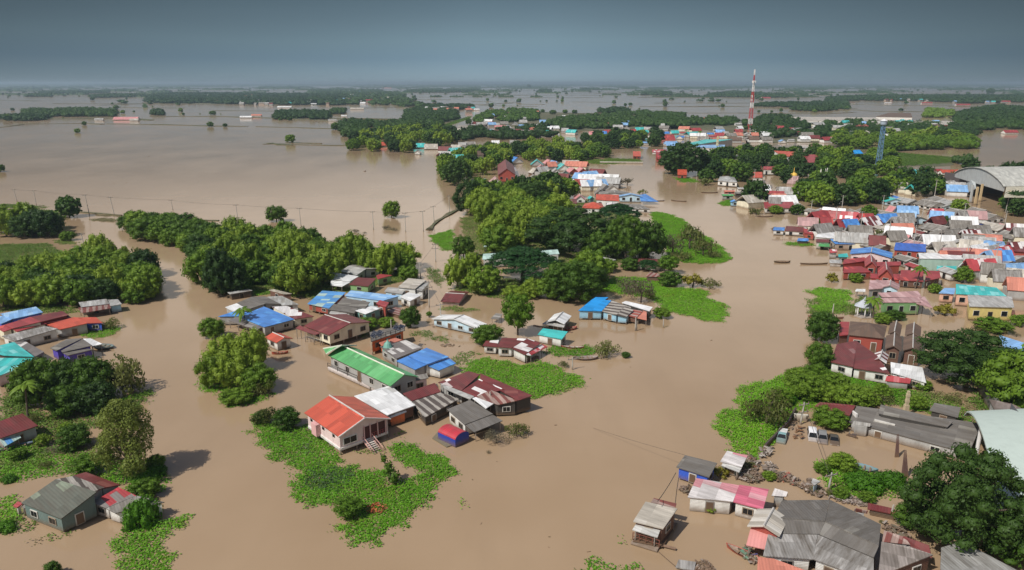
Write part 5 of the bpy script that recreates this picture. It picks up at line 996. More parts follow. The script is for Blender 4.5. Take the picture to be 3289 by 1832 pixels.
def watertower():
    b0 = P('1', 790, 490); rt = empty('water_tower', b0); m = paint((.13, .25, .42)); hh = 27.5
    mb = MB(b0)
    for sx, sy in ((-1, -1), (1, -1), (1, 1), (-1, 1)): mb.tube(b0+Vector((sx*1.3, sy*1.3, 0)), b0+Vector((sx*.9, sy*.9, hh)), .22, n=4)
    for k in range(9):
        z = hh*k/9; z2 = hh*(k+1)/9
        for sx in (-1, 1): mb.tube(b0+Vector((sx*1.2, -1.1, z)), b0+Vector((-sx*1.1, -1.1, z2)), .12, n=4); mb.tube(b0+Vector((sx*1.1, -1.1, z)), b0+Vector((sx*1.1, 1.1, z2)), .12, n=4)
    o = mb.build('leg', m); o.name = 'frame'; o.parent = rt; o.location = (0, 0, 0)
    mb = MB(b0); mb.lathe(b0+Vector((0, 0, hh)), [(.8, 0), (2.0, .8), (2.2, 3.0), (2.0, 3.2)], 14); o = mb.build('tank', paint((.35, .42, .5))); o.parent = rt; o.location = (0, 0, 0)
    mb = MB(b0); mb.lathe(b0+Vector((0, 0, hh+3.2)), [(2.5, 0), (.1, 1.3)], 14); o = mb.build('lid', paint((.72, .72, .74))); o.parent = rt; o.location = (0, 0, 0)
    tag(rt, 'slim blue water tower with a white cap', 'water tower', lm='blue water tower')
watertower()
def chimney(t, x, y, ytop, wd, label, col, name='chimney', steps=True, lm=None):
    b0 = P(t, x, y); hh = (y-ytop)/TILES[t][2]/ppm(b0)/math.cos(R(22)); rt = empty(name, b0); mb = MB(b0); r = wd/TILES[t][2]/ppm(b0)/2
    n = 9
    for k in range(n): mb.box(b0+Vector((0, 0, hh*(k+.5)/n)), (2*r*(1-.25*k/n)*(1.18 if k % 2 else .95),)*2+(hh/n,))
    mb2 = MB(b0); mb2.box(b0+Vector((0, 0, 1.0)), (2.6*r, 2.6*r, 2.2)); o = mb2.build('plinth', paint(col)); o.parent = rt; o.location = (0, 0, 0)
    o = mb.build('shaft', paint(col)); o.parent = rt; o.location = (0, 0, 0); tag(rt, label, 'chimney', lm=lm)
chimney('6', 1600, 400, 195, 26, 'pale stepped brick chimney behind the long dark factory roof', (.50, .42, .28), lm='pale chimney')
chimney('2', 1085, 300, 150, 22, 'cream spire beside the teal market roof', (.62, .54, .32), 'spire')
def gazebo():
    b0 = P('5', 585, 398); rt = empty('gazebo', b0); wm = paint((.74, .74, .74))
    for i in range(6):
        a = i*math.pi/3+.3; mb = MB(b0); p = b0+Vector((1.7*math.cos(a), 1.7*math.sin(a), 0)); mb.tube(p+Vector((0, 0, -.3)), p+Vector((0, 0, 2.7)), .14, n=7); o = mb.build('column', wm); o.parent = rt; o.location = (0, 0, 0)
    mb = MB(b0); mb.lathe(b0+Vector((0, 0, 2.7)), [(2.4, 0), (1.3, .8), (.3, 1.7), (.05, 2.3)], 6); o = mb.build('roof', paint((.42, .45, .50))); o.parent = rt; o.location = (0, 0, 0)
    mb = MB(b0); mb.lathe(b0+Vector((0, 0, -.3)), [(2.2, 0), (2.2, .55)], 6); o = mb.build('base', wm); o.parent = rt; o.location = (0, 0, 0)
    tag(rt, 'white columned gazebo with pointed roof on the flooded terrace', 'gazebo', lm='white gazebo')
gazebo()
def chapel():
    b0 = P('2', 1960, 690); rt = empty('ornate_chapel', b0); rt.scale = (.5, .5, .42)
    mb = MB(b0); mb.lathe(b0, [(7, 0), (7, 6), (5.5, 7), (5, 11), (3.4, 12)], 10); o = mb.build('body', paint((.48, .34, .34), dirt=.4)); o.parent = rt; o.location = (0, 0, 0)
    mb = MB(b0); mb.lathe(b0+Vector((0, 0, 12)), [(4.2, 0), (3.6, 2.2), (1.6, 3.6), (.5, 6), (.1, 11)], 12); o = mb.build('golden_dome', paint((.75, .50, .10), rough=.35)); o.parent = rt; o.location = (0, 0, 0)
    for i in range(6):
        a = i*math.pi/3; mb = MB(b0); mb.lathe(b0+Vector((5.6*math.cos(a), 5.6*math.sin(a), 6.5)), [(.9, 0), (.7, 2), (.1, 5)], 7); o = mb.build('spirelet', paint((.62, .42, .42))); o.parent = rt; o.location = (0, 0, 0)
    tag(rt, 'ornate pinkish chapel with a golden dome beside the temple', 'chapel', lm='golden domed chapel')
    for x, y in ((2265, 710), (2320, 705), (2340, 695)):
        b0 = P('2', x, y); mb = MB(b0); mb.lathe(b0, [(2.0, 0), (1.9, 2.5), (1.1, 3.5), (.8, 5.5), (.1, 9.5)], 8); o = mb.build('stupa', paint((.72, .70, .66)))
        tag(o, 'small white stupa right of the golden domed chapel', 'stupa', 'white stupas in the temple yard')
chapel()
def dome_lantern():
    b0 = P('14', 170, 1335); rt = empty('dome_kiosk', b0); rt.scale = (.68, .68, .78)
    mb = MB(b0); mb.lathe(b0, [(1.5, 0), (1.5, 2.4), (1.65, 2.5)], 8); o = mb.build('body', paint((.62, .66, .62))); o.parent = rt; o.location = (0, 0, 0)
    mb = MB(b0); mb.lathe(b0+Vector((0, 0, 2.5)), [(1.6, 0), (1.5, .9), (1.0, 1.8), (.3, 2.4), (.05, 3.0)], 12); o = mb.build('dome', paint((.16, .36, .30))); o.parent = rt; o.location = (0, 0, 0)
    tag(rt, 'little pale green domed kiosk beside the orange house', 'kiosk')
dome_lantern()

# ------------------------------------------------------------------ power poles and their wires
def pole(t, x, y, xt, yt, label, arms=1, tilt=True):
    b0 = P(t, x, y); hh = abs(y-yt)/TILES[t][2]/ppm(b0)/math.cos(math.atan2(CAMH, b0.length)); rt = empty('utility_pole', b0)
    dx = (xt-x)/TILES[t][2]/ppm(b0)*.6; top = b0+Vector((dx, 0, hh)); con = paint((.44, .42, .38), dirt=.2)
    mb = MB(b0); mb.tube(b0-Vector((0, 0, .5)), top, .17, .11, n=6); o = mb.build('shaft', con); o.parent = rt; o.location = (0, 0, 0)
    for k in range(arms):
        mb = MB(b0); c = top-Vector((0, 0, .4+1.4*k)); mb.box(c, (2.1, .14, .14), .35); o = mb.build('crossarm', paint((.30, .27, .24))); o.parent = rt; o.location = (0, 0, 0)
        for q in (-.9, 0, .9):
            mb = MB(b0); mb.tube(c+Vector((q*.94, q*.34, .05)), c+Vector((q*.94, q*.34, .35)), .07, n=5); oi = mb.build('insulator', paint((.3, .2, .15))); oi.parent = o; oi.location = (0, 0, 0)
    tag(rt, label, 'utility pole', 'utility poles of the flooded lake line' if 'lake' in label else 'utility poles of the right bank town' if 'roofs of' in label else None); return top
def wire(a, b, label, sag=.03, r=.035):
    mb = MB((a+b)/2); L_ = (b-a).length; n = 14; pr = None
    for i in range(n+1):
        s = i/n; p = a.lerp(b, s)-Vector((0, 0, 4*sag*L_*s*(1-s)*.5))
        if pr is not None: mb.tube(pr, p, r, n=3, cap=False)
        pr = p
    o = mb.build('power_line', paint((.06, .055, .05))); tag(o, label, 'cable', 'power lines')
tops = []
lake = [('10', 220, 190, 190, 30, 'leftmost concrete pole standing in the lake'), ('10', 466, 238, 460, 45, 'second pole from the left in the lake'), ('10', 1145, 355, 1110, 100, 'pole in the lake right of the lone shore tree'), ('10', 1466, 365, 1425, 130, 'pole in the lake beside the dark mud patch'), ('10', 2215, 300, 2195, 165, 'pole in the lake above the left wood'),
 ('S', 765, 712, 761, 657, 'pole in the lake behind the middle of the wood'), ('S', 967, 728, 964, 668, 'pole in the lake behind the bamboo'), ('S', 1200, 738, 1198, 679, 'pole in the lake left of the lone round tree'), ('S', 1303, 745, 1302, 683, 'pole in the lake right of the lone round tree'), ('3', 32, 980, 28, 765, 'pole in the lake at the start of the causeway'), ('3', 145, 905, 130, 715, 'pole in the lake on the small mud islet'), ('3', 302, 782, 298, 605, 'pole in the lake halfway along the causeway'), ('3', 476, 690, 474, 425, 'pole in the lake at the far end of the causeway')]
for a in lake: tops.append(pole(*a))
for i in range(len(tops)-1):
    wire(tops[i]+Vector((0, 0, -.2)), tops[i+1]+Vector((0, 0, -.2)), f'sagging cable between two poles in the lake', .02)
vt = [pole('3', 765, 930, 765, 810, 'short pole beside the yellow green bamboo'), pole('3', 160, 1290, 158, 1100, 'pole in the channel by the small hyacinth mats', 2), pole('14', 541, 405, 538, 240, 'pole at the top of the flooded lane', 1), pole('14', 641, 745, 638, 440, 'tall pole beside the cream flat roof', 2), pole('14', 778, 935, 768, 700, 'pole in front of the half sunk maroon shed', 1), pole('14', 205, 1010, 203, 885, 'white pole behind the solar panels', 0),
 pole('16', 1395, 465, 1397, 285, 'left one of two thin poles by the cobalt house', 0), pole('16', 1412, 462, 1412, 330, 'right one of two thin poles by the cobalt house', 0), pole('16', 1765, 420, 1762, 310, 'thin pole in the river right of the cobalt house', 0), pole('16', 568, 975, 565, 815, 'pole at the tip of the large hyacinth mat', 1), pole('18', 2045, 520, 2045, 335, 'thin pole in front of the patched maroon roof', 0),
 pole('6', 740, 470, 765, 290, 'concrete pole at the corner of the car park', 2), pole('6', 970, 1010, 990, 868, 'vine covered pole by the scrap barges', 1), pole('10', 1095, 830, 1062, 600, 'slanting pole in the narrow left channel', 1), pole('10', 995, 905, 978, 750, 'lamp pole beside the narrow left channel', 1), pole('4', 793, 900, 795, 800, 'thin pole at the round hyacinth mat', 0), pole('5', 685, 200, 682, 90, 'thin white pole by the dusky pink roof', 0), pole('1', 1598, 790, 1605, 640, 'tall pole left of the curved sports hall', 1), pole('1', 2255, 1030, 2270, 830, 'tall pole in front of the curved sports hall', 1), pole('8', 1030, 880, 1050, 740, 'white leaning pole by the rusty barge', 0), pole('2', 850, 655, 850, 545, 'white post at the foot of the dome tree', 0)]
wire(vt[1], vt[2], 'cable over the flooded lane', .02); wire(vt[2], vt[3], 'cable running down to the cream flat roof', .02); wire(vt[3], vt[4], 'cable near the half sunk shed', .02)
wire(P('7', 1065, 395, .9), P('7', 870, 700, 4.2), 'dark mooring rope from houseboat to floating house', .03, .05)
wire(P('7', 860, 1215, .4), P('7', 1060, 1390, .3), 'mooring rope from floating house to the raft', .02, .05)
wire(P('7', 1160, 205, 3.2), P('18', 2280, 950, .3) if False else P('S', 1905, 1375, .2), 'long thin cable dipping into the river', .015, .022)
wire(vt[11], P('8', 380, 420, 5), 'cable crossing the flooded car park', .02)

# ------------------------------------------------------------------ cars in the flooded car park
def car(t, x, y, ang, body, kind, label, sink=.55):
    b0 = P(t, x, y); rt = empty({'van': 'minivan', 'suv': 'suv', 'sedan': 'sedan', 'pickup': 'pickup_truck'}[kind], b0); rt.rotation_euler.z = R(ang); rt.location.z = -sink; rt.scale = (.86, .84, .86)
    m = paint(body, rough=.25, dirt=.1)
    def ring(x_, hw, z0, z1, zt): return [Vector((x_, -hw, z0)), Vector((x_, -hw*1.02, z1)), Vector((x_, -hw*.8, zt)), Vector((x_, hw*.8, zt)), Vector((x_, hw*1.02, z1)), Vector((x_, hw, z0))]
    S_ = {'van': [(-2.2, .82, .75, 1.15), (-2.1, .86, .95, 1.75), (-1.2, .88, 1.0, 1.86), (.7, .88, 1.0, 1.84), (1.45, .87, .98, 1.12), (2.15, .84, .85, .98), (2.3, .76, .7, .8)],
          'suv': [(-2.25, .82, .8, 1.1), (-2.1, .86, 1.0, 1.6), (-1.2, .88, 1.05, 1.72), (.3, .88, 1.05, 1.70), (1.0, .87, 1.02, 1.12), (2.1, .84, .9, 1.0), (2.3, .76, .7, .8)],
          'sedan': [(-2.25, .80, .75, .92), (-1.7, .85, .9, 1.02), (-1.0, .86, .92, 1.42), (.2, .86, .92, 1.44), (1.0, .85, .9, 1.0), (2.1, .82, .8, .88), (2.3, .74, .6, .7)],
          'pickup': [(-2.5, .82, .95, .97), (-.6, .86, .95, .98), (-.45, .86, 1.0, 1.66), (.5, .86, 1.0, 1.68), (1.1, .86, 1.0, 1.08), (2.2, .84, .85, .95), (2.4, .76, .7, .8)]}[kind]
    mb = MB(); vs = []; fs = []
    for x_, hw, z1, zt in S_: vs += ring(x_, hw, .32, z1, zt)
    for k in range(len(S_)-1): fs += [(k*6+i, k*6+(i+1) % 6, (k+1)*6+(i+1) % 6, (k+1)*6+i) for i in range(6)]
    fs += [(5, 4, 3, 2, 1, 0), tuple(range((len(S_)-1)*6, len(S_)*6))]; mb.add(vs, fs); o = mb.build('body', m, smooth=False); o.parent = rt; o.location = (0, 0, 0)
    # glass band: windscreen, rear and sides
    top = max(s[3] for s in S_); roofs = [s for s in S_ if s[3] > top-.15]; x0, x1 = roofs[0][0], roofs[-1][0]; k1 = [i for i, s in enumerate(S_) if s[0] == x1][0]; nx = S_[k1+1]
    def pane(p, name='window'):
        mb = MB(); n = (p[1]-p[0]).cross(p[2]-p[1]).normalized(); c = sum(p, Vector())/4
        if n.dot(c-Vector((0, 0, .8))) < 0: n = -n
        q = [v.lerp(c, .1)+n*.02 for v in p]; mb.add(q, [(0, 1, 2, 3)]); g = mb.build(name, glassmat()); g.parent = rt; g.location = (0, 0, 0)
    pane([Vector((nx[0], -.84, nx[3])), Vector((nx[0], .84, nx[3])), Vector((x1, .68, S_[k1][3])), Vector((x1, -.68, S_[k1][3]))], 'windscreen')
    k0 = [i for i, s in enumerate(S_) if s[0] == x0][0]; pv = S_[k0-1]; pane([Vector((pv[0], .80, pv[3])), Vector((pv[0], -.80, pv[3])), Vector((x0, -.68, S_[k0][3])), Vector((x0, .68, S_[k0][3]))], 'rear_window')
    for s in (-1, 1):
        xm = (x0+x1)/2
        for a, b in ((x0, xm-.05), (xm+.05, x1)): pane([Vector((a, s*.885, 1.02)), Vector((b, s*.885, 1.02)), Vector((b, s*.71, top-.04)), Vector((a, s*.71, top-.04))])
        for xw in (-1.4, 1.4):
            mb = MB(); mb.tube((xw, s*.72, .33), (xw, s*.92, .33), .33, n=14); o = mb.build('wheel', paint((.02, .02, .02))); o.parent = rt; o.location = (0, 0, 0)
        mb = MB(); mb.box((2.22, s*.6, .72), (.14, .34, .16)); o = mb.build('headlight', paint((.75, .75, .72), rough=.15, dirt=0)); o.parent = rt; o.location = (0, 0, 0)
    if kind == 'pickup':
        mb = MB(); mb.box((-1.5, 0, 1.02), (1.7, 1.4, .06)); o = mb.build('cargo_bed', paint((.05, .10, .11))); o.parent = rt; o.location = (0, 0, 0)
        mb = MB(); mb.box((-1.6, 0, 1.5), (1.7, 1.55, .08)); o = mb.build('canopy', paint((.72, .74, .74))); o.parent = rt; o.location = (0, 0, 0)
    tag(rt, label, 'car' if kind != 'pickup' else 'pickup truck', 'vehicles in the flooded car park')
car('6', 840, 570, 252, (.78, .78, .80), 'van', 'white minivan parked leftmost of the three cars')
car('6', 922, 590, 250, (.26, .27, .29), 'suv', 'silver grey car with black windows in the middle')
car('6', 1018, 600, 250, (.06, .075, .085), 'sedan', 'dark grey car rightmost of the three cars')
car('6', 590, 585, 245, (.22, .40, .42), 'pickup', 'pale teal pickup truck with a white canopy by the wall', .45)
def scooter():
    b0 = P('6', 1165, 575); rt = empty('motorcycle', b0); rt.rotation_euler.z = 2.4
    mb = MB(); mb.box((0, 0, .35), (1.2, .26, .3)); mb.box((-.3, 0, .58), (.7, .28, .14)); o = mb.build('body', paint((.05, .05, .07))); o.parent = rt; o.location = (0, 0, 0)
    mb = MB(); mb.tube((.55, 0, .2), (.42, 0, .9), .05); mb.tube((.42, -.35, .9), (.42, .35, .9), .035); o = mb.build('handlebar', paint((.3, .3, .3))); o.parent = rt; o.location = (0, 0, 0)
    for x_ in (-.6, .62):
        mb = MB(); mb.tube((x_, -.06, .05), (x_, .06, .05), .3, n=12); o = mb.build('wheel', paint((.02, .02, .02))); o.parent = rt; o.location = (0, 0, 0)
    tag(rt, 'dark motorcycle half under water right of the cars', 'motorcycle')
scooter()
# ------------------------------------------------------------------ boats
def boat(t, x, y, Ln, wd, ang, col, label, inner=(.2, .14, .1), lm=None, cat='boat', name='boat'):
    b0 = P(t, x, y, .02); rt = empty(name, b0); rt.rotation_euler.z = R(ang); n = 11; mb = MB(); mi = MB(); vs = []; vi = []
    for i in range(n):
        s = -1+2*i/(n-1); k = max(.03, (1-abs(s)**2.4)); hw = wd/2*k; z = .34+.25*abs(s)**3
        vs += [Vector((s*Ln/2, -hw, z)), Vector((s*Ln/2*.93, -hw*.55, -.1)), Vector((s*Ln/2*.93, hw*.55, -.1)), Vector((s*Ln/2, hw, z))]
        vi += [Vector((s*Ln/2*.94, -hw*.85, z-.02)), Vector((s*Ln/2*.9, -hw*.5, .08)), Vector((s*Ln/2*.9, hw*.5, .08)), Vector((s*Ln/2*.94, hw*.85, z-.02))]
    fs = [(i*4+j, i*4+j+1, i*4+j+5, i*4+j+4) for i in range(n-1) for j in range(3)]
    mb.add(vs, fs); o = mb.build('hull', paint(col)); o.parent = rt; o.location = (0, 0, 0); mi.add(vi, fs); o = mi.build('inside', paint(inner)); o.parent = rt; o.location = (0, 0, 0)
    for s in (-.3, .15, .5):
        mb = MB(); mb.box((s*Ln/2, 0, .27), (.22, wd*.8, .05)); o = mb.build('thwart', paint((.35, .25, .17))); o.parent = rt; o.location = (0, 0, 0)
    tag(rt, label, cat, lm=lm); return rt
boat('2', 645, 886, 8, 1.6, 150, (.10, .08, .07), 'dark narrow boat alone on the river bend')
boat('2', 1630, 1065, 8, 2, 5, (.45, .42, .38), 'pale boat moored below the long crimson riverside roof')
boat('4', 325, 416, 5.5, 2.4, 5, (.09, .09, .06), 'round dark coracle drifting in the wide river', name='coracle')
boat('4', 620, 434, 9, 1.1, 2, (.14, .11, .09), 'long low sampan in front of the crimson Thai roofs')
boat('4', 730, 935, 8.5, 1.3, -8, (.32, .13, .10), 'red brown long boat below the round hyacinth mat')
boat('9', 1325, 865, 5.5, 3.2, 165, (.02, .15, .25), 'teal covered boat beside the purple house', (.05, .3, .35))
boat('9', 1255, 590, 5, 1.6, 15, (.08, .25, .55), 'blue boat under the end of the bright orange roof')
boat('9', 1235, 632, 5, 1.0, 12, (.7, .7, .68), 'white skiff below the bright orange roof')
boat('11', 165, 800, 6.5, 1.5, 30, (.05, .30, .28), 'green boat in front of the maroon roofed grey house', (.03, .2, .45))
boat('13', 1075, 1280, 3.4, 1.2, 12, (.75, .06, .04), 'small red boat in front of the small orange roofed house', (.5, .05, .04))
boat('14', 2250, 1000, 4.2, 2, 20, (.75, .05, .07), 'red boat moored behind the turquoise roof', (.45, .04, .05))
boat('14', 2295, 1215, 5, 1.2, -8, (.55, .06, .05), 'long red boat in the hyacinth by the turquoise roof', (.65, .62, .6))
boat('16', 745, 835, 5.5, 2.2, 6, (.22, .22, .25), 'dark barge with cargo off the hyacinth bank', (.4, .38, .42))
boat('15', 1235, 835, 6, 1.8, 4, (.50, .04, .04), 'red boat hidden in the shade of the round wood', (.35, .05, .05))
boat('7', 1800, 1280, 5, 1.4, -45, (.75, .03, .04), 'bright red skiff beside the pink awning', (.5, .4, .35))
boat('6', 1245, 835, 4.4, 2.3, -30, (.02, .35, .55), 'turquoise plastic boat stranded on the green scrub', (.10, .48, .62), lm='turquoise boat')
boat('6', 1645, 635, 2.6, 1.4, -20, (.02, .04, .55), 'small blue tub by the factory wall', (.03, .08, .6), name='tub', cat='tub')
boat('6', 1615, 632, 1.6, 1.1, 0, (.72, .62, .05), 'small yellow tub by the factory wall', (.6, .5, .05), name='tub', cat='tub')
boat('6', 1710, 642, 2.6, 1.2, 15, (.65, .03, .03), 'small red tub by the factory wall', (.55, .5, .5), name='tub', cat='tub')
boat('2', 1000, 790, 9, 1.4, 2, (.09, .06, .05), 'dark long boat below the white hipped house')
boat('2', 380, 882, 9, 2.2, 0, (.70, .70, .70), 'white boat at the tip of the river bend house', (.6, .6, .6))
boat('20', 565, 582, 9, 3, 0, (.72, .72, .70), 'white boat at the lake shore below the far orange roof')
# ------------------------------------------------------------------ scrap and barges, walls, rafts
def scrap(t, pts, label, cols, n, h=.9, size=(.3, 1.4), name='scrap_pile', seed=1):
    r = random.Random(seed); poly = [P(t, x, y) for x, y in pts]; xy = [(p.x, p.y) for p in poly]; c = sum(poly, Vector())/len(poly); k = 0; mats = [paint(q, dirt=.4) for q in cols]; mb = MB(c)
    x0, x1 = min(p[0] for p in xy), max(p[0] for p in xy); y0, y1 = min(p[1] for p in xy), max(p[1] for p in xy)
    n = int(n*1.2)
    while k < n:
        x, y = r.uniform(x0, x1), r.uniform(y0, y1)
        if not inpoly(x, y, xy): continue
        M = Matrix.Rotation(r.uniform(0, 3.1), 4, 'Z') @ Matrix.Rotation(r.uniform(-.5, .5), 4, 'X') @ Matrix.Rotation(r.uniform(-.4, .4), 4, 'Y')
        s = r.uniform(*size)*.42; mb.box((x, y, r.uniform(.03, h*.55)), (s*r.uniform(1, 2.2), s*r.uniform(.15, .9), s*r.uniform(.05, .3)), M=M, mi=r.randrange(len(mats))); k += 1
    o = mb.build(name, mats); tag(o, label, 'scrap', kind='stuff', at=c)
GS = [(.25, .21, .19), (.16, .13, .11), (.09, .08, .07), (.20, .13, .10), (.44, .41, .39), (.26, .20, .17), (.10, .12, .10)]
scrap('7', [(1730, 400), (1850, 380), (2000, 420), (1990, 500), (1880, 520), (1720, 470)], 'heap of grey scrap on a raft above the pink patched roof', GS, 150)
scrap('7', [(1800, 230), (1900, 240), (1960, 330), (1920, 400), (1790, 330)], 'scrap heap right of the small tin roof shack', GS+[(.35, .06, .07)], 110)
scrap('7', [(1965, 150), (2070, 140), (2080, 230), (1960, 250)], 'pale machine parts piled at the hyacinth tip', [(.60, .59, .57), (.4, .38, .36), (.1, .1, .1)], 40, .9, (.5, 1.8))
scrap('7', [(1990, 300), (2060, 280), (2130, 340), (2110, 400), (2000, 380)], 'white sacks and sheets piled beside the car park', [(.62, .61, .60), (.45, .43, .42), (.2, .2, .2)], 40, .8, (.5, 1.7))
scrap('7', [(2140, 400), (2260, 420), (2370, 480), (2360, 550), (2240, 520), (2140, 490)], 'raft of scrap with a red crate', GS+[(.55, .03, .05)], 110)
scrap('7', [(1090, 600), (1140, 540), (1230, 550), (1200, 650)], 'small float with bags left of the turquoise room', GS, 40, .7)
scrap('7', [(1740, 1240), (1830, 1210), (1940, 1290), (1930, 1390), (1800, 1330)], 'wooden frames and tarpaulins below the pink awning', GS+[(.03, .06, .4), (.03, .25, .18)], 80)
scrap('8', [(60, 570), (160, 480), (340, 620), (330, 665), (200, 650)], 'barge heaped with grey scrap by the vine covered pole', GS, 170)
scrap('8', [(370, 600), (480, 620), (780, 710), (775, 770), (560, 730), (370, 680)], 'long barge of pale stones beside the broad grey roof', [(.42, .39, .40), (.55, .53, .53), (.25, .22, .22)], 260, .7, (.3, .9))
scrap('8', [(940, 940), (1180, 1010), (1250, 1100), (1000, 1120)], 'broken timber at the corner of the broad grey roof', GS, 110)
scrap('14', [(750, 1170), (930, 1160), (920, 1200), (780, 1200)], 'floating rubbish by the thin grass strips', [(.45, .40, .35), (.3, .22, .15)], 40, .15, (.3, .9))
scrap('14', [(650, 950), (730, 925), (760, 970), (680, 985)], 'pinkish rubbish left of the pale blue house', [(.6, .42, .36), (.3, .22, .2)], 30, .3, (.2, .7))
scrap('6', [(690, 590), (700, 500), (760, 500), (770, 590)], 'rusty frames around the car park corner pole', [(.35, .17, .09), (.4, .3, .25)], 26, .8, (.2, 1.4))
scrap('2', [(1720, 1190), (1870, 1200), (2210, 1270), (2200, 1310), (1900, 1270), (1710, 1240)], 'rafts and clutter along the pier house', [(.2, .18, .17), (.6, .58, .56), (.12, .09, .08)], 90, 1.0, (.6, 2.2))
house('8', 'rusty red covered barge beside the long stone barge', [Q([(785, 780), (790, 715), (1060, 775), (1130, 850)], [1.3, 1.6, 1.6, 1.3], 'rustred' if False else 'maroon', 'dk', 0)], cat='barge', name='barge', win=False)
house('8', 'small pale blue tank hut on the scrap barge', [Q([(215, 530), (185, 495), (205, 455), (285, 490)], [2.2, 2.2, 2.4, 2.4], 'tin', 'lb', .2)], cat='hut', name='hut', win=False)
house('7', 'flat pale raft deck cut by the bottom edge', [Q([(1062, 1400), (1095, 1320), (1280, 1345), (1260, 1440)], [.5, .5, .5, .5], 'slab', 'dk', -.1)], cat='raft', name='raft', win=False)
scrap('7', [(1280, 1360), (1370, 1340), (1480, 1420), (1470, 1470), (1270, 1450)], 'frame raft with grey clutter at the bottom edge', GS, 70, .5)
def wallrun(t, pts, h_, th, col, label, name='wall', cat='wall'):
    pp = [P(t, x, y) for x, y in pts]; c = sum(pp, Vector())/len(pp); mb = MB(c)
    for a, b in zip(pp, pp[1:]): d = b-a; m_ = (a+b)/2; mb.box((m_.x, m_.y, h_/2-.2), (d.length+th*.4, th, h_+.4), math.atan2(d.y, d.x))
    o = mb.build(name, paint(col, dirt=.5)); tag(o, label, cat, at=c)
wallrun('6', [(455, 670), (640, 480), (700, 370)], .9, .3, (.06, .05, .05), 'dark low wall between hyacinth and flooded car park')
wallrun('6', [(690, 430), (800, 440)], 1.1, .4, (.62, .58, .50), 'pale concrete barrier at the car park corner', 'barrier', 'barrier')
wallrun('6', [(2205, 190), (2400, 520)], 3.0, .6, (.13, .13, .12), 'mossy dark boundary wall at the right edge')
wallrun('2', [(-260, 446), (230, 452)], 1.2, 1.2, (.55, .52, .45), 'pale embankment wall of the far grass bank', 'embankment')
wallrun('6', [(1340, 530), (1500, 570)], 2.2, .3, (.62, .60, .56), 'white gate in the long dark factory front', 'gate', 'gate')
wallrun('6', [(1130, 455), (1190, 500)], 2.6, .3, (.68, .66, .64), 'white post wall at the left end of factory')
wallrun('16', [(60, 395), (560, 490)], .15, .5, (.3, .2, .18), 'sunken plank path behind the turquoise roof', 'plank_path', 'path')
def stakes():
    mb = MB(P('6', 1570, 720))
    for x, y, hh, r in ((1515, 700, 6.0, .5), (1535, 735, 5.0, .35)): pass
    mb = None
stakes()
# dark thatch like fins standing in the water
for (xb, yb, xt, yt, wd, lb) in ((1535, 740, 1515, 560, 36, 'tall brown sail like net hanging by the factory corner'), (1600, 905, 1572, 690, 60, 'wide brown net hung on stakes left of the big tree')):
    b0 = P('6', xb, yb); s = 1/(TILES['6'][2]*ppm(b0)); hh = (yb-yt)*s/.9; w_ = wd*s; mb = MB(b0); lo = [b0+Vector((q*w_/2, 0, 0)) for q in (-1, -.3, .3, 1)]; tp = b0+Vector((-w_*.4, .4, hh))
    for i in range(3): mb.add([lo[i], lo[i+1], tp+Vector((.12*i, 0, 0)), lo[i]+Vector((0, .12, 0)), lo[i+1]+Vector((0, .12, 0)), tp+Vector((.12*i, .12, 0))], [(0, 1, 2), (5, 4, 3), (0, 2, 5, 3), (1, 4, 5, 2)])
    o = mb.build('hanging_net', paint((.14, .08, .07), dirt=.6)); tag(o, lb, 'net')
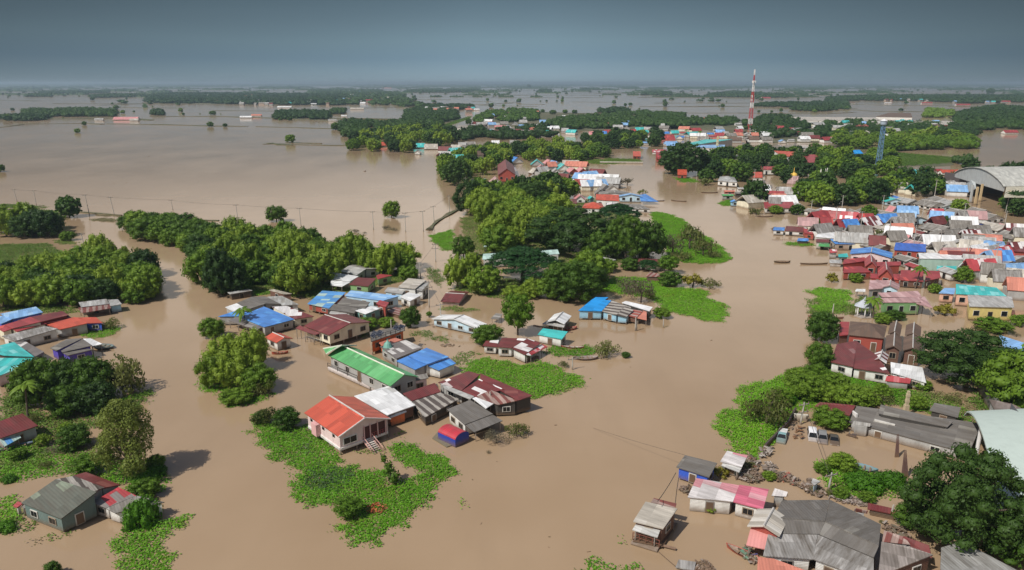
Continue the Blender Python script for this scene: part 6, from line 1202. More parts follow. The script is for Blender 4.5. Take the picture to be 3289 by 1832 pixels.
# ------------------------------------------------------------------ floating hyacinth and grass
HYP = [
 ('19', [(-290,-250),(-100,-130),(60,-60),(250,-120),(330,-40),(560,80),(570,110),(520,190),(650,240),(560,320),(600,350),(700,330),(900,360),(1060,380),(1150,380),(1170,440),(1150,490),(1230,540),(1290,480),(1400,490),(1530,440),(1560,410),(1480,380),(1460,310),(1330,310),(1210,230),(1240,180),(1200,120),(1280,75),(1390,90),(1430,150),(1620,200),(1760,230),(1850,300),(1900,400),(1880,445),(1740,450),(1700,550),(1550,700),(1520,780),(1400,850),(1300,940),(1160,1050),(980,1190),(900,1180),(780,1090),(640,1050),(590,1030),(700,930),(640,860),(560,740),(250,725),(165,660),(200,560),(160,540),(180,350),(60,310),(-60,240),(-250,0),(-290,-60)], 'large bright green hyacinth mat curling around the village point'),
 ('14', [(1040,1390),(1130,1350),(1300,1340),(1500,1370),(1800,1420),(1900,1380),(2040,1380),(2150,1440),(2250,1500),(2440,1560),(2400,1640),(2300,1680),(2000,1780),(1800,1790),(1500,1700),(1250,1600),(1060,1500)], 'hyacinth mat below the maroon and white patched roof'),
 ('15', [(1400,300),(1500,295),(1650,330),(1800,400),(1830,450),(2000,560),(2130,620),(2080,650),(2200,680),(2260,760),(2340,820),(2290,860),(2100,890),(1800,880),(1600,830),(1550,600),(1450,450)], 'hyacinth bank along the bend right of the round wood'),
 ('15', [(850,1100),(1050,1040),(1500,1060),(1550,1160),(1900,1180),(2040,1200),(2050,1290),(2200,1330),(2280,1400),(2260,1500),(2180,1560),(2080,1560),(1900,1500),(1620,1450),(1540,1380),(1350,1280),(1100,1240),(830,1200)], 'hyacinth point reaching into the wide river'),
 ('6', [(220,220),(280,160),(420,120),(600,90),(640,60),(900,0),(1000,60),(1150,120),(1180,200),(1100,270),(880,300),(720,380),(640,470),(560,570),(430,700),(370,740),(180,690),(150,600),(80,560),(60,480),(40,400),(130,360),(270,350),(230,280)], 'broad hyacinth bank above the patched tin shack'),
 ('4', [(555,685),(650,650),(940,680),(960,740),(920,800),(900,870),(780,900),(600,860),(610,830),(680,800),(630,720)], 'round hyacinth mat left of the dusky pink roofs'),
 ('4', [(330,242),(400,225),(610,240),(620,264),(440,264)], 'small hyacinth mat below the pier house'),
 ('12', [(1620,900),(1500,1060),(1520,1180),(1620,1230),(1580,1330),(1480,1500),(2230,1500),(2290,1250),(2150,1130),(2180,960),(2470,740),(2100,750),(1850,830)], 'hyacinth mat at the bottom left below the ivy covered roof'),
 ('12', [(-100,470),(120,480),(260,600),(250,720),(150,800),(-100,830)], 'green mat at the left edge beside the mossy grey roof'),
 ('17', [(370,830),(400,760),(600,700),(850,720),(1080,720),(900,800),(700,850),(500,850)], 'hyacinth fringe below the big willow bush'),
 ('17', [(90,560),(130,650),(300,710),(520,660),(700,600),(400,560)], 'left hyacinth fringe of the big willow bush'),
 ('7', [(50,1410),(110,1345),(330,1345),(500,1385),(640,1430),(640,1600),(50,1600)], 'hyacinth mat cut by the bottom edge'),
 ('9', [(1020,710),(1150,640),(1530,600),(1560,640),(1400,710),(1150,755)], 'hyacinth strip below the bright orange roof on the left'),
 ('11', [(1480,180),(1920,50),(1910,110),(1650,220),(1450,330),(1250,410),(1180,390)], 'green strip below the dark round trees on the left'),
 ('3', [(100,1020),(330,960),(360,1160),(230,1180),(180,1110),(120,1075)], 'small hyacinth mats beside the causeway'),
 ('2', [(1100,905),(1240,870),(1345,880),(1340,940),(1150,938)], 'hyacinth mat under the small blue pavilion'),
 ('2', [(600,612),(740,615),(838,640),(838,668),(680,665)], 'green spit below the orange gate pavilion'),
 ('16', [(230,690),(420,660),(520,690),(640,700),(780,660),(880,690),(900,740),(700,820),(400,800),(230,760)], 'hyacinth bank in front of the turquoise roof'),
 ('19', [(1890,750),(1950,700),(2000,700),(2010,760),(1970,790)], 'tiny floating tuft alone in the river'),
 ('7', [(490,1100),(540,1070),(610,1090),(600,1130),(520,1135)], 'small tuft left of the floating house'),
 ('18', [(1100,770),(1160,735),(1225,740),(1190,785)], 'tiny patch in front of the white roofed house'),
 ('13', [(760,600),(780,560),(950,560),(960,600),(850,610)], 'grass bank between the two sheds at the bamboo'),
]
for i, (t, pts, lb) in enumerate(HYP): matty('water_hyacinth', pts, t, lb, seed=i+3, cat='hyacinth', h=.4, leaf=.19, dens=1.0, breakup=.95)
GRP = [
 ('10', [(-100,760),(150,735),(600,730),(800,850),(560,930),(150,985),(-100,990)], 'flooded grass field at the left edge', GR), ('10', [(700,690),(850,680),(1000,720),(950,745),(760,735)], 'grass islet in the narrow left channel', GR),
 ('10', [(-60,225),(150,225),(400,245),(590,268),(500,285),(200,275),(-60,260)], 'long grass spit in the lake at the left', GR), ('10', [(200,285),(420,285),(700,315),(750,330),(500,325),(220,305)], 'second grass spit beside the lone shore tree', GR), ('10', [(600,350),(750,350),(860,400),(840,430),(700,420)], 'grass fringe under the lone shore tree', DRY),
 ('10', [(1160,360),(1550,370),(1560,385),(1300,380)], 'thin weed line in the lake', DRY), ('10', [(1160,420),(1350,400),(1500,430),(1450,455),(1200,440)], 'dark mud patch in the lake mouth', DRY),
 ('14', [(440,1040),(560,1010),(700,1045),(640,1090),(480,1075)], 'upper thin grass strip right of the solar panels', GR), ('14', [(600,1110),(760,1070),(860,1105),(920,1150),(700,1140)], 'lower thin grass strip right of the solar panels', GR), ('14', [(780,735),(1040,750),(1200,780),(1100,805),(800,780)], 'grass strip below the half sunk maroon shed', GR),
 ('14', [(870,1330),(1000,1270),(1230,1270),(1100,1330),(950,1420)], 'grass strip between the channel and blue double roof', GR), ('14', [(640,290),(760,330),(800,420),(760,520),(700,450),(600,350)], 'grass verge of the flooded lane', GR),
 ('13', [(1990,1000),(2110,980),(2110,1080),(2020,1110)], 'grass under the shrubs by the orange house', GR),
 ('11', [(-60,900),(300,800),(560,760),(700,900),(560,1080),(300,1080),(100,1230),(-60,1220)], 'reed bed at the left edge above the mossy roof', GR), ('11', [(0,150),(120,60),(260,40),(320,200),(280,330),(120,340),(40,280)], 'reeds beside the palm at the left edge', GR), ('11', [(640,600),(1150,700),(1250,900),(900,950),(700,850)], 'marsh grass between the left shrubs', DRY),
 ('12', [(60,760),(400,760),(450,880),(250,960),(60,900)], 'sparse weeds in front of the mossy grey roof', GR), ('12', [(600,960),(880,920),(880,980),(740,1070),(640,1000)], 'small weed patch in front of the mossy grey roof', GR), ('12', [(400,1010),(640,1000),(600,1060),(430,1080)], 'brown weed specks at the bottom left', DRY),
 ('19', [(330,340),(650,330),(820,400),(760,520),(560,600),(330,600),(270,480)], 'tall grey green reeds on the large hyacinth mat', RE), ('17', [(1200,1150),(1400,1180),(1560,1300),(1500,1435),(1330,1330)], 'dark grass patch beside the orange roofed pink house', RE),
 ('18', [(750,910),(850,890),(980,905),(960,940),(800,950)], 'sparse grass at the foot of the pink house stairs', GR),
 ('3', [(-200,0),(0,0),(0,1),(-200,1)], 'x', GR), ('3', [(1560,232),(1750,235),(2230,240),(2260,268),(1900,285),(1600,262)], 'far grass bank with the pale embankment', GR), ('2', [(-200,390),(150,400),(230,430),(-100,448)], 'grass before the small orange roofed shrine', GR),
 ('21', [(1560,640),(1700,630),(2060,660),(2080,700),(1700,725),(1560,700)], 'marsh meadow beyond the blue water tower', GR), ('21', [(1250,520),(1560,560),(1560,640),(1300,600)], 'rough meadow beside the blue water tower', DRY),
 ('6', [(1130,130),(1500,190),(1700,200),(2000,260),(2050,330),(1700,330),(1150,290)], 'rough green yard behind the factory', GR), ('6', [(1700,180),(2080,230),(2220,340),(2220,470),(2060,430),(1800,280)], 'flooded yellow weeds behind the factory', DRY), ('6', [(900,800),(960,770),(1300,860),(1600,920),(1600,1020),(1480,1072),(1150,1072),(960,960)], 'tangled green bank left of the big tree', HY),
 ('8', [(270,330),(500,240),(640,280),(750,400),(1190,500),(1190,600),(1000,640),(930,700),(800,700),(500,600),(290,400)], 'green weeds on the bank above the stone barge', GR),
 ('5', [(560,180),(780,200),(800,270),(560,300),(430,290)], 'lawn edge beside the round hyacinth mat', GR), ('5', [(0,1000),(200,980),(700,1080),(900,1180),(700,1300),(0,1300)], 'overgrown bank in front of the worn maroon roof', HY), ('5', [(1080,1180),(1280,1190),(1260,1230),(1100,1200)], 'yellow flowering weeds by the red and pink shed', SP['gold'][3]),
 ('20', [(840,420),(1000,360),(1100,330),(1090,345),(960,390),(880,430)], 'grass bank of the small far river', GR), ('20', [(120,345),(640,352),(640,360),(120,352)], 'green bank strip by the far ponds', DRY),
]
for i, (t, pts, lb, mt) in enumerate(GRP):
    if lb != 'x': matty('marsh_grass', pts, t, lb, seed=i+50, mat=mt, cat='grass', h=.35, leaf=.2, dens=.9, breakup=.6)
def flowers():
    b0 = P('19', 1035, 790); V, Q_ = leafcloud([(0, 0, .3, 1.3, 1.1, .3)], .2, 1.6, 5, core=0); me = npmesh('orange_vine', V, Q_, paint((.72, .10, .03), dirt=.1)); o = bpy.data.objects.new('orange_vine', me); C.objects.link(o); o.location = b0
    tag(o, 'bright orange vine patch on the large hyacinth mat', 'vine')
flowers()
# leaning palm stump wrapped in leaves on the mat
b0 = P('19', 1240, 520); rt = empty('leaning_tree', b0); mb = MB(); mb.tube((0, 0, -.3), (-2.2, .6, 4.6), .22, .08); o = mb.build('trunk', barkmat()); o.parent = rt
V, Q_ = leafcloud([(-.3, .1, 1.0, .9, .9, 1.2), (-1.0, .3, 2.4, .7, .7, 1.1), (-1.7, .5, 3.7, .45, .45, .8)], .34, 1.3, 3); me = npmesh('crown', V, Q_, SP['mango'][3]); o = bpy.data.objects.new('crown', me); C.objects.link(o); o.parent = rt
tag(rt, 'leaning dead stem wrapped in dark vines on the mat', 'tree')

# ------------------------------------------------------------------ trees standing by themselves
T('10', 890, 390, 330, 'mango', 'lone dark tree on the shore of the left channel', 1.25, lm='lone shore tree')
T('S', 1258, 700, 66, 'leafy', 'lone round tree standing in the lake', 1.25, lm='lone lake tree')
T('10', 870, 690, 210, 'leafy', 'small bright tree on the grass islet', .9); T('10', 1210, 770, 210, 'grey', 'brownish shrub beside the narrow channel', 1.0)
T('10', 1460, 900, 130, 'light', 'slim bamboo plume rising left of the channel wood', 1.5); T('10', 1600, 900, 130, 'light', 'slim bamboo plume leaning towards the channel', 1.4)
T('10', 1830, 1110, 520, 'olive', 'big dark olive tree overhanging the channel from the left', 1.7, lm='overhanging olive tree'); T('10', 1700, 600, 170, 'grey', 'brown shrub at the left tip of the wood', .8); T('10', 1690, 480, 230, 'mango', 'dark tree at the left tip of the wood', 1.1)
T('9', 1740, 290, 330, 'leafy', 'bushy tree at the water left of the river mouth', .8)
T('9', 1420, 620, 270, 'olive', 'olive bush hiding the end of the bright orange roof', 1.3)
for x, y, wd, sp, lb, hs_ in [(520,1570,680,'mango','broad dark tree in front of the big teal roof',1.25), (860,1520,620,'deep','middle dark tree of the left bank clump',1.15), (1200,1500,640,'mango','dark tree right of centre in the left bank clump',1.15), (1580,1430,640,'olive','brownish olive tree at the river side of the clump',1.9), (1230,1680,560,'deep','low dark tree at the front of left bank clump',.9), (860,1720,560,'mango','front dark tree above the left reeds',.95), (1700,1400,360,'olive','olive shrub at the river tip of the left bank clump',1.4)]:
    T('9', x, y, wd, sp, lb, hs_)
T('11', 420, 480, 230, 'olive', 'thin palm like shrub beside the maroon roofed grey house', 1.4)
T('11', 960, 790, 480, 'mango', 'round dark shrub left of the tall airy tree', .85); T('11', 1640, 1180, 830, 'airy', 'tall airy olive tree leaning over the river at lower left', 1.05, lm='tall airy tree'); T('11', 1110, 1120, 420, 'ball', 'vivid green shrub above the mossy grey roof', .55, lm='vivid green shrub')
T('11', 560, 760, 230, 'light', 'light sapling behind the maroon roofed grey house', .8); T('11', 1860, 1420, 430, 'leafy', 'bright bush right of the mossy grey roof', .75); T('11', 2000, 1130, 330, 'hump', 'low dark bush at the foot of the tall airy tree', 1.0); T('11', 700, 840, 300, 'grey', 'dry brushwood between the left shrubs', .7)
T('12', 1850, 800, 560, 'hump', 'ivy heap swallowing the red patched grey roof', 1.9); T('12', 690, 1500, 260, 'mango', 'dark bush cut by the bottom left edge', 1.2)
# willow bush mass in the left middle
for x, y, wd, sp, lb, hs_ in [(330,330,430,'leafy','bright bush at the top left of the willow mass',.8)]:
    T('13', 300, 1090, 330, 'leafy', lb, 1.0)
for x, y, wd, sp, lb, hs_ in [(480,420,520,'light','back left willow clump of the big river bush',1.1), (800,400,520,'light','back right willow clump of the big river bush',1.15), (330,600,480,'light','left willow clump hanging over the river',1.0), (620,620,560,'light','middle willow clump of the big river bush',1.1), (880,660,480,'leafy','right willow clump of the big river bush',1.05), (930,700,360,'olive','brownish lower right tuft of the big river bush',1.4), (600,800,420,'leafy','low front tuft of the big river bush',.6), (150,420,180,'grey','dry branches at the left of the big river bush',1.2)]:
    T('17', x, y, wd, sp, lb, hs_)
T('17', 960, 1060, 340, 'olive', 'left of two round bushes beside the pink house', 1.5, lm='two round bushes'); T('17', 1220, 1110, 400, 'mango', 'right of two round bushes beside the pink house', .85); T('17', 920, 1050, 240, 'mango', 'dark back bush of the pair beside the pink house', .9)
T('19', 730, 860, 330, 'ball', 'round dark shrub sitting on the large hyacinth mat', .62, lm='round shrub on the mat')
T('18', 2100, 830, 300, 'grey', 'left dry bush in the water off the grey roof', 1.1); T('18', 2300, 760, 270, 'olive', 'right yellowish dry bush off the grey roof', 1.3); T('18', 2030, 930, 60, 'grey', 'tiny bare twig bush alone in the river', 1.2)
T('14', 1660, 1065, 385, 'ball', 'tall round mango tree between the white roofs', 1.22, lm='tall round mango tree'); T('14', 1310, 1165, 370, 'mango', 'dome shaped bush beside the white roofed pale blue house', .85); T('14', 430, 965, 260, 'mango', 'dark upright tree behind the solar panels', 1.25); T('14', 400, 420, 270, 'leafy', 'round bright tree beside the cream flat roof', .9)
T('14', 640, 860, 72, 'ball', 'small round shrub in the flooded lane', .9); T('14', 2511, 2000, 1, 'grey') if False else None
T('16', 1020, 790, 400, 'olive', 'dark open shrub at the end of the hyacinth bank', 1.3); T('16', 1270, 815, 130, 'mango', 'small dark bush right of the open shrub', .8); T('16', 450, 930, 190, 'olive', 'small bush on the left edge of large hyacinth mat', .8)
T('16', 1740, 290, 260, 'leafy', 'dark bush right of the rusty orange lean-to', .8)
T('13', 2060, 980, 330, 'leafy', 'shrubs between the teal hut and the orange house', .5); T('13', 2300, 960, 250, 'leafy', 'second shrub left of the dark upright tree', .55); T('13', 700, 930, 130, 'olive', 'palm like bush on the long blue roof side', 1.6)
T('16', -20, 760, 10, 'grey') if False else None
# right bank
T('4', 790, 590, 150, 'gold', 'yellowish shrub standing in the river by crimson roofs', 1.0); T('4', 1010, 600, 150, 'leafy', 'dark shrub under the crimson Thai roofs', .8); T('4', 1745, 700, 140, 'leafy', 'bush right of the bright red roofs', .9); T('4', 2010, 600, 190, 'leafy', 'tree in front of the pale green building', 1.1); T('4', 1260, 210, 190, 'olive', 'grey green tree amid the dense quarter', 1.5, lm='grey green quarter tree')
T('4', 690, 1140, 330, 'mango', 'dark tree on the bank left of the pyramid roof', 1.25); T('5', 100, 960, 340, 'mango', 'lower dark tree on the bank by the maroon roof', 1.2); T('5', 60, 1130, 330, 'leafy', 'bright vine tree on the bank below the dark trees', .9)
T('5', 1720, 1120, 1040, 'deep', 'huge dark umbrella shaped rain tree on the right bank', .74, lm='huge rain tree')
T('5', 2250, 1420, 900, 'leafy', 'big bright tree at the right edge below the rain tree', 1.1); T('5', 1480, 370, 300, 'gold', 'yellow green banana bushes by the green house', .9); T('5', 800, 470, 220, 'leafy', 'shrub between the gazebo and the green house', .7); T('5', 930, 430, 240, 'mango', 'dark shrub under the green house', .6); T('5', 2000, 560, 420, 'leafy', 'bright bushes right of the yellow house', .55); T('5', 2270, 620, 120, 'grey', 'orange leaved shrub near the blue roof', .8); T('5', 2320, 500, 250, 'leafy', 'bush at the right edge behind the blue roof', .7)
T('5', 480, 380, 90, 'olive', 'brown hedge left of the gazebo', 1.1)
T('6', 460, 460, 420, 'olive', 'brown olive tree on the broad hyacinth bank', 1.7, lm='brown olive tree'); T('6', 780, 250, 330, 'leafy', 'vine heap behind the brown olive tree', .9); T('6', 560, 300, 260, 'leafy', 'vine heap at the top of the hyacinth bank', .7); T('6', 980, 480, 330, 'leafy', 'green tree arching over the maroon factory end', .7); T('6', 1080, 240, 260, 'olive', 'tangle of shrubs behind the maroon factory end', .9); T('6', 1410, 250, 150, 'leafy', 'leafy tree left of the chimney', 1.1); T('6', 1700, 340, 170, 'leafy', 'leafy bush right of the chimney', .9); T('6', 1240, 240, 140, 'olive', 'shrub behind the long dark factory', .8)
T('6', 1080, 830, 260, 'leafy', 'bushy top of the tangled green bank', .7); T('6', 1260, 980, 360, 'hump', 'low green hump before the big tree', .9); T('6', 1480, 960, 330, 'hump', 'second low green hump before the big tree', 1.0)
T('8', 1780, 1190, 1330, 'deep', 'huge spreading tree at the bottom right corner', 1.08, lm='huge corner tree'); T('8', 1350, 1000, 560, 'mango', 'dark left skirt of the huge corner tree', .85); T('8', 2380, 1330, 900, 'mango', 'second big tree at the bottom right edge', .9)
T('7', 1540, 430, 220, 'gold', 'small brownish tree between the houseboat and shack', 1.0); T('7', 1430, 800, 170, 'light', 'drooping light shrub beside the turquoise room', .55); T('8', 380, 640, 110, 'olive', 'vine clump climbing the pole by the barge', 2.0); T('8', 935, 930, 70, 'olive', 'tiny bush at the corner of the broad roof', 1.0); T('7', 2220, 640, 90, 'grey', 'bare reddish shrub behind the pink patched roof', 1.2)
# island wood in the middle
for t, x, y, wd, sp, lb, hs_, lm in [('S',1680,900,300,'rain','flat topped rain tree in the middle of the wood',.72,'middle rain tree'),('S',1835,808,300,'deep','largest dark umbrella shaped tree behind the round wood',.62,'largest rain tree'),('S',1985,715,150,'rain','rear rain tree touching the river bend houses',.75,None),
 ('S',2010,832,150,'mango','tall domed dark tree left crown of the round wood',1.3,'domed round wood'),('S',2082,830,125,'mango','tall domed dark tree right crown of the round wood',1.35,None),('S',1925,832,110,'mango','olive domed tree left of the round wood',1.1,None),('3',2060,1200,260,'mango','lower bright tree in front of round wood',1.2,None),
 ('S',1488,828,75,'mango','dark tree beside the small hyacinth mats',1.4,None),('3',690,900,150,'olive','grey green bush alone in the inner pond',1.5,None),
 ('S',1850,965,190,'mango','big dark lower tree of the middle wood',1.0,None),('S',1890,915,140,'leafy','upper leafy tree of the middle wood',1.2,None),('S',1760,955,100,'leafy','low bright tree before the dark wood',.9,None),('S',1790,958,130,'mango','domed tree at the left of the lower middle wood',1.2,None),('15',700,1080,420,'leafy','upper right tree of the lower middle wood',1.3,None),('15',40,1260,300,'light','bright bamboo left of the lower middle wood',.9,None),
 ('S',1555,942,125,'leafy','round leafy tree by the pond above the channel',1.1,'round pond tree'),('S',1470,925,110,'light','feathery bamboo at the corner of the flooded lane',1.2,None),('S',1515,905,90,'light','second feathery bamboo behind the round pond tree',1.4,None),('14',1620,640,330,'light','bright bush at the pond edge',.6,None),('14',1800,640,260,'light','bright low bush below the dark wood',.7,None),
 ('15',1600,1000,250,'ball','bright dome shrub at the hyacinth point',.8,None),('15',1620,1140,300,'mango','dark shrub at the hyacinth point',.8,None),('15',1880,1150,280,'gold','yellowish tree on the hyacinth point',1.3,None),('15',2080,1160,260,'olive','last shrub at the tip of the hyacinth point',1.0,None),
 ('15',1280,1330,420,'grey','large grey brushwood on the hyacinth point',1.7,None),('15',1130,1230,330,'grey','left grey brushwood on the hyacinth point',1.5,None),('15',1380,1300,200,'olive','olive tuft in the grey brushwood',1.5,None),
 ('15',1650,800,330,'grey','brown dry tree right of the round wood',2.0,None),('15',1850,720,400,'olive','dark olive tree on the bend right of the round wood',1.9,None),('15',2000,790,330,'olive','second olive tree on the bend',1.5,None),('15',1750,850,260,'olive','low olive bush on the bend',1.1,None),('15',2120,820,220,'olive','small olive bush nearest the river on the bend',1.0,None),
 ('15',1150,960,230,'mango','shrub beside the worn maroon roof',.9,None),('15',900,980,260,'leafy','shrub left of the worn maroon roof',.9,None),('15',1370,960,330,'rain','little flat tree before the worn maroon roof',.7,None),
 ('2',700,580,600,'deep','giant dome shaped tree on the temple bank',.85,'giant dome tree'),('2',600,500,300,'deep','left shoulder of the giant dome tree',.9,None),('2',1520,940,330,'deep','dark round tree by the long crimson riverside roof',1.2,None),('2',1540,1035,190,'olive','olive bush at the water left of crimson roof',1.0,None),('2',1760,1030,170,'leafy','low bush below the long crimson riverside roof',.8,None),('2',950,700,230,'olive','reddish green bush on the temple bank',.9,None),('2',230,800,140,'olive','bush behind the blue tarpaulin roof',1.0,None),('2',50,700,200,'grey','bare grey tree on the far river bend shore',1.2,None)]:
    T(t, x, y, wd, sp, lb, hs_, lm)
for x, y, wd, sp, lb, h_ in [(60,1475,60,'leafy','small bush at the left edge below the maroon roof',.8),(150,1500,50,'olive','scrub in the reeds above the mossy roof',1.0),(215,1395,60,'leafy','light bush behind the round dark shrub',.9),(330,1600,70,'leafy','bright bush against the back of the mossy roof house',.7),(500,1500,70,'leafy','green shrub right of the tall airy tree foot',.8),(470,1545,90,'hump','vine hump on the river edge at lower left',.9),(30,1545,60,'hump','vine hump at the left edge above the small outhouse',.9),(20,1700,90,'hump','vine hump at the left edge below the mossy roof',.8),
   (2590,1265,90,'leafy','bright vine tree top of the hyacinth bank',.9),(2520,1290,80,'hump','vine hump at the hyacinth bank crest',1.1),(2660,1290,90,'leafy','bush behind the corner pole',.9),(2740,1275,70,'olive','scrub above the maroon factory end',1.0),(2800,1300,60,'leafy','shrub beside the sheds behind factory',.9),(2560,1225,80,'leafy','bush on the bank below the two dark trees',.8),(3060,1290,60,'olive','weedy shrub right of the chimney',.8),(2960,1250,70,'leafy','bush in the yard under the rain tree',.7),(3230,1180,110,'leafy','shrubs before the blue roof at right edge',.7)]:
    T('S', x, y, wd, sp, lb, h_)
for x, y, wd, sp, lb in [(2400,1500,60,'olive','scrub bush among the scrap by the hyacinth tip'),(2470,1540,50,'leafy','small bush beside the scrap raft'),(2620,1575,55,'olive','bush between the scrap barges'),(2700,1600,60,'leafy','bush on the bank above the stone barge'),(2780,1610,60,'leafy','second bush on the bank above the stone barge'),(2640,1520,60,'leafy','tall weeds beside the vine covered pole')]:
    T('S', x, y, wd, sp, lb, .8)
def palm(t, x, y, hh, label):
    b0 = P(t, x, y); rt = empty('palm_tree', b0); mb = MB(b0); r = random.Random(int(x)); tp = b0+Vector((r.uniform(-1, 1), r.uniform(-.5, .5), hh)); mb.tube(b0-Vector((0, 0, .4)), tp, .2, .13, n=7); o = mb.build('trunk', barkmat()); o.parent = rt; o.location = (0, 0, 0)
    mb = MB(b0)
    for i in range(15):
        a = i*2.4; el = r.uniform(-.1, .9); u = Vector((math.cos(a), math.sin(a), 0)); n__ = Vector((-u.y, u.x, 0)); pv = tp; Lf = r.uniform(2.2, 2.9); pr = None
        for k in range(6):
            s = (k+1)/6; p = tp+u*Lf*s*math.cos(el*(1-s*.3))+Vector((0, 0, Lf*(math.sin(el)*s-.75*s*s))); wk = .42*math.sin(math.pi*min(1, s*.9+.1))+.04
            cur = [p+n__*wk-Vector((0, 0, wk*.5)), p, p-n__*wk-Vector((0, 0, wk*.5))]
            if pr: mb.add(pr+cur, [(0, 1, 4, 3), (1, 2, 5, 4)])
            pr = cur
    o = mb.build('crown', SP['leafy'][3]); o.parent = rt; o.location = (0, 0, 0); tag(rt, label, 'palm')
for a in (('11', 360, 470, 7, 'palm beside the maroon roofed house at the left edge'), ('13', 700, 1000, 5, 'small palm on the edge of the long blue roof'), ('2', 890, 230, 12, 'tall palm left of the cream spire'), ('2', 720, 190, 11, 'palm left of the teal market roof'), ('4', 1560, 660, 6, 'palm under the bright red roofs'), ('5', 700, 420, 5, 'palm between gazebo and green house')): palm(*a)
# ------------------------------------------------------------------ woods, tree by tree
M1 = {'mango': 4, 'leafy': 3, 'light': 4, 'deep': 2}
fill([(0,990),(250,985),(465,962),(485,900),(430,860),(330,830),(250,860),(0,905)], {'light': 5, 'leafy': 4, 'mango': 2, 'deep': 1}, 5.0, 6.5, 11, 'in the wood on the left bank', 'of the left bank wood', seed=2)
fill([(0,765),(165,765),(170,735),(0,735)], {'light': 3, 'leafy': 2, 'deep': 2}, 6.5, 9, 12, 'in the small grove at the left edge', 'of the left edge grove', seed=3, hs=1.1)
fill([(395,738),(470,782),(560,800),(640,840),(740,800),(640,760),(560,735),(470,720)], {'mango': 5, 'leafy': 4, 'deep': 2, 'olive': 1}, 5.2, 6.5, 11.5, 'in the left arm of the long wood', 'of the long wood, left arm', seed=4)
fill([(640,845),(660,930),(760,945),(850,900),(950,950),(1060,930),(1060,880),(1230,890),(1335,890),(1300,860),(1200,850),(1060,830),(900,790),(740,780)], {'light': 6, 'leafy': 3, 'mango': 3, 'deep': 1, 'olive': 1}, 5.4, 7, 12.5, 'in the long wood behind the village', 'of the long wood behind the village', seed=5, hs=1.1)
T('13', 400, 610, 420, 'deep', 'tall dark tree at the river corner of long wood', 1.9, lm='tall dark corner tree'); T('13', 560, 600, 330, 'deep', 'second dark tree at the river corner', 1.5); T('3', 390, 500, 330, 'deep', 'dark tree at the lake tip of island village', 1.1)
fill([(1490,700),(1560,708),(1700,695),(1790,655),(1900,628),(1905,605),(1700,620),(1560,630)], {'light': 2, 'leafy': 3, 'deep': 4}, 8.5, 13, 17, 'in the wood above the rain trees', 'of the wood above the rain trees', seed=6, hs=1.1)
fill([(1540,720),(1600,740),(1740,745),(1800,720),(1800,700),(1700,705),(1600,712)], {'light': 2, 'leafy': 3, 'mango': 4}, 8, 12, 15, 'in the wood below the island village', 'of the wood below the island village', seed=7)
fill([(1560,800),(1590,815),(1660,800),(1760,775),(1790,740),(1740,745),(1620,765)], {'light': 6, 'leafy': 1}, 6.5, 11, 15, 'in the bright belt left of the rain trees', 'of the bright belt', seed=8)
fill([(1425,560),(1440,590),(1560,560),(1650,520),(1880,520),(1960,500),(1900,480),(1700,480),(1500,500),(1430,530)], {'light': 3, 'leafy': 3, 'deep': 2, 'mango': 2}, 9.5, 9, 13, 'in the wood behind the island village', 'of the wood behind the island village', seed=9)
fill([(1130,485),(1300,492),(1440,470),(1500,440),(1380,425),(1250,430),(1140,450)], {'light': 2, 'leafy': 3, 'deep': 4}, 12.5, 11, 15, 'in the wood at the far lake shore', 'of the far lake shore wood', seed=10)
fill([(1900,480),(2060,478),(2130,470),(2120,440),(1960,440),(1870,455)], {'deep': 5, 'leafy': 2}, 12, 10, 14, 'in the wood beyond the far grass bank', 'of the wood beyond the grass bank', seed=11)
fill([(2240,590),(2420,590),(2500,600),(2640,600),(2750,560),(2720,520),(2560,500),(2300,500),(2270,540)], {'deep': 4, 'mango': 3, 'leafy': 3}, 13.5, 10, 15, 'in the temple wood', 'of the temple wood', seed=12)
fill([(2540,660),(2700,668),(2850,650),(2830,620),(2700,610),(2540,625)], {'mango': 4, 'leafy': 3, 'deep': 2}, 8.5, 11, 15, 'in the wood above the dense quarter', 'of the wood above the dense quarter', seed=13)
fill([(2800,640),(3060,628),(3070,600),(2900,590),(2780,600)], {'deep': 4, 'leafy': 3}, 9.5, 11, 15, 'in the wood left of the curved sports hall', 'of the wood left of the sports hall', seed=14)
fill([(2640,560),(2780,580),(2860,560),(2870,520),(2760,500),(2650,510)], {'deep': 3, 'leafy': 4}, 11, 11, 15, 'in the wood before the blue water tower', 'of the wood before the water tower', seed=15)
fill([(2850,490),(3120,478),(3130,455),(2950,440),(2700,440),(2680,470)], {'leafy': 4, 'deep': 1, 'light': 1}, 17, 14, 19, 'in the bright wood behind the water tower', 'of the bright wood behind the water tower', seed=16, hs=.8)
fill([(1000,480)if False else (2560,1250),(2620,1240),(2700,1240),(2830,1290),(2760,1310),(2620,1280)], {'leafy': 3, 'olive': 2}, 5.5, 5, 8, 'on the overgrown bank behind the factory', 'of the overgrown bank', seed=17, hs=.7)
fill([(3060,575),(3289,585),(3289,560),(3060,548)], {'olive': 3, 'deep': 2}, 12, 9, 13, 'behind the curved sports hall', 'behind the sports hall', seed=18)
fill([(3230,690),(3289,700),(3289,650),(3240,650)], {'deep': 2, 'leafy': 1}, 8, 9, 12, 'at the right edge before the sports hall', 'right edge before the sports hall', seed=19)
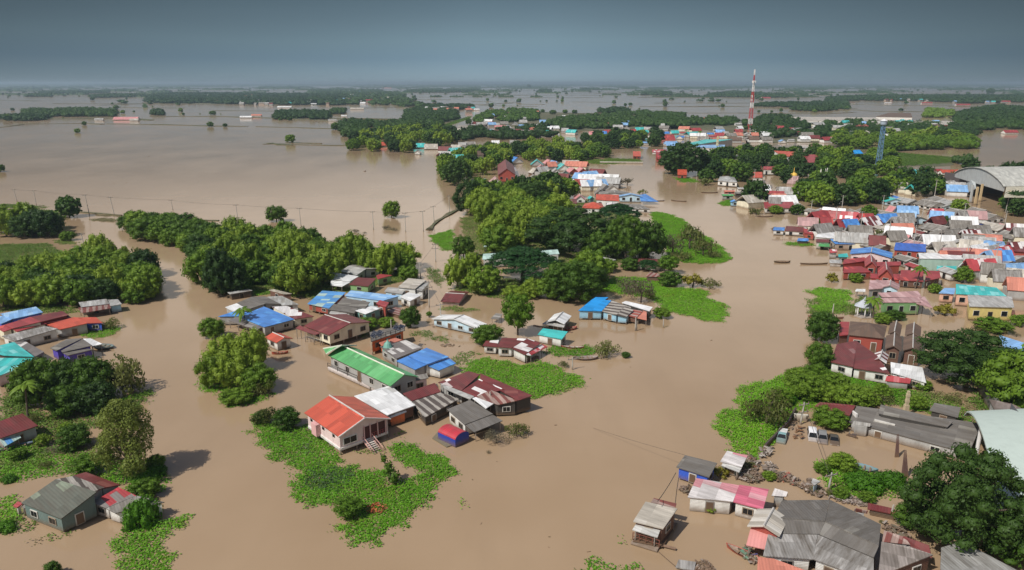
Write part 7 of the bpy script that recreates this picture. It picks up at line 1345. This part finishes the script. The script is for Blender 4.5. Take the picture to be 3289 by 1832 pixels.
# ------------------------------------------------------------------ far woods that read as one mass
FW = [
 ('S', [(1100,440),(1300,450),(1420,430),(1420,400),(1300,395),(1120,400)], 'hazy wood beyond the far lake shore', 13, 'deep'), ('20', [(640,380),(860,385),(1010,350),(1000,300),(800,270),(650,300)], 'dark wood left of the small far river', 15, 'deep'), ('20', [(200,440),(520,455),(520,400),(280,370),(200,380)], 'wood at the far corner of the lake', 14, 'deep'),
 ('20', [(1115,375),(1330,385),(1560,360),(1560,300),(1400,290),(1200,310)], 'wood right of the small far river', 15, 'mango'), ('20', [(1040,500),(1500,490),(1700,470),(1640,400),(1440,420),(1080,430)], 'wood between far river quarter and island', 12, 'deep'), ('20', [(1600,430),(1900,420),(2100,420),(2200,400),(2576,415),(2576,330),(2300,310),(1800,345),(1650,370)], 'broad wood before the far flooded plain', 14, 'deep'),
 ('21', [(-40,450),(450,440),(640,470),(640,420),(420,400),(180,400),(-40,390)], 'wood left of the telecom tower', 14, 'deep'), ('21', [(700,540),(1020,520),(1240,540),(1560,540),(1560,470),(1240,460),(1020,430),(960,390),(760,390),(700,430)], 'wood right of the telecom tower', 14, 'deep'), ('21', [(1180,470),(1560,470),(1780,480),(1950,470),(2600,480),(2600,430),(2100,445),(1560,440),(1200,420)], 'wood before the cream warehouses', 15, 'deep'),
 ('21', [(1950,530),(2240,515),(2240,480),(2100,450),(1700,470),(1700,520)], 'wood at the pond on the far right', 15, 'deep'), ('21', [(2090,430),(2600,440),(2600,330),(2400,310),(2250,330),(2100,370)], 'dark wood at the far right edge', 16, 'deep'), ('21', [(1600,620),(2240,605),(2200,565),(1900,560),(1650,570)], 'bright wood at the near side of the pond', 12, 'leafy'),
 ('21', [(2080,715),(2360,715),(2300,680),(2200,660),(2080,690)], 'bushes at the pond shore near the orange roofs', 10, 'deep'), ('21', [(360,240),(560,245),(930,250),(920,225),(800,225),(560,205),(380,228)], 'tree line behind the telecom tower', 22, 'deep'), ('21', [(700,310),(960,315),(1180,305),(1180,285),(740,292)], 'tree row right of the telecom tower', 16, 'deep'), ('21', [(960,340),(1180,345),(1350,330),(1330,240),(1200,250),(1180,320),(980,300)], 'tall trees near the far ponds', 18, 'deep'),
 ('21', [(1300,270),(1860,270),(2200,290),(2576,280),(2576,240),(2180,235),(1700,240),(1320,245)], 'tree line on the far right plain', 26, 'deep'), ('21', [(1890,390),(2080,385),(2080,355),(1900,330)], 'tree row beside the warehouses', 16, 'leafy'),
 ('22', [(180,365),(870,365),(880,330),(700,315),(180,325)], 'long eucalyptus row on the far left', 15, 'deep'), ('22', [(-50,400),(300,395),(380,375),(250,365),(-50,375)], 'bushes below the eucalyptus row', 16, 'deep'), ('22', [(2060,385),(2480,388),(2480,340),(2200,325),(2080,340)], 'square eucalyptus plantation', 14, 'deep'), ('22', [(1095,262),(1550,268),(2100,275),(2576,280),(2576,200),(1700,192),(1250,190),(1110,215)], 'town woods on the far plain', 30, 'deep'),
 ('22', [(300,188),(690,190),(820,185),(820,175),(300,176)], 'distant tree island on the left', 30, 'deep'), ('22', [(180,215),(380,215),(380,200),(250,200)], 'small distant tree island on the left', 28, 'deep'), ('22', [(690,222),(830,222),(1100,215),(1080,205),(860,200),(700,208)], 'trees at the left end of the town', 28, 'deep'), ('22', [(1140,355),(1230,355),(1220,325),(1150,325)], 'dark clump between the far fields', 12, 'deep'), ('22', [(2480,345),(2600,350),(2600,320),(2500,320)], 'clump right of the plantation', 14, 'deep'),
 ('20', [(-20,255),(500,258),(780,280),(770,250),(640,210),(660,190),(460,150),(0,145)], 'right part of the town woods', 30, 'deep'), ('20', [(640,168),(960,168),(1150,158),(1150,150),(960,150),(660,155)], 'hazy tree line right of the town', 32, 'deep'), ('20', [(1560,165),(1650,165),(1650,150),(1580,150)], 'hazy clump on the far plain', 26, 'deep'), ('20', [(1860,150),(1980,150),(1980,140),(1860,140)], 'hazy tree strip on the far plain', 30, 'deep'), ('20', [(2280,185),(2480,188),(2480,165),(2300,168)], 'hazy clump left of the tower', 26, 'deep'), ('20', [(1980,312),(2180,312),(2180,285),(2000,285)], 'tree row at the edge of the near plain', 18, 'deep'), ('20', [(760,280),(960,290),(1100,280),(1100,262),(800,255)], 'scattered trees at the far ponds', 26, 'deep'),
]
for i, (t, pts, lb, sp_, kk) in enumerate(FW):
    dd = P(t, *pts[0]).length; farwood('distant_woodland', pts, t, lb, spacing=sp_*.72*(.85 if dd < 2000 else 1), size=(sp_*.5, sp_*.9), h=(4, 8.5) if dd < 2000 else (6, 11), sp=kk, seed=i+1)
# long broken tree belts out to the horizon, and small tree islands between them
def belt(y, hh, seed, on=.0, dep=60, label=''):
    r = random.Random(seed); p0 = P('S', -80, y); p1 = P('S', 3370, y); D = p0.y; c = Vector((0, D, 0)); mb = MB(c); x = p0.x; st = max(14, D/260)
    while x < p1.x:
        w_ = st*r.uniform(.6, 1.6); v = noise.noise(Vector((x/(D*.07), seed*3.1, 0)))+.5*noise.noise(Vector((x/(D*.02), seed, 5)))
        if v > on:
            h_ = hh*r.uniform(.55, 1.15)*min(1, .45+(v-on)*3); yy = D+D*.006*noise.noise(Vector((x/(D*.12), seed, 9)))*(8 if D < 9000 else 3)
            d = dep*r.uniform(.6, 1.3); q = [Vector((x, yy-d/2, 0)), Vector((x+w_, yy-d/2, 0)), Vector((x+w_*.9, yy+d/2, 0)), Vector((x+w_*.1, yy+d/2, 0))]
            t_ = [q[0]+Vector((w_*.22, d*.2, h_)), q[1]+Vector((-w_*.25, d*.2, h_*r.uniform(.75, 1))), q[2]+Vector((-w_*.2, -d*.2, h_)), q[3]+Vector((w_*.2, -d*.2, h_*.9))]
            mb.prism(t_, q)
        x += w_*.8
    if mb.f:
        o = mb.build('far_tree_belt', SP['deep'][3]); tag(o, label, 'woodland', kind='stuff')
for i, (y, hh, on, dep) in enumerate([(274.6, 34, -.8, 300), (275.4, 34, -.6, 250), (276.5, 28, -.3, 200), (278, 24, -.16, 160), (280, 20, -.12, 140), (282.5, 18, -.06, 120), (285.5, 16, -.02, 100), (289, 14, .02, 80), (294, 12, .05, 60), (299, 11, .1, 50), (305, 10, .16, 40), (312, 9, .2, 30)]):
    belt(y, hh, i+3, on, dep, f'{["last", "second", "third", "fourth", "fifth", "sixth", "seventh", "eighth", "ninth", "tenth", "eleventh", "nearest"][i]} broken tree belt counted from the horizon')
rT = random.Random(4); tries_ = 0
hides(0, 500, 1, 1)
for poly, t, n in (([(1250,200),(1700,195),(2576,200),(2576,265),(2000,268),(1600,262)], '22', 60), ([(0,150),(460,155),(640,190),(480,222),(0,250)], '20', 46), ([(760,262),(1180,262),(1100,285),(800,290)], '20', 12), ([(1150,370),(1560,345),(1560,300),(1250,310)], '20', 6), ([(1560,440),(2300,395),(2576,400),(2576,350),(1700,375)], '20', 14), ([(1000,440),(1560,470),(2100,445),(1900,400),(1200,420)], '21', 16), ([(1550,262),(2500,282),(2576,245),(1700,245)], '21', 22), ([(2000,432),(2280,452),(2560,448),(2700,436),(2700,405),(2000,408)], 'S', 46), ([(1480,410),(1760,432),(1900,422),(1560,388)], 'S', 16), ([(2650,455),(2850,440),(3100,440),(2900,415),(2650,420)], 'S', 14), ([(2400,650),(2570,660),(2560,622),(2420,600)], 'S', 8), ([(1420,520),(1530,500),(1500,470),(1400,480)], 'S', 8), ([(2540,690),(2750,672),(3100,690),(3289,720),(3289,930),(3150,870),(2900,790),(2680,770)], 'S', 60), ([(1750,560),(1900,600),(1980,590),(1900,540),(1700,500)], 'S', 14), ([(2860,600),(3080,620),(3060,560),(2860,540)], 'S', 8)):
    k = 0
    while k < n:
        x, y = rT.uniform(min(q[0] for q in poly), max(q[0] for q in poly)), rT.uniform(min(q[1] for q in poly), max(q[1] for q in poly))
        if not inpoly(x, y, poly): continue
        k += 1; p = P(t, x, y, 5 if t not in ('20', 'S') or (t == '20' and y < 300) else 3.2); wd = rT.uniform(7, 14)*(1 if y < 300 else .8); wd = (rT.uniform(8, 12) if y < 650 else rT.uniform(5.5, 8)) if t == 'S' else wd; near_ = [q for q in HP if abs(q[0]-pix(p)[0]) < 17*(1 if y > 400 else .3) and abs(q[1]-pix(p)[1]) < 9*(1 if y > 400 else .3)] if t == 'S' else []
        if near_: tries_ += 1
        if near_ and tries_ < 900: k -= 1; continue
        if t == 'S': HP.append(pix(p))
        rc = rT.choice(['white', 'tin', 'tin', 'beige', 'red', 'sky', 'salmon', 'grey', 'maroon', 'grey', 'brown', 'teal'])
        if t == 'S' and y > 640: rc = rT.choice(['grey', 'grey', 'slab', 'tin', 'grey', 'beige', 'maroon', 'red', 'sky', 'lilac', 'white', 'white', 'rw', 'blue', 'salmon', 'mw'])
        loc = Vector((p.x, p.y, 0)); rt = empty('small_house', loc); zr = p.z+2.6; u_ = Vector((1, rT.uniform(-.6, .6), 0)).normalized(); n__ = Vector((-u_.y, u_.x, 0)); L__ = wd*rT.uniform(.7, 1.5)
        c0 = Vector((p.x, p.y, zr)); A_, B2 = c0-u_*L__/2, c0+u_*L__/2; ev = wd*.4
        for sg in (1, -1):
            mb = MB(loc); a4 = [A_+n__*sg*ev-Vector((0, 0, 3)), A_, B2, B2+n__*sg*ev-Vector((0, 0, 3))]; slab(mb, a4, .3); o = mb.build('roof', RM[rc]); o.parent = rt; o.location = (0, 0, 0)
        mb = MB(loc); mb.box((p.x, p.y, (zr-3)/2), (L__*.92, ev*1.8, zr-3), math.atan2(u_.y, u_.x)); o = mb.build('wall', paint(rT.choice([W['w'], W['c'], W['g']] if y > 400 else [W['g'], W['tn'], (.28, .27, .25)]))); o.parent = rt; o.location = (0, 0, 0)
        if t != 'S': tag(rt, f'tiny {RCOL[rc]} roofed house among the trees of the far plain', 'house', f'tiny {RCOL[rc]} roofed houses of the far plain')
        else: tag(rt, f'small {RCOL[rc]} roofed house in the {"dense right bank quarter" if y > 640 else "wooded far bank"}', 'house', 'small houses of the right bank' if y > 640 else 'small houses of the wooded far bank')
T('S', 2, 552, 34, 'mango', 'dark tree cut by the left edge in the lake', 1.0)
T('S', 888, 712, 70, 'mango', 'dark tree rising behind the middle of the long wood', 1.0); T('S', 582, 745, 90, 'rain', 'flat topped tree in the left arm of the long wood', 1.0); T('S', 990, 815, 100, 'mango', 'olive green crown standing out of the long wood', 1.2)
for x, y, wd in ((1145, 748, 26), (1170, 752, 20), (1240, 738, 40), (1265, 742, 30), (1140, 745, 22), (1380, 742, 30)): T('S', x, y, wd, 'grey', 'tiny dry bush in the shallow water by the lake poles', .9, group='tiny dry bushes by the lake poles')
# floating litter on the river
for i_, (t, pts, n_f) in enumerate([('S', [(600,1000),(900,1500),(1200,1800),(1900,1800),(2200,1300),(2400,900),(2100,880),(1900,1250),(1700,1300),(1300,1400),(900,1350),(720,1050)], 90), ('S', [(0,560),(400,620),(1400,660),(1400,480),(800,440),(0,420)], 60), ('14', [(500,1000),(1200,1150),(1200,1300),(900,1300),(500,1150)], 70)]):
    scrap(t, pts, ['scattered litter drifting on the main river', 'scattered litter drifting on the lake', 'litter drifting in the middle channel'][i_], [(.12, .09, .06), (.20, .16, .11), (.08, .10, .04)], n_f//6, .03, (.3, 1.1) if i_ != 1 else (1, 3), name='floating_litter', seed=i_+9)
for i_, (t, pts, mt, lb) in enumerate([('S', [(0,1290),(60,1260),(130,1330),(300,1340),(420,1290),(480,1240),(470,1300),(330,1370),(200,1400),(90,1440),(0,1440)], GR, 'green bank under the dark trees on the left'), ('S', [(0,1440),(120,1430),(330,1460),(500,1500),(540,1530),(500,1600),(380,1560),(230,1530),(120,1530),(0,1560)], HY, 'green bank around the tall airy tree'),
  ('S', [(0,960),(250,990),(240,1010),(0,1000)], GR, 'green edge under the left bank wood'), ('S', [(2640,1160),(2800,1210),(2980,1270),(3140,1330),(3100,1370),(2900,1310),(2640,1260)], HY, 'green scrub ground behind the long dark factory'), ('S', [(3120,1150),(3289,1200),(3289,1420),(3180,1420),(3120,1300)], GR, 'grass under the big trees at the right edge'),
  ('S', [(1450,930),(1600,960),(1700,965),(1740,930),(1700,900),(1500,890)], GR, 'grass under the middle wood'), ('S', [(1480,700),(1900,640),(2050,700),(2100,840),(1700,860),(1500,820)], GR, 'ground cover under the rain trees'), ('S', [(2590,960),(2820,990),(2800,1010),(2600,1010)], GR, 'terrace lawn beside the gazebo'), ('S', [(640,850),(760,935),(1000,960),(1320,900),(1250,860),(900,800)], GR, 'ground cover under the long wood')]):
    matty('ground_cover', pts, t, lb, seed=i_+90, mat=mt, cat='grass', h=.4, leaf=.22, dens=.9, breakup=.55)
for t_, q_, z_, rc_, lb_ in (('8', [(640,800),(655,770),(790,800),(780,835)], 1.8, 'rust', 'low rusty lean-to at the corner of the broad dark grey roof'), ('7', [(2085,640),(2120,560),(2260,600),(2240,660)], 1.9, 'wr', 'small patched lean-to behind the pink patched roof'), ('8', [(940,1130),(960,1010),(1180,1080),(1240,1180)], 2.2, 'rust', 'rusty torn roof between the broad roof and brown roof'), ('8', [(1150,1130),(1170,1070),(1440,1170),(1480,1270)], 2.3, 'maroon', 'dark red lean-to behind the brown grey roof'), ('6', [(1165,470),(1180,440),(1320,462),(1310,492)], 2.0, 'tin', 'pale porch roof on the factory front')):
    house(t_, lb_, [Q(q_, [z_*.9, z_*1.2, z_*1.2, z_*.9], rc_, 'g', .1)], cat='shed', name='shed', zk=1)
# ------------------------------------------------------------------ lone trees in the flooded plain
r5 = random.Random(11)
for t, x, y, wd in [('22',635,428,40),('22',583,485,48),('22',1585,440,52),('22',1693,440,40),('22',2185,560,84),('22',2520,462,66),('22',845,272,20),('22',1148,292,14),('22',1360,330,38),('22',925,340,36),('22',1008,330,22),('22',1600,350,54),('22',2108,392,34),('22',2180,392,46),('22',440,205,14),('22',145,208,14),('22',255,182,20),('22',60,222,14),('22',595,212,14),('22',668,214,18),('22',845,212,30),('22',95,318,34),('22',105,360,22),('22',60,385,60),('22',250,378,48),('22',350,378,50),('22',475,378,14),('22',1505,345,12),('22',1380,352,26),('22',1660,345,10),('22',2230,380,20),
   ('20',1215,225,24),('20',1340,232,24),('20',1255,195,12),('20',1270,192,12),('20',1297,196,18),('20',1175,200,10),('20',1580,230,12),('20',1622,230,18),('20',1693,230,16),('20',1730,232,26),('20',1695,182,16),('20',1990,192,10),('20',2010,192,10),('20',2165,262,26),('20',2200,256,30),('20',2262,282,16),('20',2435,232,16),('20',1420,260,12),('20',1035,262,16),('20',1110,270,36),('20',1325,265,26),('20',1595,305,30),('20',1665,318,56),('20',1750,312,40),('20',1815,312,44),('20',165,420,60),('20',85,318,0),('20',1085,388,50),('20',1750,150,22),('20',1410,160,26),('20',1500,135,30),
   ('21',480,315,34),('21',505,278,10),('21',455,310,14),('21',215,278,14),('21',70,278,20),('21',210,230,18),('21',745,215,24),('21',978,215,20),('21',1105,215,28),('21',1330,215,30),('21',730,350,26),('21',820,350,24),('21',885,345,30),('21',1120,350,30),('21',1345,330,30),('21',1720,340,36),('21',1545,262,24),('21',2020,240,30),('21',2110,215,20),('21',2340,225,60),('21',410,418,44),('21',780,400,50)]:
    if wd: T(t, x, y, wd, 'mango' if r5.random() < .6 else 'leafy', 'lone tree standing in the far flooded plain', r5.uniform(.75, 1.15), group='lone trees in the far flooded plain')
rq = random.Random(21)
for k_ in range(46):
    y_ = rq.choice([279, 283, 287, 291, 296, 301, 307, 314, 322, 332, 342])+rq.uniform(-2, 2); x_ = rq.uniform(-50, 3100); l_ = rq.uniform(120, 620)
    if 200 < x_ < 1300 and y_ > 330: continue
    dike('S', [(x_, y_), (x_+l_*.5, y_+rq.uniform(-.6, .6)), (x_+l_, y_+rq.uniform(-1.2, 1.2))], P('S', x_, y_).length*.006, 'thin dark field bank in the far flooded plain', .8)
farwood('scattered_bushes', [(-40, 284), (3330, 284), (3330, 345), (2300, 352), (1400, 345), (1300, 330), (-40, 360)], 'S', 'small bushes scattered over the far flooded plain', spacing=150, size=(8, 22), h=(6, 11), sp='deep', seed=77, maxn=420)
for i_, (x, y, wd) in enumerate([(2640,742,60),(2790,700,60),(2900,770,55),(3030,735,60),(3120,820,60),(3200,790,70),(2980,860,60),(3240,900,70),(2720,800,45),(2560,690,50),(3080,680,60),(2850,840,45)]):
    T('S', x, y, wd, ['mango', 'leafy', 'olive'][i_ % 3], 'small tree between roofs in the dense quarter', 1.0)
# ------------------------------------------------------------------ dikes and dry land of the plain
for t, pts, wd in [('22', [(-60,452),(160,425),(180,420),(620,415),(770,421)], 9), ('22', [(810,418),(1220,424),(1580,434),(1860,437)], 11), ('22', [(1930,438),(2200,446),(2500,455)], 12), ('22', [(1980,572),(2060,568),(2200,575),(2576,582)], 4), ('20', [(0,528),(130,532),(275,535)], 4), ('22', [(2030,562),(2100,575),(2200,578)], 7), ('22', [(2150,560),(2420,566)], 2.5),
   ('22', [(730,278),(1000,270),(1140,264)], 26), ('22', [(880,295),(1100,298),(1380,300)], 22), ('22', [(-60,385),(500,380),(900,372),(1140,392)], 30), ('22', [(1150,362),(1640,362),(2080,375),(2400,390),(2576,402)], 22), ('22', [(-60,242),(180,243),(280,246)], 40), ('22', [(1600,318),(2060,322)], 14),
   ('20', [(770,246),(1000,248),(1180,250),(1380,240)], 26), ('20', [(1110,228),(1240,230)], 16), ('20', [(1330,232),(1400,235)], 20), ('20', [(1450,247),(1600,250)], 14), ('20', [(1160,256),(1420,262),(1560,262)], 14), ('20', [(1800,232),(2095,234)], 12), ('20', [(1180,199),(1300,197)], 14), ('20', [(1860,186),(2000,187)], 26), ('20', [(1720,310),(2000,312),(2576,310)], 20), ('20', [(2040,168),(2250,168)], 24), ('20', [(0,352),(300,345),(640,352)], 16), ('20', [(130,280),(640,268),(760,285)], 18),
   ('21', [(-40,355),(640,355),(1200,360),(1400,350)], 12), ('21', [(460,253),(740,255),(1180,262)], 18), ('21', [(0,228),(380,232)], 14), ('21', [(700,320),(1180,330),(1400,322)], 14), ('21', [(1180,320),(1580,345),(2080,345)], 16), ('21', [(1300,290),(1600,300),(2160,305)], 26), ('21', [(1000,205),(2000,215),(2576,220)], 20), ('10', [(2440,430),(2800,440)], 2), ('3', [(90,965),(170,880),(300,800),(420,740)], 3.0), ('10', [(1020,330),(1560,372)], 1.0)]:
    dike(t, pts, wd)
land('far_bank', [(2060,330),(2600,300),(2600,460),(2200,470),(1560,430),(1400,380),(1330,250),(1180,290),(960,395),(700,400),(640,470),(1040,540),(1580,560),(2240,540),(2240,490),(2600,490)] if False else [(700,430),(960,400),(1240,465),(1560,475),(2240,490),(2240,520),(1560,560),(1240,560),(700,560)], '21', 'muddy ground under the far right wood')
land('far_bank', [(-40,400),(640,425),(640,500),(300,470),(-40,470)], '21', 'muddy ground left of the telecom tower')
land('far_bank', [(650,310),(1000,300),(1010,350),(860,400),(640,395)], '20', 'muddy ground by the small far river')
land('far_bank', [(1115,380),(1560,300),(2576,330),(2576,420),(1900,430),(1600,440),(1330,390)], '20', 'muddy ground before the far flooded plain')
land('far_bank', [(1250,530),(2080,700),(2080,725),(1560,725),(1240,600)], '21', 'marshy ground beyond the blue water tower', .1)
land('far_bank', [(1100,215),(2576,195),(2576,278),(1600,270),(1095,262)], '22', 'land under the far town')
land('far_bank', [(0,145),(460,150),(650,190),(500,225),(0,258)], '20', 'land under the right part of the far town')
land('far_bank', [(2080,340),(2600,310),(2600,440),(2090,430)], '21', 'land under the far right wood')
land('far_bank', [(640,480),(690,660),(1000,640),(1300,650),(1560,700),(1560,740),(1100,760),(640,700)], '21', 'yard ground of the temple')
tp_ = None
for x, y in ((2600,720),(2680,745),(2760,762),(2850,790),(2930,815),(3010,840),(3100,860),(3190,880),(2700,700),(2830,700),(2960,710),(3090,730),(3220,760),(2420,600),(2360,560),(2480,470),(2560,520),(3000,640)):
    t_ = pole('S', x, y, x+1, y-9.5*ppm(P('S', x, y)), 'concrete power pole among the roofs of the right bank town'); C.objects[-1]
    if tp_ and (t_-tp_).length < 60: wire(tp_, t_, 'power cable over the roofs of the right bank town', .02)
    tp_ = t_
# ------------------------------------------------------------------ tell apart what is left: add a landmark, then an order, to labels two things share
def disamb():
    short = lambda l: re.split(r' (?:in|on|of|near|beyond|between|behind|before|at) the ', l)[0]
    cnt = {}
    for o, p in THINGS: cnt[o['label']] = cnt.get(o['label'], 0)+1
    todo = [(o, p) for o, p in THINGS if o.get('kind') not in ('stuff', 'structure') and cnt[o['label']] > 1 and 'lone tree standing' not in o['label'] and 'stupa' not in o['label'] and 'tiny' not in o['label'] and 'pole' not in o['label'] and 'cable' not in o['label']]
    dist = lambda p, q: math.hypot(p[0]-q[0], (p[1]-q[1])*1.7)
    buckets = {}
    for o, p in sorted(todo, key=lambda q: min(dist(q[1], l[1]) for l in LANDMARKS)):
        for nm, q in sorted(LANDMARKS, key=lambda l: dist(p, l[1])):
            dx, dy = p[0]-q[0], (p[1]-q[1])*1.7
            rel = ('right of' if dx > 0 else 'left of') if abs(dx) > abs(dy) else ('below' if dy > 0 else 'above')
            b = buckets.setdefault((short(o['label']), nm, rel), [])
            if len(b) < 8: b.append((dist(p, q), o)); break
    ORD = ['', 'second', 'third', 'fourth', 'fifth', 'sixth', 'seventh', 'eighth']
    for (sh, nm, rel), b in buckets.items():
        b.sort(key=lambda v: v[0])
        for i, (_, o) in enumerate(b):
            pre = '' if len(b) == 1 else 'closest ' if i == 0 else ORD[i]+' closest '
            o['label'] = ' '.join(f'{pre}{sh} {rel} the {nm}'.split()[:16])
disamb()
